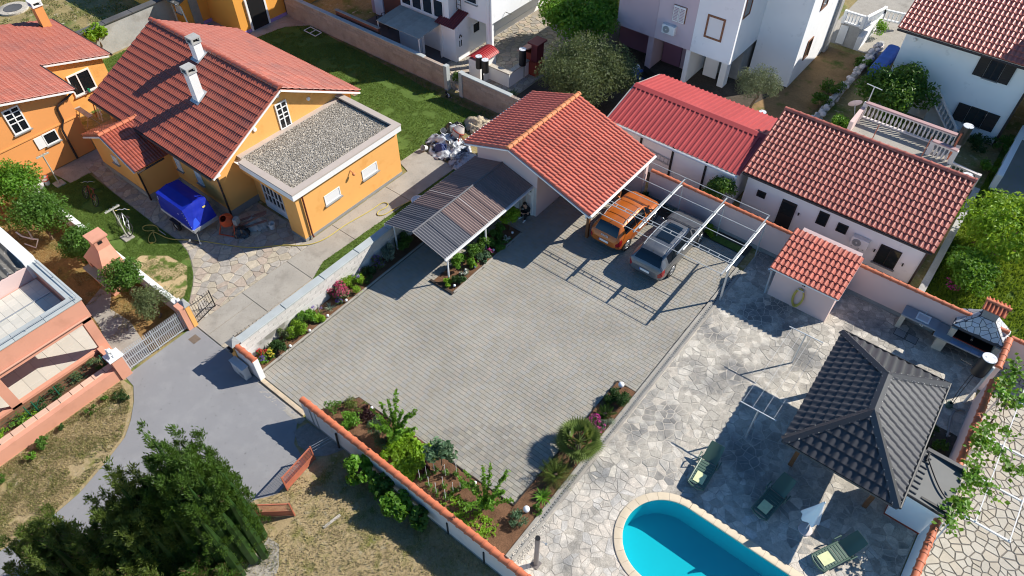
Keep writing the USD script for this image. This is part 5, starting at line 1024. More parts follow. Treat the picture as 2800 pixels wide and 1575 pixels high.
# ---- apartment block
H = thing('apartment_block', 'tall lilac and white apartment block in shade with overhanging upper floors', 'building')
MB().box(-21.2, -18.5, 37.7, 47, 2.3, 7.6).build('upper_wall', M['lilac'], H); MB().box(-18.5, -16.0, 37.72, 47, 2.3, 7.6).build('upper_wall', mat('pale_lilac_render', (.60, .49, .53), .9, n1=(.6, .05), stain=((.5, .42, .46), .8, .55, .75), spec=.2), H)
MB().box(-16.0, -13.4, 37.7, 47, 2.3, 7.6).build('upper_wall', M['whitewall'], H)
MB().box(-13.4, -10.75, 41.5, 47.6, -.02, 10.5).build('side_wall', M['whitewall'], H)
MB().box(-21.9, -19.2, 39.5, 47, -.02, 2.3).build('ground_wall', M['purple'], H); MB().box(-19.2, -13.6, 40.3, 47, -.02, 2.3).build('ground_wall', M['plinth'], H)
for x0, x1, y0, y1, m in ((-19.0, -18.6, 38.0, 40.3, M['lilac']), (-16.3, -16.0, 37.9, 40.3, M['whitewall']), (-14.3, -13.9, 38.9, 39.5, M['whitewall'])): MB().box(x0, x1, y0, y1, -.02, 2.3).build('pillar', m, H)
MB().box(-18.5, -17.2, 39.3, 39.36, 0, 1.75).build('garage_door', M['purple'], H); MB().box(-17.15, -16.35, 39.3, 39.36, 0, 1.75).build('door', M['lilac'], H)
MB().box(-15.6, -14.7, 39.5, 39.56, 0, 1.8).build('door', M['whitewall'], H)
w = window(H, 'y', 37.7, -15.33, -14.2, 3.46, 4.86, M['frame_brown'], M['blind'], .12, -1, depth=.03)
w = window(H, 'y', 37.72, -17.52, -16.66, 3.77, 4.77, M['frame_brown'], M['blind'], .05, -1, depth=.03)
for x0 in (-17.48, -17.08):
    s_ = MB().box(x0, x0+.37, 37.62, 37.68, 3.8, 4.74).build('shutter', M['white'], H)
    for q in range(9): MB().box(x0+.05, x0+.32, 37.60, 37.62, 3.87+q*.09, 3.92+q*.09).build('slat', M['lilac'], s_)
window(H, 'x', -10.75, 42.9, 43.7, 1.2, 2.5, M['frame_brown'], M['pane'], .07, 1, depth=.06); window(H, 'x', -10.75, 43.2, 44.2, 4.3, 5.8, M['frame_brown'], M['pane'], .07, 1, depth=.06); window(H, 'x', -13.4, 38.0, 38.9, 5.0, 6.3, M['frame_brown'], M['pane'], .07, 1, depth=.04)
MB().box(-10.75, -10.55, 47.0, 47.6, -.02, 10.5).build('corner_pier', M['greywall'], H)
aircon(-17.95, 37.72, 2.97, 'white air conditioner below the louvred shutters of the lilac apartment wall', .85, .55)
H = thing('balustrade_stair', 'white balustraded entrance stair beside the apartment block', 'stair')
def balusters(H, a, b, z0, z1, n, m=None, posts=True, za=None):
    m = m or M['palepink']; a, b = np.array(a, float), np.array(b, float); za = za if za is not None else (0, 0)
    MB().bar((*a, z1+za[0]), (*b, z1+za[1]), .16, .09).build('rail', m, H); MB().bar((*a, z0+za[0]+.04), (*b, z0+za[1]+.04), .16, .08).build('base_rail', m, H)
    h = z1-z0-.12
    for i in range(n):
        t = (i+.5)/n; p = a+(b-a)*t; z = z0+.08+za[0]+(za[1]-za[0])*t
        MB().lathe([(.035, 0), (.045, .06*h), (.03, .12*h), (.065, .38*h), (.05, .55*h), (.026, .75*h), (.045, .88*h), (.04, h)], (*p, z), 8).build('baluster', m, H, 50)
    if posts:
        for p, q in ((a, za[0]), (b, za[1])): MB().box(p[0]-.1, p[0]+.1, p[1]-.1, p[1]+.1, z0+q-.05, z1+q+.06).build('pier', m, H)
MB().box(-10.5, -9.2, 48.6, 50.5, -.02, 1.5).build('landing', M['greywall'], H); MB().box(-10.45, -9.95, 48.54, 48.6, .1, 1.35).build('panel_door', M['whitewall'], H)
MB().box(-9.2, -8.9, 48.6, 53.5, -.02, .9).build('side_wall', M['whitewall'], H)
balusters(H, (-10.45, 48.65), (-9.2, 48.65), 1.5, 2.25, 6, M['whitewall']); balusters(H, (-9.1, 48.7), (-9.0, 53), 1.5, 2.25, 14, M['whitewall'], True, (0, -1.0)); balusters(H, (-9.0, 53), (-7.7, 53.2), .4, 1.1, 5, M['whitewall'])
for i in range(6): MB().box(-10.4, -9.2, 50.5+i*.3, 50.8+i*.3, -.02, 1.3-i*.22).build('step', M['concrete'], H)
# ---- white house top right
H = thing('white_house', 'white house with wine red tile roof and two dark shuttered windows', 'house')
MB().box(-5.76, .95, 43.2, 52, -.02, 4.9).build('wall', M['whitewall'], H)
MB().box(-5.78, .97, 43.18, 52, -.02, .1).build('plinth', M['plinth'], H)
zq = lambda y: 5.05+(y-42.55)*.42
rf = roof_deck(H, [[(-6.2, 42.55, 5.05), (3.0, 42.55, 5.05), (3.0, 48.5, zq(48.5)), (-6.2, 48.5, zq(48.5))], [(3, 54, 5.1), (-6.2, 54, 5.1), (-6.2, 48.5, zq(48.5)), (3, 48.5, zq(48.5))]], M['tile_wine'])
pieces(tiles((-6.25, 42.5, 5.05), (1, 0, 0), (0, 5.95, 5.95*.42), 9.3, 6.45, .245, .38, 'barrel', lift=.05), 'roof_tile', 'roof_tiles_beyond', [M['tile_wine']], rf, 40)
MB().tube([(-6.2, 42.42, 4.98), (3.0, 42.42, 4.97)], .07, 8).build('gutter', M['gutter'], H, 40)
downpipe(H, [(.85, 42.5, 4.9), (.95, 43.05, 4.6), (.95, 43.1, .05)], .06)
for x0, x1, z0, z1, bars in ((-1.8, .0, 3.53, 4.62, 1), (-1.66, .52, .72, 1.78, 0)):
    wd = (x1-x0)*.3; w = window(H, 'y', 43.2, x0+wd, x1-wd, z0, z1, M['shutter'], M['pane'], .05, -1, (.5,), depth=.05, sill=M['plinth'])
    for q0, q1 in ((x0, x0+wd-.02), (x1-wd+.02, x1)):
        s_ = MB().box(q0, q1, 43.11, 43.16, z0, z1).build('shutter', M['shutter'], H)
        for k in range(7): MB().box(q0+.06, q1-.06, 43.095, 43.11, z0+.1+k*(z1-z0-.2)/7, z0+.1+(k+.6)*(z1-z0-.2)/7).build('slat', M['shutter'], s_)
MB().sphere((-5.2, 43.1, 4.4), .1, 2).build('wall_lamp', M['white'], H, True)
stp = thing('outside_stair', 'dark outside stair with white balusters beside the leafy tree', 'stair')
for i in range(7): MB().box(-2.9+i*.26, -2.64+i*.26, 42.2, 43.1, -.02, 1.9-i*.26).build('step', M['greywall'], stp)
balusters(stp, (-2.9, 42.15), (-1.1, 42.15), .3, 1.0, 8, M['palepink'], True, (1.6, -.2))
# ---- balcony terrace
H = thing('balustrade_terrace', 'raised terrace with white balusters and rose rails behind the long tiled roof', 'terrace')
bl = mat('baluster_white', (.66, .60, .585), .8); rr = mat('rose_rail', (.44, .28, .28), .8)
MB().box(-5.6, -.35, 32.8, 38.0, -.02, 1.95).build('base', M['greywall'], H); MB().box(-5.6, -.35, 32.8, 38.0, 1.95, 2.02).build('floor', M['concrete'], H)
balusters(H, (-5.5, 37.85), (-.5, 37.85), 2.02, 2.85, 24, bl); balusters(H, (-1.6, 36.75), (-.45, 36.65), 1.9, 2.75, 6, bl); balusters(H, (-.4, 37.2), (1.0, 37.0), .95, 1.75, 7, bl)
MB().bar((-5.5, 37.85, 2.93), (-.5, 37.85, 2.93), .24, .07).build('coping', rr, H); MB().bar((-5.52, 37.75, 2.35), (-5.52, 36.0, 2.35), .2, .66).build('side_parapet', M['pink'], H); MB().bar((-1.65, 36.75, 2.84), (-.4, 36.65, 2.84), .24, .07).build('coping', rr, H)
for x_, y_ in ((-4.2, 35.6), (-1.75, 36.2)): MB().tube([(x_, y_, 2.0), (x_, y_+.2, 3.2)], .025, 6).build('pole', M['rust'], H)
def drum(x, y, z, h, r_, label, pole_m, hb=0.0, off=(.0, .0), loc2=None):
    t = thing('water_drum', label, 'drum')
    MB().cyl((x, y, z), (x, y, z+h), r_, n=20).build('drum', M['black'], t, 40)
    MB().cyl((x, y, z+h), (x, y, z+h+.03), r_*1.02, n=20).build('lid', mat('drum_lid', (.62, .64, .68), .5, fleck=((.1, .1, .12), 8, .6, .68)) if '/World/Looks/drum_lid' not in DL else '/World/Looks/drum_lid', t, 40); DL.add('/World/Looks/drum_lid')
    px, py = x+off[0], y+off[1]
    MB().tube([(px, py, hb), (px, py, z+h*.7)], .05, 8).build('pole', pole_m, t, 40); MB().bar((px, py, z+.12), (x, y, z+.12), .05).build('bracket', pole_m, t)
    return t
DL = set()
drum(-.55, 37.25, 2.9, 1.0, .24, 'black drum with pale lid on a red pole above the balustrade', M['rust'], 2.0, (-.1, -.3))
drum(.55, 36.0, 1.9, .25, .24, 'pale lidded drum end behind the right corner of the long tiled roof', M['rust'], .0, (.25, .1))
t = drum(4.3, 24.1, 1.75, .95, .26, 'large black drum with spotted white lid on a post by the terrace wall', M['steelpaint'], 0, (.30, -.05))
MB().tube([(4.15, 24.0, 1.75), (4.1, 23.6, 1.0), (4.15, 23.5, .05)], .012, 6).tube([(4.25, 24.0, 1.75), (4.2, 23.62, 1.0), (4.22, 23.5, .05)], .012, 6).each('hose', M['black'], t, True)
MB().tube([(4.1, 24.1, 1.95), (3.6, 24.15, 1.95)], .015, 6).sphere((3.58, 24.15, 1.94), .04, 1).build('tap', M['black'], t)
drum(-24.3, 31.95, .95, 1.05, .22, 'tall black drum with white lid beside the wine red barbecue', M['galv'], 0, (.05, .12))
drum(-25.75, 29.5, 1.35, .75, .2, 'black drum on a black pole in front of the red kiosk roof, left of two', M['black'], 0, (.27, .0)); drum(-25.25, 29.5, 1.25, .8, .21, 'black drum on a black pole in front of the red kiosk roof, right of two', M['black'], 0, (-.23, .0))
drum(-9.9, 35.0, 1.6, .35, .2, 'white topped drum behind the red metal shed roof', M['galv'], 0, (.0, .1))
d = thing('satellite_dish', 'pale rose satellite dish on the terrace corner', 'dish')
a = np.linspace(0, 1, 6); MB().lathe([(.02, 0), (.15, .012), (.28, .05), (.36, .09)], (0, 0, 0), 20).build('dish', M['pink'], d, True, T=lambda v: v @ np.array([[1, 0, 0], [0, .5, .87], [0, -.87, .5]]).T @ np.array([[.8, -.6, 0], [.6, .8, 0], [0, 0, 1]]).T+(-5.9, 37.3, 2.9)); MB().bar((-5.9, 37.3, 2.85), (-5.7, 37.5, 2.0), .04).build('arm', M['galv'], d)
# ---- right edge building
H = thing('grey_white_building', 'pale building at the right edge with white wall and empty grey floor slab', 'building')
MB().box(1.75, 2.05, 38.9, 44.5, -.02, 1.0).build('wall', M['whitewall'], H); MB().box(2.05, 9, 38.9, 44.5, -.02, .16).build('floor_slab', M['asphalt_dark'] if 0 else mat('grey_slab', (.20, .195, .185), .9, n1=(.8, .1)), H)
MB().box(2.05, 9, 44.5, 52, -.02, 9.0).build('rear_wall', M['whitewall'], H); MB().box(1.75, 9, 44.0, 44.4, 2.4, 2.75).build('canopy', M['greywall'], H)
sb = thing('blue_cover', 'blue covered pile in the narrow strip beside the white shuttered house', 'cover'); MB().man(rbox(-7.3, -6.5, 45.6, 49.2, .0, .9, .2, 10)).build('tarpaulin', mat('blue_tarp', (.03, .10, .42), .6, n1=(2, .2)), sb, 60)
# ---------------------------------------------------------------- cars
from scipy.interpolate import PchipInterpolator
def car(name, label, loc, paint, st, side, rearw, winds, lampz, roofwin=None, rails=None, cladding=None, letters=None, wheel_y=(.75, 3.3), wr=.32):
    """st rows: y, half width, sill, belt, top, half width of the top. Local y runs from the tail to the nose."""
    C = thing(name, label, 'car', loc)
    st = np.array(st, float); ys = sorted(set(np.round(np.concatenate([np.linspace(st[0, 0], st[-1, 0], 46), st[:, 0], side, rearw, winds, roofwin or [], [.20, .05]]), 3)))
    P_ = [PchipInterpolator(st[:, 0], st[:, i]) for i in range(1, 6)]
    rows = []
    for y in ys:
        w, zb, be, zt, wt = (float(p(y)) for p in P_); wi = .965*w
        L = [(0, zb), (.84*w, zb), (.965*w, zb+.07), (w, zb+(be-zb)*.42), (.998*w, zb+(be-zb)*.74), (.965*w, be), (wi+(wt-wi)*.10, be+(zt-be)*.08), (wi+(wt-wi)*.86, be+(zt-be)*.84), (wt*.94, zt-(zt-be)*.045), (wt*.6, zt), (0, zt+.012)]
        rows.append([(x, y, z) for x, z in L])
    G = np.array(rows); n, k = G.shape[:2]; parts = {}
    for s in (1, -1):
        V = G.reshape(-1, 3)*np.array([s, 1, 1])
        for i in range(n-1):
            ym = (ys[i]+ys[i+1])/2
            for j in range(k-1):
                q = (i*k+j, i*k+j+1, (i+1)*k+j+1, (i+1)*k+j); q = q if s < 0 else q[::-1]
                key = 'body'
                if j == 6 and side[0] < ym < side[-1]:
                    idx = sum(ym > v for v in side[1:-1]); key = 'body' if any(abs(ym-v) < .035 for v in side[1:-1]) else f'side_window|{s}{idx}'
                elif j in (8, 9) and rearw[0] < ym < rearw[1]: key = 'rear_window'
                elif j in (8, 9) and winds[0] < ym < winds[1]: key = 'windscreen'
                elif j == 9 and roofwin and roofwin[0] < ym < roofwin[1]: key = 'sunroof'
                elif j in (3, 4) and ym < .27 and lampz: key = f'tail_lamp|{s}'
                elif j in (3, 4) and ym > st[-1, 0]-.32: key = f'headlamp|{s}'
                elif j in (0, 1): key = 'sill'
                parts.setdefault(key, []).append((V[list(q)]))
    for key, qs in parts.items():
        V = np.vstack(qs); F = np.arange(len(V)).reshape(-1, 4)
        t = trimesh.Trimesh(V, np.vstack([F[:, [0, 1, 2]], F[:, [0, 2, 3]]]), process=False); t.merge_vertices(digits_vertex=5)
        nm = key.split('|')[0]; m = {'body': paint, 'sill': cladding or paint, 'tail_lamp': LAMP, 'headlamp': M['whitewall']}.get(nm, GLASS)
        MB().add(t.vertices, t.faces).build(nm, m, C, 55 if nm == 'body' else 40)
    i0, i1 = (int(np.argmin(np.abs(np.array(ys)-v))) for v in (0, st[-1, 0]))
    for i in (0, n-1):
        ring = np.vstack([G[i], G[i][::-1]*np.array([-1, 1, 1])]); c = ring.mean(0); m = MB().add(np.vstack([ring, c]), [(a, (a+1) % len(ring), len(ring)) for a in range(len(ring))]); m.build('bumper', paint if i == 0 else (cladding or paint), C)
    W = float(P_[0](wheel_y[0]))
    for y in wheel_y:
        for s in (1, -1):
            x = s*(W-.10)
            MB().cyl((x-s*.2, y, wr), (x+s*.105, y, wr+.02), wr+.055, n=24).build('wheel_arch', M['black'], C, 40)
            wh = MB().tube([(x+s*(.02), y+(wr-.07)*math.cos(t), wr+(wr-.07)*math.sin(t)) for t in np.linspace(0, 2*math.pi, 25)[:-1]], .10, 8, closed=True).build('tyre', M['rubber'], C, True)
            rim = MB().tube([(x+s*.105, y+(wr-.105)*math.cos(t), wr+(wr-.105)*math.sin(t)) for t in np.linspace(0, 2*math.pi, 25)[:-1]], .022, 6, closed=True)
            for q in range(5): a = q*2*math.pi/5+.3; rim.bar((x+s*.115, y, wr), (x+s*.11, y+(wr-.11)*math.cos(a), wr+(wr-.11)*math.sin(a)), .045, .02, up=(1, 0, 0))
            rim.cyl((x+s*.09, y, wr), (x+s*.125, y, wr), .05, n=10); rim.build('rim', M['galv'], wh, 40)
    for s in (1, -1):
        ym = winds[0]+.22; w = float(P_[0](ym)); be = float(P_[2](ym)); MB().man(hull(((s*(w-.02), ym, be+.06), .03), ((s*(w+.07), ym, be+.09), .06), ((s*(w+.10), ym-.03, be+.05), .05), n=12)).build('mirror', paint, C, 50)
    if rails:
        for s in (1, -1):
            pts = [(s*float(P_[4](y))*.93, y, float(P_[3](y))+(.05 if 0 < i < 7 else -.01)) for i, y in enumerate(np.linspace(*rails, 8))]; MB().tube(pts, .022, 6).build('roof_rail', M['galv'], C, 40)
    zp = lampz
    y0 = -.012
    pl = MB().box(-.26, .26, y0-.012, y0+.05, zp-.06, zp+.055).build('number_plate', M['white'], C); MB().box(-.26, -.22, y0-.015, y0-.0125, zp-.06, zp+.055).build('band', mat('plate_blue', (.02, .06, .4), .4) if 'pb' not in DL else '/World/Looks/plate_blue', pl); DL.add('pb')
    MB().cyl((0, .62, float(P_[3](.62))), (0, .50, float(P_[3](.62))+.07), .022, .006).build('aerial', M['black'], C)
    if letters:
        t = meshkit.text_mesh(letters, .075, .006, True); v = t.vertices.copy(); v[:, 0] -= v[:, 0].mean(); v[:, 0] *= 1.25
        yy = .055; MB().add(np.c_[v[:, 0], yy-.02-v[:, 2]+.05*(v[:, 1]/.1), .90+v[:, 1]*.9], t.faces).build('lettering', M['galv'], C)
    return C
GLASS = glassmat('car_glass', (.006, .009, .012), .02)
LAMP = usdkit.material(stage, '/World/Looks/tail_lamp', {'p': ('principled_bsdf', {'base_color': (.30, .008, .012), 'roughness': .12, 'coat_weight': .6})}, [], surface='p.BSDF')
def paint(name, c, metal=.25):
    N = {'p': ('principled_bsdf', {'base_color': c, 'metallic': metal, 'roughness': .32, 'coat_weight': .7, 'coat_roughness': .06}), 'geo': ('geometry', {}), 'n': ('noise_texture', {'scale': 3.0, 'detail': 5.0}), 'r': ('map_range', {'from_min': .3, 'from_max': .75, 'to_min': .28, 'to_max': .46})}
    return usdkit.material(stage, f'/World/Looks/{name}', N, [('geo.position', 'n.vector'), ('n.fac', 'r.value'), ('r.result', 'p.roughness')], surface='p.BSDF')
car('parked_car', 'bright orange hatchback with roof rails parked beside the wooden garage post', (-11.8, 22.2, .018), paint('paint_orange', (.48, .125, .018)),
    [(0, .66, .46, .74, .77, .55), (.05, .76, .40, .84, .88, .64), (.12, .82, .35, .95, 1.0, .66), (.45, .875, .26, 1.02, 1.46, .58), (.60, .885, .24, 1.02, 1.52, .60), (1.3, .895, .22, 1.0, 1.57, .62), (2.1, .895, .22, .98, 1.54, .60), (2.5, .89, .22, .98, 1.46, .58), (3.1, .885, .23, .97, 1.04, .72), (3.55, .87, .25, .90, .97, .70), (3.92, .80, .30, .74, .82, .60), (4.06, .62, .38, .60, .64, .46)],
    [.62, 1.55, 2.45, 2.85], (.14, .44), (2.5, 3.05), .66, None, (.75, 2.2), M['black'], 'DACIA', (.78, 3.38), .33)
car('parked_car', 'dark grey estate car with panoramic sunroof and silver roof rails parked nose to the wall', (-9.25, 21.75, .018), paint('paint_grey', (.17, .175, .185), .65),
    [(0, .70, .42, .72, .75, .58), (.05, .80, .34, .84, .88, .70), (.13, .86, .30, .96, 1.0, .72), (.52, .905, .24, .98, 1.38, .60), (.72, .91, .22, .98, 1.46, .62), (1.6, .915, .20, .96, 1.49, .63), (2.6, .915, .20, .94, 1.47, .61), (3.0, .91, .20, .93, 1.40, .59), (3.62, .905, .21, .92, .99, .74), (4.1, .89, .22, .86, .92, .72), (4.55, .82, .26, .72, .78, .62), (4.72, .64, .34, .56, .60, .46)],
    [.66, 1.35, 2.2, 3.0, 3.35], (.15, .52), (3.0, 3.58), .62, (1.35, 2.75), (.70, 2.75), None, None, (1.08, 3.86), .33)
# ---------------------------------------------------------------- person and cat
SKIN = mat('skin', (.50, .29, .20), .6); SHIRT = mat('black_cotton', (.018, .018, .02), .9); DENIM = mat('black_trousers', (.014, .014, .016), .9); HAIR = mat('dark_hair', (.02, .014, .011), .7)
def finish(man, edge=.02, it=6):
    q = man.refine_to_length(edge).to_mesh(); t = trimesh.Trimesh(q.vert_properties[:, :3], q.tri_verts, process=True); trimesh.smoothing.filter_taubin(t, iterations=it); return t
def chain(*j):
    b = m3.Manifold()
    for a, c in zip(j[:-1], j[1:]): b += hull(a, c, n=14)
    return b
P = thing('person', 'person in black T-shirt and black trousers crouching at the white door, hands together', 'person', (-16.16, 21.80, .03), 0)
# joints: y negative = away from the door
pel, chest, neck, head = (0, .02, .26), (0, -.02, .58), (.0, -.10, .78), (-.01, -.18, .93)
body = chain((pel, .125), ((0, .02, .40), .12), (chest, .135), (neck, .058), ((-.01, -.15, .86), .055))
body += hull(((0, -.02, .66), .10), ((.15, -.03, .68), .055), ((-.15, -.03, .68), .055))
hd = hull((head, .088), ((-.01, -.165, .985), .092), ((-.012, -.235, .90), .055), ((-.01, -.215, .855), .042), n=22) + hull(((-.012, -.262, .925), .014), ((-.012, -.285, .902), .016), n=8)
for s in (-1, 1): hd += m3.Manifold.sphere(.022, 10).scale((.5, 1, 1.4)).translate((-.01+s*.092, -.17, .93))
legs = {1: ((.10, .0, .24), (.20, -.36, .47), (.12, -.30, .07)), -1: ((-.10, .0, .24), (-.33, -.24, .44), (-.16, -.20, .07))}
arms = {1: ((.185, -.03, .68), (.24, -.22, .47), (.03, -.40, .52)), -1: ((-.185, -.03, .68), (-.28, -.20, .47), (-.11, -.40, .54))}
for s in (1, -1):
    a, b, c = legs[s]; body += chain((a, .095), (b, .062), ((b[0]+(c[0]-b[0])*.35, b[1]+(c[1]-b[1])*.35, b[2]+(c[2]-b[2])*.35), .062), (c, .042)) + chain((c, .042), ((c[0], c[1]-.02, .045), .04), ((c[0]+s*.03, c[1]-.17, .035), .03))
    a, b, c = arms[s]; body += chain((a, .056), (b, .043), (c, .030))
def hand(wrist, d, up, side):
    d, up = np.array(d, float), np.array(up, float); d /= np.linalg.norm(d); lat = np.cross(d, up); lat /= np.linalg.norm(lat); w = np.array(wrist)
    pts = lambda f, l, u=0: tuple(w+d*f+lat*l+up*u)
    h = hull((pts(0, 0), .026), (pts(.075, .03), .017), (pts(.08, -.03), .017), n=10)
    for l, Lg in ((.032, .058), (.011, .070), (-.011, .066), (-.032, .052)): h += chain((pts(.075, l), .0095), (pts(.075+Lg*.55, l, -.012), .009), (pts(.075+Lg*.85, l, -.035), .008))
    return h + chain((pts(.02, side*.025), .012), (pts(.05, side*.052, -.01), .010), (pts(.082, side*.048, -.025), .009))
body += hand(arms[1][2], (-.8, -.45, .1), (0, -.2, 1), 1) + hand(arms[-1][2], (.7, -.6, .1), (0, -.2, 1), -1)
MB().mesh(finish(body+hd, .014, 5)).build('body', SKIN, P, True)
sh = chain((tuple(np.array(pel)+(0, 0, .03)), .138), ((0, .02, .40), .134), (chest, .147), ((0, -.06, .70), .085))+hull(((0, -.02, .66), .112), ((.155, -.03, .68), .068), ((-.155, -.03, .68), .068))
for s in (1, -1): a, b, c = (np.array(q) for q in arms[s]); sh += hull((a, .069), (a+(b-a)*.55, .062), n=12)
MB().mesh(finish(sh, .025, 5)).build('shirt', SHIRT, P, True)
tr_ = hull((pel, .137), ((0, .02, .33), .128), n=14)
for s in (1, -1): a, b, c = (np.array(q) for q in legs[s]); tr_ += chain((a, .107), (b, .075), (b+(c-b)*.4, .071), (c+(0, 0, .02), .052))
MB().mesh(finish(tr_, .025, 5)).build('trousers', DENIM, P, True)
for s in (1, -1): c = legs[s][2]; MB().mesh(finish(chain(((c[0], c[1]+.03, .04), .045), ((c[0], c[1]-.02, .042), .047), ((c[0]+s*.03, c[1]-.18, .034), .036)), .02, 3)).build('shoe', M['white'], P, True)
MB().mesh(finish(hull(((-.01, -.150, .99), .098), ((-.01, -.115, .92), .085), ((-.01, -.20, 1.01), .072), n=18), .02, 3)).build('hair', HAIR, P, True)
MB().sphere((-.04, -.256, .935), .012, 1).sphere((.018, -.256, .935), .012, 1).each('eye', M['black'], P); MB().box(-.03, .008, -.262, -.25, .872, .879).build('mouth', mat('lip', (.35, .13, .11), .6), P)
ph = thing('phone', 'small dark phone held in both hands by the crouching person', 'phone'); MB().bar((-16.22, 21.355, .585), (-16.19, 21.30, .66), .075, .010, up=(0, 1, .7)).build('phone_body', M['black'], ph)
K = thing('cat', 'black and white cat sitting on bare soil at the gap in the boundary wall', 'cat', (-26.5, 27.45, 0), 200)
ct_ = chain(((0, .0, .10), .10), ((.10, 0, .19), .085), ((.15, 0, .27), .06))+hull(((.17, 0, .33), .062), ((.22, 0, .315), .032))
for s in (-1, 1): ct_ += hull(((.155, s*.035, .37), .018), ((.15, s*.045, .41), .005), n=8)+chain(((.13, s*.045, .18), .035), ((.165, s*.04, .03), .022), ((.19, s*.04, .02), .02))+chain(((-.02, s*.075, .08), .06), ((.07, s*.085, .03), .028))
ct_ += chain(((-.08, 0, .06), .03), ((-.2, .05, .03), .022), ((-.28, .15, .025), .018))
MB().mesh(finish(ct_, .02, 3)).build('body', mat('cat_fur', (.015, .015, .016), .8, stain=((.7, .7, .68), 5.5, .54, .57)), K, True)
# ---------------------------------------------------------------- loungers, parasol, posts
def lounger(label, loc, rz, towel=True):
    L = thing('sun_lounger', label, 'sun lounger', loc, rz, None); G_ = M['plastic_green']
    fr = MB()
    for s in (-1, 1):
        rail = [(s*.30, -.98, .27), (s*.31, -.5, .30), (s*.31, .15, .31)]; MB().tube(rail, .035, 8).build('side_rail', G_, L, 40)
        for y_, dy in ((-.72, -.12), (.30, .10)): MB().bar((s*.30, y_, .29), (s*.30, y_+dy, .0), .055, .05).build('leg', G_, L)
        MB().tube([(s*.37, -.02, .31), (s*.40, .02, .47), (s*.40, .30, .49), (s*.38, .36, .34)], .024, 8).build('armrest', G_, L, 40)
    MB().tube([(-.30, -.98, .27), (-.15, -1.04, .265), (.15, -1.04, .265), (.30, -.98, .27)], .035, 8).build('foot_rail', G_, L, 40)
    for i in range(9): y0 = -.95+i*.122; MB().man(rbox(-.29, .29, y0, y0+.108, .28, .31, .012, 8)).build('seat_slat', G_, L, 40)
    c, s_ = math.cos(math.radians(38)), math.sin(math.radians(38)); z0 = .31
    bk = lambda y, z: (y*c-z*s_+.16, y*s_+z*c+z0)
    v = []
    xs = np.linspace(-.29, .29, 7); ysb = np.linspace(0, .78, 8); V = np.array([(x*(1-.10*(y/.78)**4), *bk(y, -.05*math.cos(x/.29*1.45))) for y in ysb for x in xs]); V2 = V-np.array([0, -.02, .025])
    F = [(i*7+j, i*7+j+1, (i+1)*7+j+1, (i+1)*7+j) for i in range(7) for j in range(6)]
    MB().add(np.vstack([V, V2]), F+[tuple(a+56 for a in reversed(q)) for q in F]+[(j, j+1, 57+j, 56+j) for j in range(6)]+[(49+j, 105+j, 106+j, 50+j) for j in range(6)]+[(i*7, 56+i*7, 56+(i+1)*7, (i+1)*7) for i in range(7)]+[(i*7+6, (i+1)*7+6, 56+(i+1)*7+6, 56+i*7+6) for i in range(7)]).build('backrest', G_, L, 30)
    MB().bar((-.2, *bk(.5, -.06)), (-.2, .62, .05), .03).bar((.2, *bk(.5, -.06)), (.2, .62, .05), .03).each('back_strut', G_, L)
    return L
LG = (('green plastic lounger with a flat folded towel nearest the yard kerb', (-2.24, 14.8, .016), 3, 0), ('green plastic lounger half in the gazebo shade with a crumpled towel', (.28, 15.22, .016), -9, 1), ('green plastic lounger with a smooth towel nearest the white annex', (2.92, 14.72, .016), -28, 2))
for lb, lc, rz_, k in LG:
    lounger(lb, lc, rz_)
    r = np.random.default_rng(20+k); X, Y = np.meshgrid(np.linspace(-.19, .19, 11), np.linspace(-.86, -.40, 12)); Z = .322+.008*r.random(X.shape)+(.045 if k == 1 else .012)*meshkit.fbm(np.stack([X*6, Y*6, X*0+k], -1), 3, k); I = np.arange(132).reshape(12, 11)
    F = np.stack([I[:-1, :-1], I[:-1, 1:], I[1:, 1:], I[1:, :-1]], -1).reshape(-1, 4)
    t = thing('towel', ('pale yellow towel lying flat on the lounger nearest the yard kerb', 'crumpled pale yellow towel on the lounger in the gazebo shade', 'pale yellow towel on the lounger nearest the white annex')[k], 'towel', lc, rz_)
    Vt = np.stack([X, Y, Z], -1).reshape(-1, 3); MB().add(np.vstack([Vt, Vt-(0, 0, .012)]), np.vstack([F, F[:, ::-1]+132])).build('cloth', M['towel'], t, True)
U = thing('parasol', 'closed white parasol on a round base between loungers and gazebo', 'parasol', (1.68, 14.89, .016))
MB().lathe([(0, .09), (.09, .09), (.12, .07), (.24, .05), (.25, 0)], n=20).build('base', M['palepink'], U, 40); MB().cyl((0, 0, .05), (.0, 0, 2.2), .02).build('pole', M['white'], U, 40)
na, nz = 48, 9; V = []
for i in range(nz):
    t = i/(nz-1); z = 2.18-1.28*t
    for j in range(na):
        a = j/na*2*math.pi; f = math.cos(a*6+.9*t); rr_ = .025+.33*t**1.05*(1+.09*f*t); V.append((rr_*math.cos(a)*(.7 if math.cos(a) > 0 else 1.15)-.02, rr_*math.sin(a)*.85, z-.05*t*f*(t > .9)))
MB().add(V, [(i*na+j, i*na+(j+1) % na, (i+1)*na+(j+1) % na, (i+1)*na+j) for i in range(nz-1) for j in range(na)]).build('canopy', M['canvas'], U, 50)
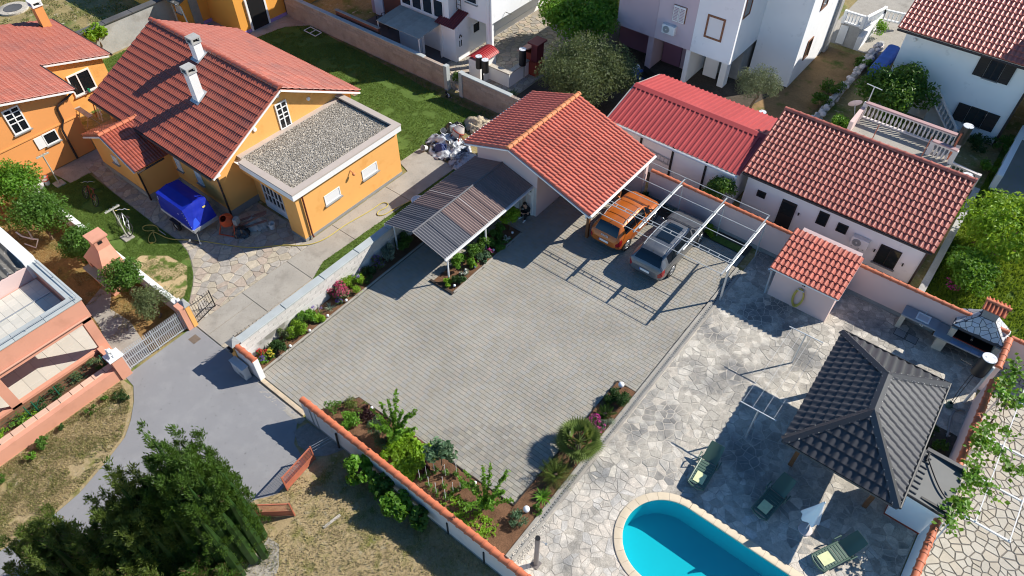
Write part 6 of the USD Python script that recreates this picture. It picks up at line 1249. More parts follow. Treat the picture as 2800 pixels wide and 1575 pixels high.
def tpost(label, loc, along, h, Lb, m, hooks=False, foot=True, braces=False):
    t = thing('clothes_post', label, 'clothes post', loc); d = np.array(along, float)
    MB().cyl((0, 0, 0), (0, 0, h), .035, n=10).build('post', m, t, 40); MB().bar((*(-d*Lb/2), h), (*(d*Lb/2), h), .06 if hooks else .035, .07 if hooks else .035).build('crossbar', m, t)
    if foot: MB().add(*slab(-.28, .28, -.25, .25, -.02, .05, .02)).build('foot', M['concrete'], t)
    if hooks:
        for i in range(4): c = d*(-Lb/2+.1+i*(Lb-.2)/3); MB().tube([(c[0]-.03, c[1]-.06, h+.03), (c[0], c[1], h+.10), (c[0]+.03, c[1]+.06, h+.03)], .010, 5).build('hook', M['galv'], t, True)
    return t
tpost('slim galvanised clothes line post on the terrace near the pink shed', (-1.72, 21.57, .01), (1, .03), 1.92, 1.42, M['galv'], foot=False)
tpost('slim galvanised clothes line post on the terrace west of the gazebo corner', (-1.66, 17.0, .01), (1, .03), 1.92, 1.42, M['galv'], foot=False)
cl = thing('clothes_lines', 'thin clothes lines strung between the two terrace posts', 'clothes line')
for i in range(4): x_ = -2.3+i*.41; MB().tube([(x_, 17.0+4.57*t, 1.94-.05*math.sin(math.pi*t)) for t in np.linspace(0, 1, 7)], .005, 4).build('line', M['steelpaint'], cl)
tpost('pale concrete clothes post on the shaded lawn with a bicycle behind', (-30.75, 8.3, 0), (.0, 1), 1.85, .75, mat('post_concrete', (.40, .40, .34), .9, n1=(4, .15)), True)
tpost('pale concrete clothes post by the orange wall beside paint buckets', (-37.3, 8.35, 0), (.0, 1), 1.87, .66, '/World/Looks/post_concrete', True)
sh_ = thing('solar_shower', 'brown grey solar shower column at the terrace corner by the front wall', 'shower', (-5.12, 7.95, .01)); bm = mat('shower_column', (.17, .15, .145), .45)
MB().cyl((0, 0, .03), (0, 0, 2.15), .085, n=18).build('column', bm, sh_, 40); MB().cyl((0, 0, 2.15), (0, 0, 2.19), .088, n=18).build('cap', M['black'], sh_, 40); MB().man(rbox(-.15, .15, -.15, .15, 0, .035, .012, 8)).build('base_plate', bm, sh_, 40)
MB().tube([(.08, 0, 2.0), (.2, .02, 2.13), (.3, .03, 2.12)], .014, 6).cyl((.3, .03, 2.13), (.33, .03, 2.08), .04, n=10).each('shower_head', M['galv'], sh_, 40)
wc = thing('watering_can', 'dark green watering can beside the terrace wall', 'watering can', (4.15, 23.45, .015), -30)
MB().lathe([(0, 0), (.13, 0), (.14, .03), (.12, .2), (.06, .23)], n=16).build('body', M['plastic_green'], wc, 40); MB().tube([(-.12, 0, .05), (-.2, 0, .16), (-.1, 0, .3), (0, 0, .28)], .014, 6).build('handle', M['plastic_green'], wc, True); MB().cyl((.1, 0, .07), (.38, 0, .25), .02, .014, 8).build('spout', M['plastic_green'], wc, 40)
hp = thing('drain_hose', 'thick dark grey hose lying along the terrace wall', 'hose'); MB().tube([(4.72, 23.6, .06), (4.55, 23.55, .05), (4.40, 23.35, .05), (4.38, 23.0, .05), (4.42, 22.6, .05), (4.5, 22.2, .05), (4.52, 21.9, .05)], .045, 8).build('hose', M['plinth'], hp, True)
for i, (x0, y0, lb) in enumerate(((1.12, 25.82, 'left grey inspection cover in the shaded terrace paving'), (1.62, 25.80, 'right grey inspection cover in the shaded terrace paving'))):
    t = thing('inspection_cover', lb, 'cover'); MB().box(x0, x0+.48, y0, y0+.46, .012, .022).build('frame', M['black'], t); MB().add(*slab(x0+.02, x0+.46, y0+.02, y0+.44, .022, .028, .004)).build('lid', M['plinth'], t)
t = thing('inspection_cover', 'rusty square cover in the asphalt by the slat gate', 'cover'); MB().box(-22.92, -22.5, 6.35, 6.72, -.018, -.012).build('lid', mat('rusty_iron', (.17, .13, .10), .8, n1=(8, .3)), t)
ub = thing('utility_cabinet', 'pale grey utility cabinet with vents at the short entrance wall', 'cabinet', (-19.55, 6.70, -.02), 0)
MB().man(rbox(-.42, .42, -.14, .14, 0, .72, .02, 8)).build('case', mat('cabinet_grey', (.50, .52, .54), .6, n1=(3, .05)), ub, 40); MB().box(-.44, .44, -.16, .16, .72, .75).build('lid', '/World/Looks/cabinet_grey', ub); MB().box(-.005, .005, -.146, -.14, .04, .7).build('door_gap', M['plinth'], ub)
for i in range(5): MB().box(.08, .36, -.148, -.138, .12+i*.055, .135+i*.055).build('vent_slot', M['plinth'], ub)
# ---------------------------------------------------------------- trailer, mixers, bicycles, clutter
T = thing('trailer', 'two wheeled trailer under a bright blue tarpaulin beside the orange house', 'trailer')
TB = mat('blue_tarpaulin', (.006, .020, .33), .5, n1=(1.5, .12), n2=(6, .08), spec=.35)
x0, x1, y0, y1 = -30.55, -27.85, 10.32, 11.72
q = [(x0, y0, .62), (x1, y0, .62), (x1, y1, .62), (x0, y1, .62), (x0+.08, y0+.05, 1.66), (x1-.42, y0+.05, 1.66), (x1-.42, y1-.05, 1.66), (x0+.08, y1-.05, 1.66), (x0+.08, (y0+y1)/2, 1.78), (x1-.42, (y0+y1)/2, 1.78)]
tm = trimesh.Trimesh(q, [(0, 1, 5), (0, 5, 4), (1, 2, 6), (1, 6, 9), (1, 9, 5), (2, 3, 7), (2, 7, 6), (3, 0, 4), (3, 4, 8), (3, 8, 7), (4, 5, 9), (4, 9, 8), (8, 9, 6), (8, 6, 7)], process=False)
for _ in range(4): tm = tm.subdivide()
tm.merge_vertices(); v = tm.vertices; n_ = (meshkit.fbm(v*np.array([1.2, 2.5, 2.5]), 4, 3)-.5)[:, None]; v = v+tm.vertex_normals*n_*.09
MB().add(v, tm.faces).build('tarpaulin', TB, T, 50)
MB().add([(x1-.44, y0+.03, 1.5), (x1-.40, y0+.40, 1.52), (x1-.02, y0+.47, .80), (x1+.02, y0+.02, .62)], [(0, 1, 2, 3), (3, 2, 1, 0)]).build('flap', mat('light_blue_flap', (.02, .075, .62), .5), T)
MB().box(x0, x1, y0, y1, .50, .60).build('bed', M['galv'], T); MB().box(x1, x1+.06, y0, y1, .46, .66).build('tail_board', M['galv'], T); MB().box(x0, x1, y0-.03, y0, .52, .66).build('side_board', M['steelpaint'], T)
for y_ in (y0-.12, y1+.12):
    w = MB().tube([(-29.2+.2*math.cos(t), y_, .3+.2*math.sin(t)) for t in np.linspace(0, 2*math.pi, 21)[:-1]], .095, 8, closed=True).build('tyre', M['rubber'], T, True); MB().cyl((-29.2, y_-.06, .3), (-29.2, y_+.06, .3), .14, n=14).build('rim', M['galv'], w, 40)
    MB().box(-29.55, -28.85, y_-.11, y_+.11, .56, .60).build('mudguard', M['black'], T)
MB().bar((x0, (y0+y1)/2, .5), (x0-1.1, (y0+y1)/2, .42), .08).build('drawbar', M['galv'], T)
g = MB()
for i in range(8): g.sphere((x1-.44+.42*i/7, y0+.02, 1.52-.85*i/7), .022, 0)
for xx, zz in ((-30.3, 1.5), (-30.35, 1.35), (-28.75, 1.25)): g.sphere((xx, y0-.0, zz), .04, 1, (1, .3, 1))
g.build('eyelets', M['white'], T, kind='stuff'); MB().add([(-28.14, 11.3, 1.37), (-28.10, 11.3, 1.30), (-28.10, 11.48, 1.30), (-28.14, 11.48, 1.37)], [(0, 1, 2, 3)]).build('emblem', M['hose'], T)
def mixer(label, loc, rz, dm, lm, motor):
    t = thing('cement_mixer', label, 'cement mixer', loc, rz); c, s = math.cos(.6), math.sin(.6)
    Tm = lambda v: v @ np.array([[1, 0, 0], [0, c, -s], [0, s, c]]).T+(0, 0, .75)
    MB().lathe([(.12, -.34), (.27, -.28), (.33, -.05), (.335, .05), (.30, .12), (.2, .34), (.19, .36), (.16, .34), (.25, .1)], n=22).build('drum', dm, t, 35, T=Tm); MB().lathe([(.335, -.04), (.36, -.02), (.36, .02), (.335, .04)], n=22).build('ring', lm, t, 35, T=Tm)
    for p, q in (((-.32, .1, .75), (-.42, -.35, .02)), ((-.32, .1, .75), (-.42, .4, .02)), ((.32, .1, .75), (.42, -.35, .02)), ((.32, .1, .75), (.42, .4, .02))): MB().bar(p, q, .045).build('leg', lm, t)
    MB().bar((-.42, -.35, .04), (.42, -.35, .04), .04).bar((-.34, .1, .75), (.34, .1, .75), .05).each('crossbar', lm, t)
    MB().man(rbox(.36, .58, -.08, .26, .55, .92, .03, 8)).build('motor_box', motor, t, 40)
    for x_ in (-.42, .42): MB().cyl((x_-.03, .4, .1), (x_+.03, .4, .1), .1, n=14).build('wheel', M['rubber'], t, 40)
mixer('orange red cement mixer standing by the orange house corner', (-27.1, 11.75, 0), 25, mat('mixer_orange', (.50, .07, .02), .5, n1=(4, .15)), '/World/Looks/mixer_orange', M['plinth'])
mixer('pale cement mixer with red frame on the rubble heap', (-22.9, 24.3, .1), 160, mat('mixer_pale', (.55, .50, .47), .7, n1=(5, .12)), M['redpaint'], M['galv'])
def bicycle(label, loc, rz, fm):
    b = thing('bicycle', label, 'bicycle', loc, rz); c, s = math.cos(.5), math.sin(.5); Tm = lambda v: v @ np.array([[1, 0, 0], [0, c, -s], [0, s, c]]).T
    for x_ in (-.5, .5):
        w = MB().tube([(x_+.31*math.cos(t), 0, .33+.31*math.sin(t)) for t in np.linspace(0, 2*math.pi, 25)[:-1]], .022, 6, closed=True).build('tyre', M['rubber'], b, True, T=Tm)
        g = MB()
        for q in range(9): g.bar((x_, 0, .33), (x_+.3*math.cos(q*.7), 0, .33+.3*math.sin(q*.7)), .004)
        g.build('spokes', M['galv'], w, T=Tm)
    MB().tube([(-.5, 0, .33), (-.05, 0, .30), (.36, 0, .78), (.5, 0, .33)], .018, 6).build('frame_tube', fm, b, T=Tm); MB().tube([(-.5, 0, .33), (-.2, 0, .80), (-.05, 0, .30)], .018, 6).build('frame_tube', fm, b, T=Tm); MB().tube([(-.18, 0, .74), (.35, 0, .78)], .018, 6).build('frame_tube', fm, b, T=Tm)
    MB().man(rbox(-.34, -.08, -.06, .06, .83, .88, .02, 8)).build('saddle', M['black'], b, T=Tm); MB().tube([(.36, -.3, .96), (.40, -.1, 1.0), (.38, 0, .95), (.40, .1, 1.0), (.36, .3, .96)], .014, 6).build('handlebar', M['galv'], b, T=Tm)
    for y_ in (-.3, .3): MB().tube([(.36, y_-.05, .96), (.36, y_+.05, .96)], .02, 6).build('grip', M['hose'], b, T=Tm)
bicycle('bicycle with yellow grips lying on the shaded lawn', (-34.6, 8.55, .03), 178, M['redpaint']); bicycle('bicycle lying on the lawn beside the pale clothes post', (-31.3, 8.45, .03), 176, M['galv'])
t = thing('scooter', 'small dark kick scooter on the stone drive beside the trailer', 'scooter', (-27.75, 10.15, .02), 20)
MB().box(-.25, .25, -.06, .06, .08, .11).build('deck', M['black'], t); MB().tube([(.28, 0, .1), (.34, 0, .75)], .02, 6).build('stem', M['galv'], t); MB().bar((.34, -.2, .75), (.34, .2, .75), .03).build('handlebar', M['black'], t)
for x_ in (-.3, .3): MB().cyl((x_, -.02, .06), (x_, .02, .06), .06, n=12).build('wheel', M['white'], t, 40)
bk = [(-38.05, 8.05, 'red'), (-38.2, 7.72, 'red'), (-38.2, 7.35, 'red'), (-37.75, 7.95, 'grey'), (-37.7, 7.62, 'white'), (-37.95, 7.30, 'red')]
names = ['red rimmed paint bucket standing closest to the wall corner', 'red rimmed paint bucket between two others along the orange wall', 'red rimmed paint bucket nearest the leafy trees', 'open red rimmed paint bucket nearest the clothes post', 'closed bucket with a pale lid among red rimmed buckets', 'red rimmed paint bucket partly hidden by leaves']
bw = mat('bucket_white', (.62, .63, .62), .5, n1=(9, .1)); br = mat('bucket_red', (.55, .05, .03), .5)
for (x_, y_, c_), lb in zip(bk, names):
    t = thing('paint_bucket', lb, 'bucket', (x_, y_, -.015)); MB().lathe([(0, 0), (.12, 0), (.15, .3), (.14, .3)], n=18).build('bucket', bw, t, 40)
    MB().lathe([(.155, .27), (.17, .28), (.17, .31), (.14, .315)], n=18).build('rim', br if c_ != 'white' else bw, t, 40); MB().cyl((0, 0, .26), (0, 0, .285), .14, n=18).build('paint' if c_ != 'white' else 'lid', M['concrete'] if c_ != 'white' else bw, t)
hs = thing('garden_hose', 'yellow garden hose running from a loop on the lawn across the stone drive', 'hose')
pts = [(-29.9, 9.5), (-30.2, 9.62), (-30.48, 9.58), (-30.72, 9.38), (-30.8, 9.2), (-30.6, 9.1), (-30.3, 9.18), (-30.1, 9.42), (-30.05, 9.2), (-29.75, 8.85), (-29.45, 8.75), (-29.35, 8.95), (-29.7, 9.15), (-30.0, 9.28), (-29.3, 9.45), (-28.3, 9.95), (-27.2, 10.65), (-26.2, 11.1), (-25.2, 11.75), (-24.2, 12.75), (-23.4, 13.4), (-23.0, 14.2), (-22.94, 15.4), (-22.8, 16.6), (-22.72, 17.6), (-22.62, 18.05), (-22.4, 18.1), (-22.3, 17.7), (-22.35, 17.35), (-22.2, 17.15), (-22.0, 17.3), (-21.9, 17.7), (-21.75, 18.5), (-21.6, 19.6)]
def smooth(p, n=160):
    from scipy.interpolate import splprep, splev
    tck, _ = splprep(np.array(p, float).T, s=.004, k=3); return np.array(splev(np.linspace(0, 1, n), tck)).T
pp = smooth(pts, 220); MB().tube(np.c_[pp, np.full(len(pp), .035)], .022, 6).build('hose', M['hose'], hs, True); MB().bar((-29.95, 9.55, .03), (-29.35, 9.55, .05), .03).build('nozzle', M['galv'], hs)
r = np.random.default_rng(31)
for i, (a, b, lb) in enumerate((((-26.95, 11.95, .15), (-26.0, 13.3, .75), 'reddish plank leaning on the grey plinth, uppermost of the pile'), ((-26.8, 12.0, .1), (-25.8, 13.1, .5), 'reddish plank leaning low across the rubble by the French door'), ((-27.1, 12.3, .3), (-26.3, 13.5, .55), 'shorter reddish plank behind the pile by the French door'))):
    MB().bar(a, b, .14, .035).build('plank', mat('old_plank', (.22, .13, .105), .85, n1=(6, .2)) if i == 0 else '/World/Looks/old_plank', None, False, lb, 'plank')
def crumple(name, label, cat, c, rx, ry, h, m, seed, nn=26, rough=1.0):
    r = np.random.default_rng(seed); X, Y = np.meshgrid(np.linspace(-1, 1, nn), np.linspace(-1, 1, nn)); R = np.sqrt(X**2+Y**2)
    nz = meshkit.fbm(np.stack([X*3, Y*3, X*0+seed], -1), 4, seed); rid = 1-np.abs(2*meshkit.fbm(np.stack([X*2.4+7, Y*2.4, X*0+seed*3], -1), 3, seed+1)-1)
    Z = np.clip(h*(1-R**2)*(.45+.9*nz), 0, None)+h*.35*rough*(rid**2-.4)*(R < .98); th = np.arctan2(Y, X); k = 1+.25*(meshkit.fbm(np.stack([np.cos(th)*1.5, np.sin(th)*1.5, X*0+seed], -1), 3, seed)-.5)*2
    V = np.stack([c[0]+X*rx*k, c[1]+Y*ry*k, np.maximum(Z, -.02)+c[2]], -1).reshape(-1, 3); I = np.arange(nn*nn).reshape(nn, nn); F = np.stack([I[:-1, :-1], I[:-1, 1:], I[1:, 1:], I[1:, :-1]], -1).reshape(-1, 4)
    ok = R.reshape(-1)[F].max(1) < 1.02; return MB().add(V, F[ok]).build(name, m, None, 60, label, cat)
BAG = mat('black_plastic_film', (.02, .02, .022), .25, spec=.6); GF = mat('silver_film', (.50, .53, .57), .3, stain=((.03, .03, .035), 2.4, .50, .58), spec=.6)
crumple('rubble_sack', 'crumpled black sack in front of the orange house plinth', 'sack', (-26.55, 12.0, 0), .5, .42, .35, BAG, 3); crumple('rubble_heap', 'small heap of grey rubble under the leaning planks', 'rubble', (-26.5, 12.9, 0), .65, .6, .42, M['greywall'], 5)
crumple('plastic_sheet', 'crumpled silver and black plastic sheet covering a heap by the tiled garage', 'plastic sheet', (-23.1, 23.6, 0), 1.5, 1.15, .55, GF, 8, 44, 1.5); crumple('plastic_sheet', 'shiny black plastic sheet at the back of the heap by the lawn', 'plastic sheet', (-23.9, 25.1, .02), .62, .55, .5, BAG, 9, 30, 1.6)
crumple('plastic_sheet', 'flat pale grey plastic sheet beside the tiled garage wall', 'plastic sheet', (-21.6, 23.2, .02), .9, .9, .25, mat('pale_film', (.42, .45, .50), .35, stain=((.10, .10, .12), 2.2, .52, .6), spec=.6), 10, 34, 1.5)
crumple('branch_heap', 'heap of dry pale brush and sand at the end of the green lawn', 'brush', (-23.0, 26.3, 0), 1.0, .9, .42, mat('dry_brush', (.42, .35, .25), .95, n1=(5, .3), n2=(25, .3)), 11, 34, 1.6)
crumple('blue_cloth', 'dark blue cloth in the folds of the silver plastic sheet', 'cloth', (-23.3, 23.2, .12), .55, .4, .4, mat('navy_cloth', (.03, .05, .16), .6), 12, 24, 1.2)
for i, (x_, y_, lb) in enumerate(((-24.0, 22.75, 'pale bucket lying at the near edge of the silver plastic sheet'), (-24.35, 24.6, 'pale bucket lying tipped at the lawn edge of the heap'), (-22.2, 23.0, 'grey bucket standing by the tiled garage corner'), (-25.65, 13.2, 'white bucket standing in front of the French door'))):
    t = thing('bucket', lb, 'bucket', (x_, y_, 0 if i > 1 else .12), 40*i); tl = 0 if i > 1 else 1.0; c, s = math.cos(tl), math.sin(tl)
    MB().lathe([(0, 0), (.13, 0), (.17, .32), (.16, .32), (.12, .02), (0, .02)], n=18).build('pail', bw, t, 40, T=lambda v: v @ np.array([[1, 0, 0], [0, c, -s], [0, s, c]]).T); MB().tube([(.165*math.cos(a), .165*math.sin(a)*.3, .32+.12*math.sin(a)) for a in np.linspace(0, math.pi, 9)], .006, 4).build('handle', M['galv'], t, T=lambda v: v @ np.array([[1, 0, 0], [0, c, -s], [0, s, c]]).T)
t = thing('screen_panel', 'white framed mesh panel lying on the shaded green lawn', 'panel'); 
for a, b in (((-39.68, 27.3), (-38.48, 27.26)), ((-38.48, 27.26), (-38.5, 27.84)), ((-38.5, 27.84), (-39.7, 27.9)), ((-39.7, 27.9), (-39.68, 27.3)), ((-39.08, 27.28), (-39.1, 27.87))): MB().bar((*a, .05), (*b, .05), .05, .04).build('frame_bar', M['white'], t)
t = thing('trestle', 'folding metal trestle with boards beside the orange wall', 'trestle')
for x_ in (-41.6, -40.7): MB().bar((x_, 12.3, .75), (x_-.05, 11.95, 0), .035).bar((x_, 12.3, .75), (x_+.05, 12.65, 0), .035).each('leg', M['steelpaint'], t)
MB().box(-41.9, -40.4, 12.15, 12.45, .75, .79).build('board', M['greywall'], t)
t = thing('step_ladder', 'white and red step ladder standing below the open window', 'ladder')
for x_, m_ in ((-41.2, M['white']), (-40.85, M['white']), (-41.5, M['rust'])): MB().bar((x_, 13.2, 1.35), (x_+.1, 12.9, 0), .04).build('stile', m_, t)
for z_ in (.35, .7, 1.05): MB().bar((-41.2, 13.1, z_), (-40.8, 13.05, z_), .04).build('rung', M['white'], t)
t = thing('garden_sculpture', 'white curved garden chair frame on dry ground beside the white gutter wall', 'garden chair'); MB().tube([(-34.7, 4.95, .5), (-34.3, 5.0, .42), (-33.9, 5.2, .35), (-33.6, 5.4, .34)], .04, 6).build('arm', M['white'], t, True); MB().tube([(-33.6, 5.4, .34), (-33.5, 5.1, .05), (-34.2, 4.9, .05)], .03, 6).build('base', M['white'], t, True)
sp_ = thing('garden_lamp', 'twin headed white garden spotlight beside the curved white chair frame', 'lamp'); MB().cyl((-34.3, 5.35, 0), (-34.4, 5.4, .9), .025).cyl((-34.2, 5.3, 0), (-34.25, 5.35, .9), .025).each('stem', M['white'], sp_); MB().sphere((-34.42, 5.42, .95), .07, 1).sphere((-34.24, 5.37, .95), .07, 1).each('head', M['galv'], sp_)
mh = thing('well_cover', 'round concrete well ring with dark lid in the dry meadow', 'well', (-58.3, 16.4, -.03)); MB().cyl((0, 0, 0), (0, 0, .12), 1.0, n=32).build('ring', M['mortar'], mh, 40); MB().cyl((0, 0, .12), (0, 0, .14), .62, n=28).build('lid', M['asphalt_dark'], mh, 40)
# ---------------------------------------------------------------- red gates at the meadow
def mesh_gate(label, a, b, h=.92):
    g = thing('red_gate', label, 'gate'); a, b = np.array(a, float), np.array(b, float); d = (b-a)/np.linalg.norm(b-a); L_ = np.linalg.norm(b-a)
    for p in (a, b): MB().bar((*p, .0), (*p, h+.05), .05).build('stile', M['rust'], g)
    for z_ in (.06, h): MB().bar((*a, z_), (*b, z_), .045).build('rail', M['rust'], g)
    MB().bar((*a, .22), (*b, .22), .02, .30).build('panel', M['rust'], g)
    w = MB(); n = int(L_/.085)
    for i in range(-int((h-.37)/.085), n+1):
        for s in (1, -1):
            pts = []
            for t in np.linspace(0, 1, 2):
                u = i*.085+(t*(h-.37) if s > 0 else (1-t)*(h-.37)); pts.append((u, .37+t*(h-.37)))
            (u0, z0), (u1, z1) = pts
            if u0 > u1: (u0, z0), (u1, z1) = (u1, z1), (u0, z0)
            lo, hi = max(u0, 0), min(u1, L_)
            if hi-lo > .02: f = lambda u: z0+(z1-z0)*(u-u0)/(u1-u0); w.bar((*(a+d*lo), f(lo)), (*(a+d*hi), f(hi)), .008)
    w.build('wire_mesh', M['rust'], g, kind='stuff')
mesh_gate('rust red mesh gate leaf standing open toward the asphalt drive', (-14.14, 5.9), (-13.98, 4.43)); mesh_gate('rust red mesh gate leaf behind the dark conifers', (-13.0, 3.95), (-14.4, 2.75))
wf = thing('wire_link', 'thin wires from the red gate post to the front wall', 'wire')
for z_ in (.95, .8, .6): MB().tube([(-14.12, 5.95, z_), (-14.0, 6.5, z_-.06), (-13.8, 6.88, z_+.05)], .0045, 4).build('wire', M['galv'], wf)
MB().bar((-13.8, 6.82, -.02), (-13.75, 6.85, 1.05), .06).build('fence_post', M['timber_dark'], None, False, 'dark leaning post against the front wall near the red gate', 'post')
MB().bar((-11.84, 4.28, .0), (-11.72, 4.98, .02), .1, .04).build('board', M['mortar'], None, False, 'pale board lying in the dry grass below the front wall', 'board')
sheet('gravel_patch', Polygon([(-15.75, 6.2), (-15.6, 6.8), (-14.9, 6.88), (-13.6, 6.88), (-13.9, 6.3), (-14.3, 5.95), (-15.1, 5.9)]), -.010, mat('grey_gravel', (.25, .24, .225), .95, n1=(6, .2), n2=(45, .5), spec=.1))
sheet('meadow_path', Polygon([(-13.1, 2.85), (-12.6, 2.9), (-12.0, 2.4), (-11.2, 1.0), (-11.5, -3), (-12.8, -3), (-12.6, 1), (-13.0, 2.2)]), -.014, M['concrete'])

tpost('slim white T shaped pole rising from the terrace corner above the rose dish', (-5.45, 37.95, 2.0), (1, -.15), 1.85, .85, M['galv'], foot=False)
t = thing('aluminium_ladder', 'aluminium ladder hung level on the white wall of the red roofed shed', 'ladder')
for z_ in (1.15, 1.5): MB().bar((-13.75, 28.78, z_), (-12.1, 28.78, z_-.12), .05, .04).build('stile', M['galv'], t)
for i in range(7): MB().bar((-13.6+i*.24, 28.78, 1.15-.018*i), (-13.6+i*.24, 28.78, 1.49-.018*i), .03).build('rung', M['galv'], t)
t = thing('basin', 'round pale basin on the grass verge beside the corrugated carport', 'basin', (-21.3, 19.2, 0)); MB().lathe([(0, .04), (.3, .04), (.36, .16), (.34, .16), (.29, .06), (0, .055)], n=20).build('bowl', M['whitewall'], t, 40)
for x_, y_, m_, lb in ((-19.0, 37.0, M['ball'], 'white bundle on the dark yard below the lilac wall'), (-18.6, 36.7, '/World/Looks/blue_tarp', 'blue bundle on the dark yard below the lilac wall')): crumple('laundry_bundle', lb, 'bundle', (x_, y_, 0), .4, .35, .5, m_, 15+int(x_*10) % 7, 18)
t = thing('dark_bench', 'dark low bench with raised back in the apartment yard', 'bench', (-17.6, 36.3, 0), -20); MB().box(-.9, .9, -.2, .2, .38, .43).build('seat', M['black'], t); MB().box(-.9, .9, .18, .23, .45, .85).build('backrest', M['black'], t)
for x_ in (-.8, .8): MB().box(x_-.03, x_+.03, -.18, .18, 0, .38).build('leg', M['black'], t)
# ---------------------------------------------------------------- vegetation
LM = {'green': leafmat('leaf_green', (.075, .165, .022), (.165, .285, .045)), 'fresh': leafmat('leaf_fresh', (.11, .25, .022), (.25, .40, .05), .35), 'lime': leafmat('leaf_lime', (.19, .34, .022), (.36, .48, .05), .35),
      'dark': leafmat('leaf_dark', (.030, .075, .016), (.07, .14, .03)), 'olive': leafmat('leaf_olive', (.15, .18, .10), (.32, .35, .23), .2), 'pitto': leafmat('leaf_grey_green', (.11, .145, .055), (.26, .29, .145), .25),
      'conifer': leafmat('leaf_conifer', (.055, .115, .014), (.15, .215, .03), .25), 'conifer2': leafmat('leaf_conifer_olive', (.10, .145, .025), (.22, .25, .055), .25), 'brown': leafmat('leaf_dry', (.16, .105, .055), (.28, .19, .10), .2),
      'wine': leafmat('leaf_wine', (.035, .010, .012), (.08, .018, .022), .2), 'silver': leafmat('leaf_silver', (.20, .25, .18), (.36, .40, .33), .2), 'palm': leafmat('leaf_palm', (.12, .18, .045), (.29, .32, .11), .25),
      'blue': leafmat('leaf_blue_green', (.085, .155, .08), (.18, .27, .15), .25)}
FM = {n: leafmat('petal_'+n, c, tuple(min(1, q*1.5) for q in c), .3) for n, c in dict(pink=(.50, .05, .16), magenta=(.45, .03, .25), violet=(.13, .06, .32), lilac=(.32, .24, .55), orange=(.65, .18, .02), white=(.75, .75, .72), red=(.45, .02, .03), yellow=(.65, .55, .05)).items()}
def limb(a, b, r0, r1, rng, n=6, wob=.06):
    a, b = np.array(a, float), np.array(b, float); t = np.linspace(0, 1, n)[:, None]; p = a+(b-a)*t; L_ = np.linalg.norm(b-a); p[1:-1] += rng.normal(0, wob*L_, (n-2, 3)); return p, np.linspace(r0, r1, n)
def tree(name, label, cat, base, zc, rx, rz, n, size, lm, seed, k=22, trunk=.07, rr=(.30, .50), shell=.35, group=None, off=(0, 0), dry=0, jit=.9, asp=1.9):
    r = np.random.default_rng(seed); t = thing(name, label, cat, None, 0, group); c = np.array([base[0]+off[0], base[1]+off[1], zc])
    bl = crown_blobs(c, rx, rz, k, r, rr)
    for q in bl:
        if q[0][2]-q[1] < .1: q[0][2] = q[1]+.1
    m = MB()
    if trunk:
        p, rad = limb((base[0], base[1], -.03), c-(0, 0, rz*.4), trunk, trunk*.7, r); m.tube(p, rad, 8); m.build('trunk', M['bark'], t, True)
        b = MB()
        for q in bl[:min(10, k)]: p, rad = limb(c-(0, 0, rz*.45), q[0], trunk*.5, trunk*.12, r); b.tube(p, rad, 5)
        b.build('limbs', M['bark'], t, True, kind='stuff')
    P_, d = blob_points(bl, n, r, shell); ok = P_[:, 2] > .04; P_, d = P_[ok], d[ok]
    v, f = leaves(P_, d+np.array([0, 0, .55]), size, r, jit, asp); MB().add(v, f).build('crown', LM[lm], t)
    if dry: P_, d = blob_points(bl, dry, r, shell); v, f = leaves(P_, d, size, r, jit, asp); MB().add(v, f).build('dry_leaves', LM['brown'], t)
    return t
def shoots(name, label, cat, base, n, h, spread, lsize, lm, seed, per=34, tilt0=.25):
    """a shrub of long leafy rods"""
    r = np.random.default_rng(seed); t = thing(name, label, cat); b = MB(); P_ = []; D_ = []
    for i in range(n):
        a = i/n*2*math.pi+r.uniform(-.3, .3); L_ = h*r.uniform(.65, 1.1); o = spread*r.uniform(.4, 1.0)
        s = np.linspace(0, 1, 9); pts = np.c_[base[0]+np.cos(a)*o*s**1.1, base[1]+np.sin(a)*o*s**1.1, .02+L_*s**.85*(1-.12*s)]; pts[1:] += r.normal(0, .02, (8, 3)); b.tube(pts, np.linspace(.016, .004, 9), 5)
        u = r.random(per)*.9+.1; idx = u*8; i0 = np.minimum(idx.astype(int), 7); q = pts[i0]+(pts[i0+1]-pts[i0])*(idx-i0)[:, None]; P_.append(q+r.normal(0, .035, q.shape)); D_.append(r.normal(0, 1, q.shape)+(0, 0, .6))
    b.build('rods', M['bark'], t, True, kind='stuff'); v, f = leaves(np.vstack(P_), np.vstack(D_), lsize, r, .6, 1.8); MB().add(v, f).build('leaves', LM[lm], t); return t
def bush(name, label, cat, xy, rad, h, n, size, lm, seed, flower=None, nf=0, group=None, z=.08, asp=1.8):
    r = np.random.default_rng(seed); t = thing(name, label, cat, None, 0, group)
    bl = [(np.array([xy[0]+r.uniform(-.75, .75)*rad, xy[1]+r.uniform(-.75, .75)*rad, z+h*r.uniform(.2, .75)]), rad*r.uniform(.22, .52), h/rad*.6) for _ in range(9)]
    st = MB()
    for q in bl: st.tube([(xy[0], xy[1], 0), tuple(q[0])], [.012, .005], 4)
    st.build('stems', M['bark'], t, kind='stuff')
    P_, d = blob_points(bl, n, r, .3); P_ = P_+r.normal(0, .10*rad, P_.shape)*(r.random((len(P_), 1)) < .3); P_[:, 2] = np.maximum(P_[:, 2], z*.5); v, f = leaves(P_, d+(0, 0, .5), size, r, .9, asp); MB().add(v, f).build('foliage', LM[lm], t)
    if flower:
        P_, d = blob_points([(q[0]+(0, 0, h*.15), q[1], q[2]) for q in bl], nf, r, .85); ok = P_[:, 2] > h*.35; v, f = leaves(P_[ok], d[ok]+(0, 0, 1), size*.8, r, .5, 1.1); MB().add(v, f).build('flowers', FM[flower], t, kind='stuff')
    return t
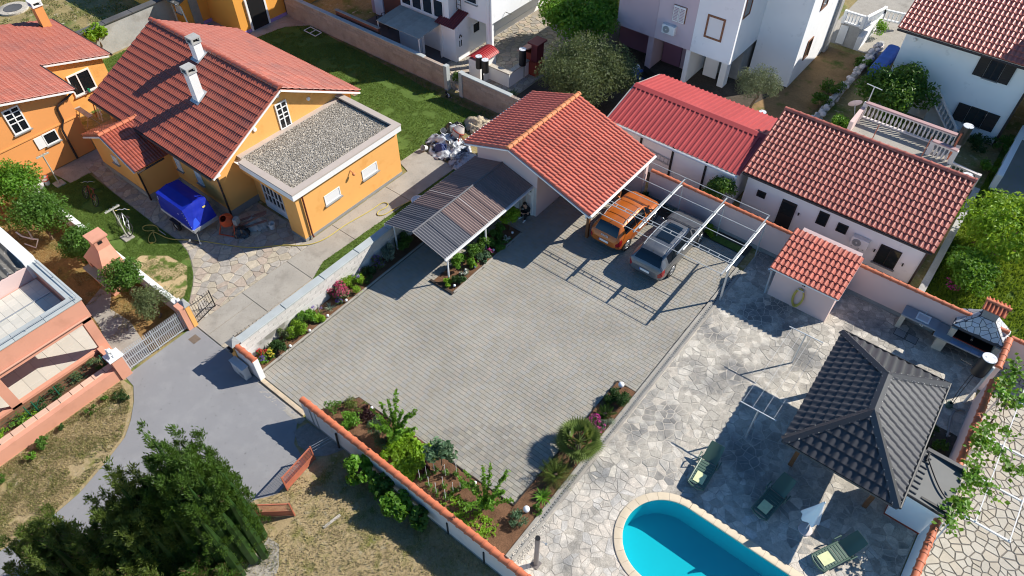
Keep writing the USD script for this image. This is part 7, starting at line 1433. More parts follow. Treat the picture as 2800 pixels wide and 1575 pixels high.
def spikes(name, label, cat, xy, n, L_, lm, seed, wid=.03, up=.8, flower=None, z=.05, part='leaf'):
    """arching strap leaves, each a part"""
    r = np.random.default_rng(seed); t = thing(name, label, cat)
    for i in range(n):
        a = i*2.4+r.uniform(-.3, .3); e = up*r.uniform(.55, 1.2); l = L_*r.uniform(.7, 1.1); s = np.linspace(0, 1, 6); rad = l*s*math.cos(e)*.9; zz = z+l*s*math.sin(e)-.38*l*s**2.2*(1.3-math.sin(e)); w = wid*np.sin(np.pi*np.clip(s*.85+.12, 0, 1))
        c = np.c_[xy[0]+np.cos(a)*rad, xy[1]+np.sin(a)*rad, zz]; p = np.array([-math.sin(a), math.cos(a), 0]); V = np.vstack([c+p*w[:, None], c-(0, 0, .3)*w[:, None], c-p*w[:, None]]); F = [(j, j+1, 6+j+1, 6+j) for j in range(5)]+[(6+j, 6+j+1, 12+j+1, 12+j) for j in range(5)]
        MB().add(V, F).build(part, LM[lm], t)
    if flower:
        for i in range(4):
            a = r.uniform(0, 6.28); p = np.array([xy[0]+.1*math.cos(a), xy[1]+.1*math.sin(a), z]); q = p+(.12*math.cos(a), .12*math.sin(a), L_*1.15); MB().tube([p, q], [.006, .004], 4).build('flower_stem', LM['green'], t)
            v, f = leaves(q+r.normal(0, .035, (26, 3)), r.normal(0, 1, (26, 3)), .045, r, .5, 1.2); MB().add(v, f).build('flower', FM[flower], t)
    return t
def fan_palm(label, xy, hh, nfr, L_, seed):
    r = np.random.default_rng(seed); t = thing('fan_palm', label, 'palm'); MB().cyl((*xy, 0), (*xy, hh*.6), .14, .10, 10).build('trunk', M['bark'], t, True)
    for i in range(nfr):
        a = i*2.399; e = 1.25-1.35*(i/nfr)+r.uniform(-.1, .1); d = np.array([math.cos(a)*math.cos(e), math.sin(a)*math.cos(e), math.sin(e)]); o = np.array([*xy, hh*.6]); c = o+d*L_*.5; m = MB().tube([o, c], [.012, .008], 4)
        s_ = np.cross(d, (0, 0, 1)); s_ /= max(np.linalg.norm(s_), .1); u = np.cross(s_, d)
        for k in range(11):
            b = (k-5)/5*1.15; dd = d*math.cos(b)+s_*math.sin(b)+u*.12*math.cos(b); tip = c+dd*L_*.52*(1-.15*abs(k-5)/5)-(0, 0, .07*L_*(1-math.sin(max(e, 0)))); w = np.cross(dd, u); w = w/max(np.linalg.norm(w), 1e-6)*.042; mid = c+(tip-c)*.5
            m.add([c, mid+w, tip, mid-w, mid-u*.015], [(0, 1, 4), (1, 2, 4), (2, 3, 4), (3, 0, 4)])
        m.build('frond', LM['palm'], t)
    return t
def cycad(label, xy, n, L_, seed, lm='palm', z=.15):
    r = np.random.default_rng(seed); t = thing('cycad', label, 'cycad'); MB().sphere((*xy, z), .13, 2).build('trunk', M['bark'], t)
    for i in range(n):
        a = i*2.399; e = 1.15-1.0*(i/n); l = L_*r.uniform(.85, 1.08); s = np.linspace(0, 1, 12); rad = l*s*math.cos(e*(1-.3*0)); zz = z+l*s*math.sin(e)-.5*l*s**2*(1.1-math.sin(e)); c = np.c_[xy[0]+np.cos(a)*rad, xy[1]+np.sin(a)*rad, zz]; p = np.array([-math.sin(a), math.cos(a), 0]); m = MB().tube(c, np.linspace(.008, .003, 12), 3)
        for j in range(2, 12):
            w = .16*l*math.sin(math.pi*(j/12*.8+.15)); dn = np.array([math.cos(a), math.sin(a), 0])*.5*w
            for sg in (-1, 1): q = c[j]; m.add([q, q+p*sg*w*.5+dn*.6+(0, 0, .035), q+p*sg*w+dn-(0, 0, .02), q+p*sg*w*.45+dn*.2-(0, 0, .0)], [(0, 1, 2), (0, 2, 3)])
        m.build('frond', LM[lm], t)
    return t
# conifers in the foreground
def conifer(label, base, h, rad, spires, n, lm, seed, dry=0):
    r = np.random.default_rng(seed); t = thing('conifer', label, 'conifer'); p, q = limb((*base, -.03), (base[0], base[1], h*.75), .16, .04, r); MB().tube(p, q, 8).build('trunk', M['bark'], t, True)
    P_ = []; D_ = []; core = MB()
    for i in range(spires):
        a = i*2.399; o = rad*.78*math.sqrt((i+.3)/spires); hh = h*(1-.36*(o/rad)**1.3)*r.uniform(.74, 1.05); sr = rad*r.uniform(.21, .30); z0 = .1+.25*h*r.random()*(1-o/rad); m = int(n/spires)
        u = r.random(m)**.72; z = z0+(hh-z0)*u; ph = r.uniform(0, 6.283, m); rr_ = sr*np.minimum((1-u)*1.25, 1)**.95*(.40+.60*r.random(m)**.45)*(1+.34*np.sin(ph*3+i)*np.cos(z*6+i)); lean = o*(1+.10*u)
        core.lathe([(sr*.5, z0), (sr*.62, z0+(hh-z0)*.25), (sr*.40, z0+(hh-z0)*.6), (.01, z0+(hh-z0)*.9)], (base[0]+np.cos(a)*o*1.05, base[1]+np.sin(a)*o*1.05, 0), 7)
        P_.append(np.c_[base[0]+np.cos(a)*lean+np.cos(ph)*rr_, base[1]+np.sin(a)*lean+np.sin(ph)*rr_, z]); D_.append(np.c_[np.cos(ph), np.sin(ph), np.full(m, 1.3)])
    core.build('inner_foliage', LM['dark'], t, kind='stuff'); P_, D_ = np.vstack(P_), np.vstack(D_); ci = r.choice(len(P_), len(P_)//34); pick = np.repeat(ci, 34); P_ = P_[pick]+r.normal(0, .052, (len(pick), 3))*(1, 1, 1.4)+D_[pick]*.05; D_ = D_[pick]; D_ = D_/np.linalg.norm(D_, axis=1, keepdims=True)+r.normal(0, .28, D_.shape); D_ /= np.linalg.norm(D_, axis=1, keepdims=True)
    N = len(P_); s = (.075*r.uniform(.5, 1.5, N))[:, None]; w = np.cross(D_, r.normal(0, 1, (N, 3))); w /= np.linalg.norm(w, axis=1, keepdims=True); w2 = np.cross(D_, w)
    V = np.stack([P_, P_+D_*s*.5+w*s*.2, P_+D_*s*1.3, P_+D_*s*.5-w*s*.2, P_+D_*s*.62+w2*s*.2], 1).reshape(-1, 3); k = np.arange(N)*5; F = np.vstack([np.c_[k, k+1, k+4], np.c_[k+1, k+2, k+4], np.c_[k+2, k+3, k+4], np.c_[k+3, k, k+4]])
    sel = r.random(N) < dry; nd = np.tile(~sel, 4); MB().add(V, F[nd]).build('foliage', LM[lm], t)
    if dry: MB().add(V, F[~nd]).build('dry_foliage', LM['brown'], t)
    return t
conifer('tallest dark green conifer, nearest the red gates', (-13.5, 1.85), 8.4, 1.3, 30, 56000, 'conifer', 101)
conifer('olive green conifer with a slanting left tip over the asphalt', (-14.6, .5), 6.6, 1.25, 24, 38000, 'conifer2', 102)
conifer('shorter olive green conifer with a small brownish top', (-15.25, -.45), 5.0, 1.1, 17, 24000, 'conifer2', 103, .05)
conifer('yellowish conifer in the lower left corner', (-16.7, -2.0), 4.6, 1.2, 18, 24000, 'conifer2', 104, .04)
conifer('low browning conifer at the foot of the tallest one', (-13.15, .75), 3.2, 1.1, 12, 16000, 'conifer', 105, .16)
conifer('low dark conifer between the two olive green ones', (-14.2, -.75), 4.0, 1.3, 13, 18000, 'conifer2', 106, .05)
# garden trees on the left
tree('garden_tree', 'fresh green leafy tree at the left edge by the orange wall', 'tree', (-36.6, 6.3), 1.7, 1.35, .95, 5200, .15, 'fresh', 201)
tree('garden_tree', 'largest pale green tree in the row along the low garden wall', 'tree', (-33.5, 5.9), 1.7, 1.5, 1.05, 6800, .14, 'green', 202, 26)
tree('garden_tree', 'round glossy dark green bush next to the salmon barbecue', 'bush', (-30.3, 6.35), 1.25, 1.05, 1.05, 5200, .13, 'green', 203, 24, .05)
tree('garden_tree', 'small green tree in front of the salmon barbecue hood', 'tree', (-27.0, 6.35), 1.55, .88, .85, 3600, .12, 'green', 204, 18, .05)
tree('garden_tree', 'grey green olive shrub behind the slat gate', 'tree', (-25.0, 6.3), 1.2, .85, .75, 3000, .10, 'pitto', 205, 18, .05, jit=1.1, asp=2.6)
tree('young_tree', 'young tree with large pale leaves in front of the grey plastered wall', 'tree', (-47.3, 17.0), 1.5, .8, .75, 900, .26, 'lime', 206, 14, .05)
# behind
tree('spreading_tree', 'bright green spreading tree between white house and apartment block', 'tree', (-23.6, 37.2), 2.5, 3.1, .75, 16000, .20, 'fresh', 207, 46, .12, (.22, .34))
tree('oleander_shrub', 'large grey green evergreen shrub behind the tiled garage', 'shrub', (-19.6, 32.2), 2.1, 3.0, 1.7, 30000, .15, 'pitto', 208, 56, .09, (.24, .36), jit=1.0, asp=2.6)
tree('olive_tree', 'silvery olive tree in front of the white apartment wall', 'tree', (-11.3, 37.6), 1.95, 1.25, 1.15, 6500, .12, 'olive', 209, 26, .08, jit=1.0, asp=3.0)
tree('leafy_tree', 'dark leafy tree with bright tips in front of the white shuttered house', 'tree', (-4.8, 41.3), 2.2, 2.0, 1.6, 9000, .21, 'green', 210, 34, .1, (.25, .40))
tree('boundary_shrub', 'dark glossy shrub between the red metal shed and the long tiled roof', 'shrub', (-8.75, 28.2), 1.35, .85, 1.1, 4600, .12, 'green', 211, 16, .05)
tree('boundary_shrub', 'small fresh green shrub left of the balustraded terrace', 'shrub', (-6.5, 38.1), 1.0, .62, .55, 1300, .14, 'fresh', 212, 12, .03)
tree('peach_tree', 'wide light green fruit tree in the garden at the right edge', 'tree', (3.2, 33.6), 2.0, 2.3, 1.5, 7500, .19, 'lime', 213, 40, .09, (.22, .36), dry=60)
tree('peach_tree', 'lower fresh green fruit shrub in the right garden beside the concrete strip wall', 'tree', (2.6, 30.9), .9, 1.35, .8, 5200, .15, 'fresh', 214, 26, .05, (.25, .4))
bush('flowering_plant', 'magenta flowering plant in the right garden', 'plant', (2.25, 30.15), .35, .45, 500, .08, 'green', 215, 'magenta', 200)
for i, (x_, y_, rd_, lb, lm_) in enumerate(((-22.9, 37.8, .75, 'dark rounded shrub under the spreading tree by the apartment path', 'dark'), (-22.2, 36.6, .6, 'small dark shrub in the apartment yard shade', 'dark'), (-21.9, 40.2, .55, 'dark shrub at the corner of the purple base wall', 'dark'), (-8.35, 42.3, .75, 'scrubby green growth along the rubble wall by the dirt path', 'green'), (-8.3, 40.6, .6, 'low scrub where the dirt path narrows beside the rubble wall', 'green'), (-9.0, 51.5, .85, 'bright weeds at the foot of the balustrade stair', 'fresh'), (-7.9, 46.5, .6, 'green weeds on the rubble wall behind the apartment side wall', 'green'), (.3, 42.3, .7, 'dark hedge under the lower shuttered window', 'dark'), (1.35, 42.9, .55, 'green climber at the corner of the white shuttered house', 'green'), (1.45, 40.4, .55, 'green climber beside the white wall at the right edge', 'fresh'))):
    bush('shrub', lb, 'shrub', (x_, y_), rd_, rd_*1.3, 900, .13, lm_, 230+i)
t = bush('potted_shrub', 'round green potted shrub in the gap of the old boundary wall', 'pot plant', (-26.75, 28.75), .38, .75, 900, .09, 'green', 250, z=.35); MB().lathe([(.0, 0), (.26, 0), (.33, .36), (.30, .36), (.27, .3), (0, .3)], (-26.75, 28.75, 0), 16).build('pot', M['mortar'], t, 40)
for i, (x_, y_, l_) in enumerate(((-24.7, 28.85, .6), (-24.1, 29.2, .7), (-23.4, 29.9, .65), (-23.1, 29.0, .5))): spikes('agave', ('upright agave clump behind the old boundary wall beside the black pole', 'spiky agave clump behind the old boundary wall near the low white wall', 'spiky agave clump in the corner by the apartment yard', 'small agave clump close to the tiled garage roof')[i], 'agave', (x_, y_), 22, l_, 'blue', 260+i, .04, 1.0)
# vegetable bed behind the front wall
shoots('plum_tree', 'upright leafy young fruit tree with many rods, left in the vegetable bed', 'fruit tree', (-12.3, 8.4), 17, 2.3, 1.05, .125, 'fresh', 301, 150)
shoots('plum_tree', 'upright leafy young fruit tree with many rods, right in the vegetable bed', 'fruit tree', (-7.75, 8.45), 17, 2.05, 1.1, .12, 'fresh', 302, 140)
tree('fig_tree', 'young fig tree with large grey green leaves among the pale stakes', 'fig tree', (-10.0, 8.6), 1.15, .62, .6, 420, .22, 'blue', 303, 12, .03, (.35, .5))
bush('rose_bush', 'thin rose bush at the left tip of the vegetable bed', 'rose', (-15.05, 7.85), .30, .85, 330, .09, 'green', 304)
bush('evergreen_bush', 'rounded bright laurel bush close behind the front wall', 'bush', (-14.1, 7.75), .48, .55, 1100, .10, 'fresh', 305)
bush('thyme_bush', 'sparse olive green herb bush at the top corner of the vegetable bed', 'herb', (-14.6, 8.5), .42, .4, 600, .07, 'conifer2', 306)
for i in range(14): x_, y_ = -14.25+.30*(i % 5)+.15*(i//5 % 2), 8.72-.20*(i//5); bush('red_lettuce', 'dark wine red lettuce head in the patch near the bed corner', 'lettuce', (x_, y_), .13, .16, 110, .09, 'wine', 310+i, group='wine red lettuce heads')
r = np.random.default_rng(330); n = 0
for i in range(52):
    x_, y_ = r.uniform(-12.3, -10.75), r.uniform(7.45, 8.85)
    if y_ < 7.45+(-10.7-x_)*.1: continue
    bush('lettuce', 'bright lime green lettuce head in the dense patch under the left fruit tree', 'lettuce', (x_, y_), .24, .26, 190, .14, 'lime', 340+i, group='lime green lettuce heads', asp=1.4); n += 1
for i in range(7): bush('red_lettuce', 'dark wine red lettuce head in front of the fig tree', 'lettuce', (-10.75+.14*(i % 3), 8.1+.2*(i//3)), .13, .16, 100, .09, 'wine', 400+i, group='wine red lettuce heads by the fig tree')
for i in range(4): bush('onion_row', ('bluish onion greens below the wine red lettuces', 'bluish onion greens beside the left fruit tree', 'thin onion greens near the front wall', 'thin onion greens behind the laurel bush')[i], 'onions', (-13.35+.28*i, 8.3-.15*i), .28, .3, 240, .12, 'blue', 410+i, asp=7)
for i, (x_, y_) in enumerate([(-10.26, 7.99), (-10.14, 8.29), (-10.36, 7.73), (-9.89, 7.73), (-9.53, 7.72), (-9.49, 8.05), (-9.09, 7.74), (-9.06, 8.12), (-8.96, 8.40), (-9.75, 8.46), (-9.45, 8.75)]):
    MB().cyl((x_, y_, 0), (x_+.02, y_, .95), .012, n=6).build('plant_stake', M['steelpaint'], None, False, 'thin pale stake standing in the vegetable bed around the fig tree', 'stake', 'thin pale plant stakes')
    bush('tomato_plant', 'small green tomato plant tied to a pale stake', 'tomato', (x_, y_+.03), .15, .34, 110, .08, 'green', 430+i, group='small tomato plants at the stakes')
v, f = [], []; g = MB(); r = np.random.default_rng(450)
for i in range(140):
    x_ = r.uniform(-9.2, -6.9); y_ = r.uniform(7.3, 8.2); a, b = leaves(np.array([x_, y_, .12])+r.normal(0, .04, (12, 3))*(1, 1, .5), r.normal(0, .4, (12, 3))+(0, 0, 1), .08, r, .3, 1.6); g.add(a, b)
g.build('seedlings', LM['lime'], None, False, 'rows of small bright seedlings at the right end of the vegetable bed', 'seedlings', kind='stuff')
# climbers outside the front wall
for i, (x_, y_, rd_, h_, lb) in enumerate(((-12.25, 6.5, .62, 1.15, 'bright vine bush outside the front wall nearest the red gate'), (-11.2, 6.6, .5, .85, 'shaded vine growth outside the front wall between two vine bushes'), (-10.15, 6.5, .62, 1.0, 'bright vine bush outside the front wall in the middle'), (-9.2, 6.55, .45, .8, 'small shaded vine outside the front wall'))): tree('vine_bush', lb, 'vine', (x_, y_), h_*.65, rd_, h_*.5, 1150 if i % 2 == 0 else 650, .16, 'fresh' if i % 2 == 0 else 'green', 460+i, 14, .02, (.3, .45), asp=1.3)
# palms bed along the terrace kerb
bush('juniper', 'dark green juniper with upright sprays at the far end of the palm bed', 'juniper', (-6.5, 15.2), .42, .75, 2200, .10, 'dark', 501, asp=3)
cycad('small dark cycad beside the juniper', (-6.5, 14.35), 26, .55, 502, 'dark')
bush('bougainvillea', 'purple flowering shrub beside the large fan palm', 'shrub', (-6.55, 13.65), .4, .5, 900, .07, 'pitto', 503, 'magenta', 330); bush('lavender', 'grey green lavender against the terrace kerb', 'lavender', (-6.28, 13.9), .32, .4, 1100, .08, 'silver', 504, asp=4)
fan_palm('large fan palm with dense stiff fronds beside the terrace kerb', (-6.55, 12.55), .75, 34, 1.05, 505)
cycad('yellowing cycad with arching fronds between fan palm and agapanthus', (-6.5, 11.0), 40, .85, 506, 'palm')
spikes('agapanthus', 'bright green strap leaved clump near the corner globe lamp', 'plant', (-6.4, 10.05), 34, .55, 'fresh', 507, .028, .75)
bush('grey_shrub', 'small blue green shrub at the corner of the bed by the gravel', 'shrub', (-6.5, 8.75), .34, .45, 800, .07, 'blue', 508); bush('low_plant', 'small green plant beside the corner globe lamp', 'plant', (-6.25, 9.45), .2, .25, 200, .09, 'green', 509)
# left flower bed (from the entrance wall to the carport)
LB = [('bush', -19.6, 7.9, .20, .30, 'red', 'small plant with a red flower right at the entrance wall'), ('bush', -19.3, 7.62, .22, .25, 'violet', 'violet flowering plant at the near tip of the left bed'), ('spk', -19.62, 8.25, .42, 'silver', None, 'variegated strap leaved plant near the entrance wall'), ('bush', -19.25, 8.1, .22, .28, 'yellow', 'yellow green plant with orange flowers beside the entrance'),
      ('bush', -19.3, 8.5, .34, .42, None, 'rounded deep green bush by the first globe lamp'), ('bush', -19.6, 9.1, .26, .4, None, 'grey green wispy plant against the stained wall'), ('bush', -19.35, 9.45, .36, .55, None, 'large yellow green bush by the second globe lamp'), ('bush', -19.55, 9.8, .3, .45, None, 'dark green bush behind the yellow green one'), ('bush', -19.2, 9.78, .16, .25, 'magenta', 'small magenta flower clump beside the second globe lamp'),
      ('bush', -19.55, 10.3, .3, .5, None, 'fresh green bush at the middle of the left bed'), ('spk', -19.35, 10.7, .5, 'green', 'lilac', 'iris clump with pale violet flowers'), ('bush', -19.2, 10.55, .2, .3, None, 'lime green low plant beside the irises'), ('spk', -19.3, 11.35, .45, 'silver', None, 'pale striped strap leaved clump by the third globe lamp'), ('bush', -19.5, 12.05, .42, .62, 'pink', 'large pink flowering azalea in the left bed'),
      ('bush', -19.2, 11.8, .15, .22, 'violet', 'small violet flower in front of the azalea'), ('bush', -19.4, 12.95, .38, .6, None, 'tall yellow green bush at the carport shadow edge'), ('spk', -19.5, 13.3, .55, 'green', 'lilac', 'iris clump at the carport shadow edge'), ('bush', -19.4, 13.8, .35, .4, None, 'dark green mound in the carport shadow'), ('bush', -19.5, 14.5, .3, .5, 'violet', 'violet flowered sage in the carport shadow'), ('bush', -19.5, 15.3, .36, .6, None, 'silvery lavender bush under the carport edge'), ('bush', -19.5, 16.3, .36, .7, None, 'green shrub below the carport post')]
kinds = ['green', 'fresh', 'lime', 'green', 'dark', 'pitto', 'lime', 'green', 'wine', 'fresh', 'green', 'lime', 'silver', 'pitto', 'green', 'lime', 'green', 'dark', 'pitto', 'silver', 'green']
for i, q in enumerate(LB):
    if q[0] == 'bush': bush('flower_plant' if q[5] else 'bed_shrub', q[6], 'plant', q[1:3], q[3]*1.2, q[4]*1.25, int(4200*q[3]), .085, kinds[i], 520+i, q[5], 110 if q[5] != 'pink' else 520)
    else: spikes('strap_plant', q[6], 'plant', q[1:3], 18, q[3], q[4], 520+i, .02, .95, q[5])
# middle bed beside the carport
MBd = [(-16.35, 17.0, .42, .85, 'fresh', None, 'large leafy bush beside the front carport post'), (-16.4, 17.9, .40, .8, 'green', None, 'leafy rose bush behind the front carport post'), (-16.35, 18.8, .38, .9, 'green', None, 'leafy bush beside the second carport post'), (-16.2, 19.6, .36, .75, 'green', None, 'shaded bush below the tall lime shrub'), (-15.85, 16.2, .28, .35, 'dark', None, 'low dark bush near the sleeper end of the middle bed'), (-16.2, 15.85, .2, .22, 'lime', None, 'low yellow green plant by the sleeper'), (-16.0, 17.35, .18, .22, 'lime', None, 'small bright plant in the middle bed'),
       (-15.95, 18.1, .3, .35, 'blue', None, 'green bushy plant in front of the second carport post'), (-15.85, 18.5, .14, .28, 'green', 'magenta', 'magenta flower beside a globe lamp in the middle bed'), (-15.85, 19.2, .3, .3, 'green', None, 'low spreading plant near the white flowers'), (-15.85, 19.75, .16, .25, 'green', 'white', 'white flower clump in the shaded end of the middle bed'), (-15.95, 16.75, .16, .22, 'silver', 'white', 'white flower clump near the sleeper end')]
for i, q in enumerate(MBd): bush('flower_plant' if q[5] else 'bed_shrub', q[6], 'plant', q[:2], q[2]*1.15, q[3]*1.15, int(4000*q[2]), .10, q[4], 560+i, q[5], 90)
tree('lime_shrub', 'tall lime green shrub at the garage end of the middle bed', 'shrub', (-16.2, 20.45), 1.15, .5, .75, 1700, .12, 'lime', 580, 14, .03)
# back bed behind the cars
spikes('yucca', 'pale yucca behind the grey car at the pink wall', 'yucca', (-10.4, 26.6), 26, .6, 'silver', 590, .03, .8); bush('bed_shrub', 'yellowish shrub behind the grey car at the pink wall', 'plant', (-8.3, 26.55), .35, .5, 700, .09, 'lime', 591); bush('bed_shrub', 'low dark shrub behind the orange car', 'plant', (-12.2, 26.6), .35, .4, 600, .09, 'dark', 592)
sheet('bed_grass', sbox(-8.0, 26.15, -6.5, 26.6), .075, M['lawn'])
bush('bed_shrub', 'small shrub in the soil beside the gazebo', 'plant', (3.85, 21.6), .3, .45, 500, .09, 'dark', 593); bush('bed_shrub', 'green plant in the gazebo bed against the terrace wall', 'plant', (4.4, 21.2), .3, .35, 450, .09, 'green', 594); bush('bed_shrub', 'yellow flowering plant at the gap beside the black drum', 'plant', (5.4, 25.6), .4, .45, 600, .09, 'green', 595, 'yellow', 60)
bush('topiary', 'clipped round shrub beside the salmon planter wall', 'shrub', (-22.75, -.15), .24, .42, 900, .07, 'green', 596); bush('low_plant', 'low green plant below the clipped round shrub', 'plant', (-22.6, -.75), .2, .2, 250, .08, 'fresh', 597)
for i, (x_, y_, s_) in enumerate(((-22.7, 1.8, .22), (-22.6, 2.9, .25), (-22.5, -1.9, .2), (-22.9, .6, .16), (-22.85, 2.4, .14), (-22.2, 2.9, .2))): bush('weed', ('small weed tuft along the planter wall', 'dark weed at the planter wall end by the asphalt', 'green weed at the lower left picture edge', 'tiny weed beside the clipped shrub', 'tiny weed below the wire fence', 'grassy weed at the asphalt curve')[i], 'weed', (x_, y_), s_, .18, 220, .07, ('green', 'dark')[i % 2], 600+i)
for i, (x_, y_, s_) in enumerate(((-24.3, 2.2, .34), (-24.4, 3.0, .3), (-23.85, 3.15, .25), (-24.2, 1.35, .3), (-24.1, .65, .26), (-24.05, .15, .34), (-24.1, -.3, .3), (-24.1, -.9, .26))): bush('planter_plant', ('dark straggly plant in the salmon planter below the lion pillar', 'straggly vine in the planter corner by the lion pillar', 'reddish vine tip at the planter corner', 'dark ivy in the middle of the salmon planter', 'green plant between two fence posts of the planter', 'yellow green bush in the salmon planter', 'yellow green bush beside the lower fence post', 'small yellow green plant at the picture edge of the planter')[i], 'plant', (x_, y_), s_, .32, 330, .08, ('pitto', 'pitto', 'green', 'dark', 'dark', 'lime', 'fresh', 'lime')[i], 610+i, z=.42)
# globe lamps
GL = [(-19.0, 8.81, 'first from the entrance in the left bed'), (-19.0, 9.90, 'second from the entrance in the left bed'), (-19.02, 10.96, 'third from the entrance in the left bed'), (-19.05, 12.10, 'beside the pink azalea in the left bed'), (-15.80, 15.84, 'at the sleeper end of the middle bed'), (-15.84, 17.38, 'in the middle of the bed beside the carport'), (-15.86, 18.77, 'beside the magenta flower in the middle bed'), (-15.9, 20.3, 'at the shaded garage end of the middle bed'), (-14.0, 8.80, 'beside the wine red lettuces'), (-11.17, 8.86, 'on the bed edging near the fig tree'), (-8.66, 8.90, 'on the bed edging beside the right fruit tree'), (-12.0, 26.5, 'by the pink wall behind the orange car')]
for x_, y_, w_ in GL:
    t = thing('globe_lamp', 'small white globe lamp '+w_, 'lamp', (x_, y_, 0), 0, 'small white globe lamps'); MB().cyl((0, 0, -.02), (0, 0, .14), .02, n=8).build('stem', M['black'], t); MB().sphere((0, 0, .19), .065, 2).build('globe', M['ball'], t, True)
for x_, y_, w_ in ((-6.72, 15.86, 'at the far end of the palm bed'), (-6.5, 9.2, 'at the near corner of the palm bed')):
    t = thing('globe_lamp', 'large white globe lamp '+w_, 'lamp', (x_, y_, 0), 0, 'large white globe lamps'); MB().cyl((0, 0, -.02), (0, 0, .24), .035, n=8).build('stem', M['black'], t); MB().sphere((0, 0, .35), .125, 2).build('globe', M['ball'], t, True)
t = thing('garden_light', 'small grey stake light in the left flower bed by the wall', 'light', (-19.6, 10.95, 0)); MB().cyl((0, 0, 0), (0, 0, .55), .02, n=6).build('stake', M['galv'], t); MB().bar((-.12, 0, .45), (.12, 0, .42), .025).build('arm', M['galv'], t)
# grape vine on its frame, right edge
H = thing('vine_pergola', 'white steel frame carrying a grape vine beyond the terrace wall', 'pergola')
for y_ in (23.4, 21.05, 19.2, 17.45): MB().bar((5.25, y_, 1.98), (6.95, y_, 1.98), .06, .06).build('beam', M['steelpaint'], H); MB().cyl((5.28, y_, 0), (5.28, y_, 1.98), .035, n=8).build('post', M['galv'], H)
for x_ in (5.85, 6.9): MB().bar((x_, 17.45, 2.03), (x_, 25.5, 2.03), .03, .03).build('purlin', M['steelpaint'], H)
MB().bar((5.3, 17.4, 1.98), (5.2, 16.3, .0), .05, .05).build('strut', M['galv'], H)
vn = thing('grape_vine', 'leafy grape vine climbing along the white frame above the terrace wall', 'vine'); r = np.random.default_rng(700); st = MB(); PP = []
for a, b in (((5.3, 25.3), (5.2, 16.6)), ((5.3, 23.4), (5.9, 21.3)), ((5.3, 20.9), (6.6, 20.2)), ((5.25, 19.2), (6.1, 18.9)), ((5.2, 22.3), (6.0, 23.8)), ((5.2, 18), (5.5, 17.2))):
    s = np.linspace(0, 1, 14); p = np.c_[a[0]+(b[0]-a[0])*s, a[1]+(b[1]-a[1])*s, np.full(14, 2.05)]+r.normal(0, .07, (14, 3)); st.tube(p, .014, 5); nn_ = int(105*np.hypot(b[0]-a[0], b[1]-a[1])); u = r.random(nn_)*13; i0 = np.minimum(u.astype(int), 12); q = p[i0]+(p[i0+1]-p[i0])*(u-i0)[:, None]
    cl_ = (meshkit.noise(np.c_[q[:, :2]*1.8, np.zeros(len(q))], 7) > .40); q = q[cl_]; PP.append(q+r.normal(0, .17, q.shape)*(1, 1, .7))
st.tube([(5.3, 22, 0), (5.35, 22.1, 1), (5.28, 22, 2.0)], .03, 6); st.build('stem', M['bark'], vn, True); PP = np.vstack(PP); v, f = leaves(PP, np.tile((0, 0, 1.0), (len(PP), 1)), .17, r, .55, 1.2); MB().add(v, f).build('leaves', LM['fresh'], vn)
# grass and ground cover
def grass(name, label, pg, n, h, m, seed, clump=0.0, w=.012, z=0.0):
    r = np.random.default_rng(seed); x0, y0, x1, y1 = pg.bounds; p = np.c_[r.uniform(x0, x1, n*2), r.uniform(y0, y1, n*2)]
    import shapely; p = p[shapely.contains_xy(pg, p[:, 0], p[:, 1])]
    if clump: p = p[meshkit.fbm(np.c_[p*1.3, np.zeros(len(p))], 3, seed) > clump]
    p = p[:n]; k = len(p); a = r.uniform(0, 6.283, k); hh = h*r.uniform(.5, 1.3, k); le = hh*r.uniform(.1, .7, k); b = r.uniform(0, 6.283, k); ww = w*r.uniform(.6, 1.5, k); d = np.c_[np.cos(a), np.sin(a), np.zeros(k)]; o = np.c_[p, np.full(k, z)]
    V = np.stack([o-d*ww[:, None], o+d*ww[:, None], o+np.c_[np.cos(b)*le, np.sin(b)*le, hh]], 1).reshape(-1, 3); return MB().add(V, np.arange(3*k).reshape(-1, 3)).build(name, m, None, False, label, 'grass', kind='stuff')
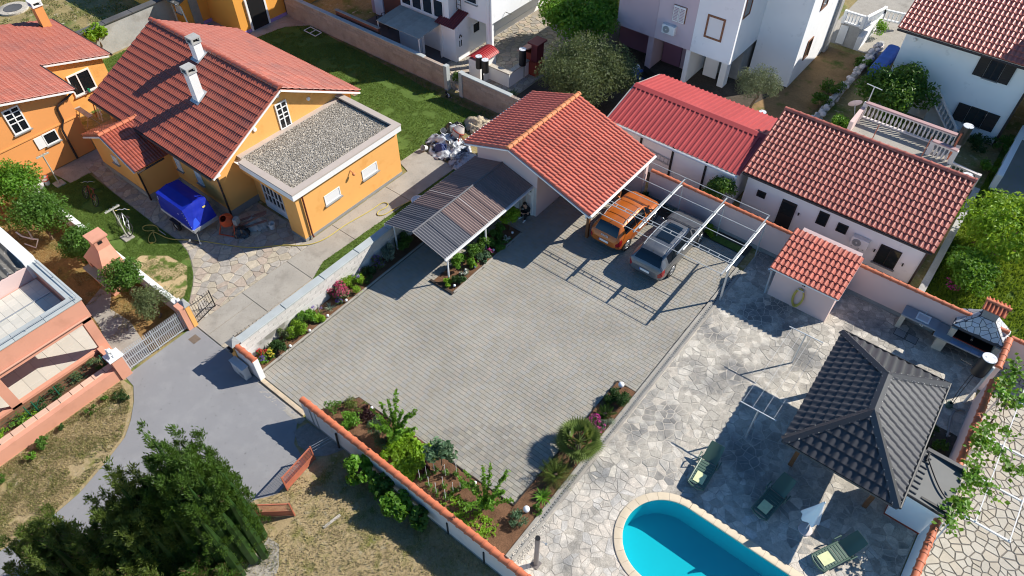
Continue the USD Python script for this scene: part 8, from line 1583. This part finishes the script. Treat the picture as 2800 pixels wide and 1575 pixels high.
GM = {'lawn': leafmat('grass_green', (.11, .18, .035), (.20, .27, .06), .3), 'dry': leafmat('grass_dry', (.36, .30, .16), (.52, .46, .30), .3), 'mix': leafmat('grass_mixed', (.16, .19, .06), (.36, .33, .16), .3), 'bright': leafmat('grass_bright', (.13, .22, .02), (.27, .34, .05), .35)}
grass('lawn_grass', 'short green grass of the shaded front lawn', LAWN1.difference(DRYP), 26000, .05, GM['lawn'], 801, .36)
grass('lawn_grass', 'short green grass of the long back lawn', LAWN2, 42000, .06, GM['lawn'], 802, .34, .018)
grass('lawn_grass', 'green grass verge along the block wall', Polygon([(-21.45, 12.2), (-20.25, 11.1), (-20.25, 22.6), (-21.6, 22.6), (-21.75, 17.5), (-21.9, 13.2)]), 7000, .07, GM['lawn'], 803)
grass('lawn_grass', 'tufts of grass on the bare sandy patch', DRYP, 2500, .05, GM['lawn'], 804, .52)
MD = Polygon([(-15.6, 2.5), (-14.4, 3.4), (-13.9, 5.6), (-13.0, 6.8), (0, 6.85), (0, 1), (-10, -1.5), (-15.6, -1)])
grass('meadow_grass', 'dry straw coloured grass below the front wall', MD, 36000, .07, GM['dry'], 805, .33, .014); grass('meadow_grass', 'greener grass tufts below the front wall', MD, 12000, .06, GM['mix'], 806, .5, .014)
ML = Polygon([(-23.2, 3.3), (-22.0, 3.0), (-20.8, 1.93), (-20.4, .86), (-20.0, -.43), (-19.9, -1.98), (-20.1, -3.3), (-23.2, -3.5)])
grass('meadow_grass', 'dry grass strip between salmon planter and asphalt', ML, 16000, .06, GM['dry'], 807, .40, .014); grass('meadow_grass', 'greener grass tufts between salmon planter and asphalt', ML, 9000, .06, GM['mix'], 808, .48, .014)
grass('garden_grass', 'long yellow green grass of the right garden', GARDEN.intersection(sbox(1.45, 27.3, 9, 42)), 42000, .17, GM['bright'], 809, .2, .03); grass('meadow_grass', 'grass tufts on the dry meadow beyond the orange house', sbox(-66, 12, -48, 40), 26000, .12, GM['mix'], 810, .5, .03); grass('meadow_grass', 'dry grass under the shrubs of the side garden', sbox(-38, 4.3, -25.4, 6.9), 15000, .05, GM['dry'], 811, .45, .014)
grass('lawn_grass', 'green grass beside the grey plastered wall', sbox(-47, 13, -42.2, 22.4), 12000, .06, GM['lawn'], 812, .3, .02)
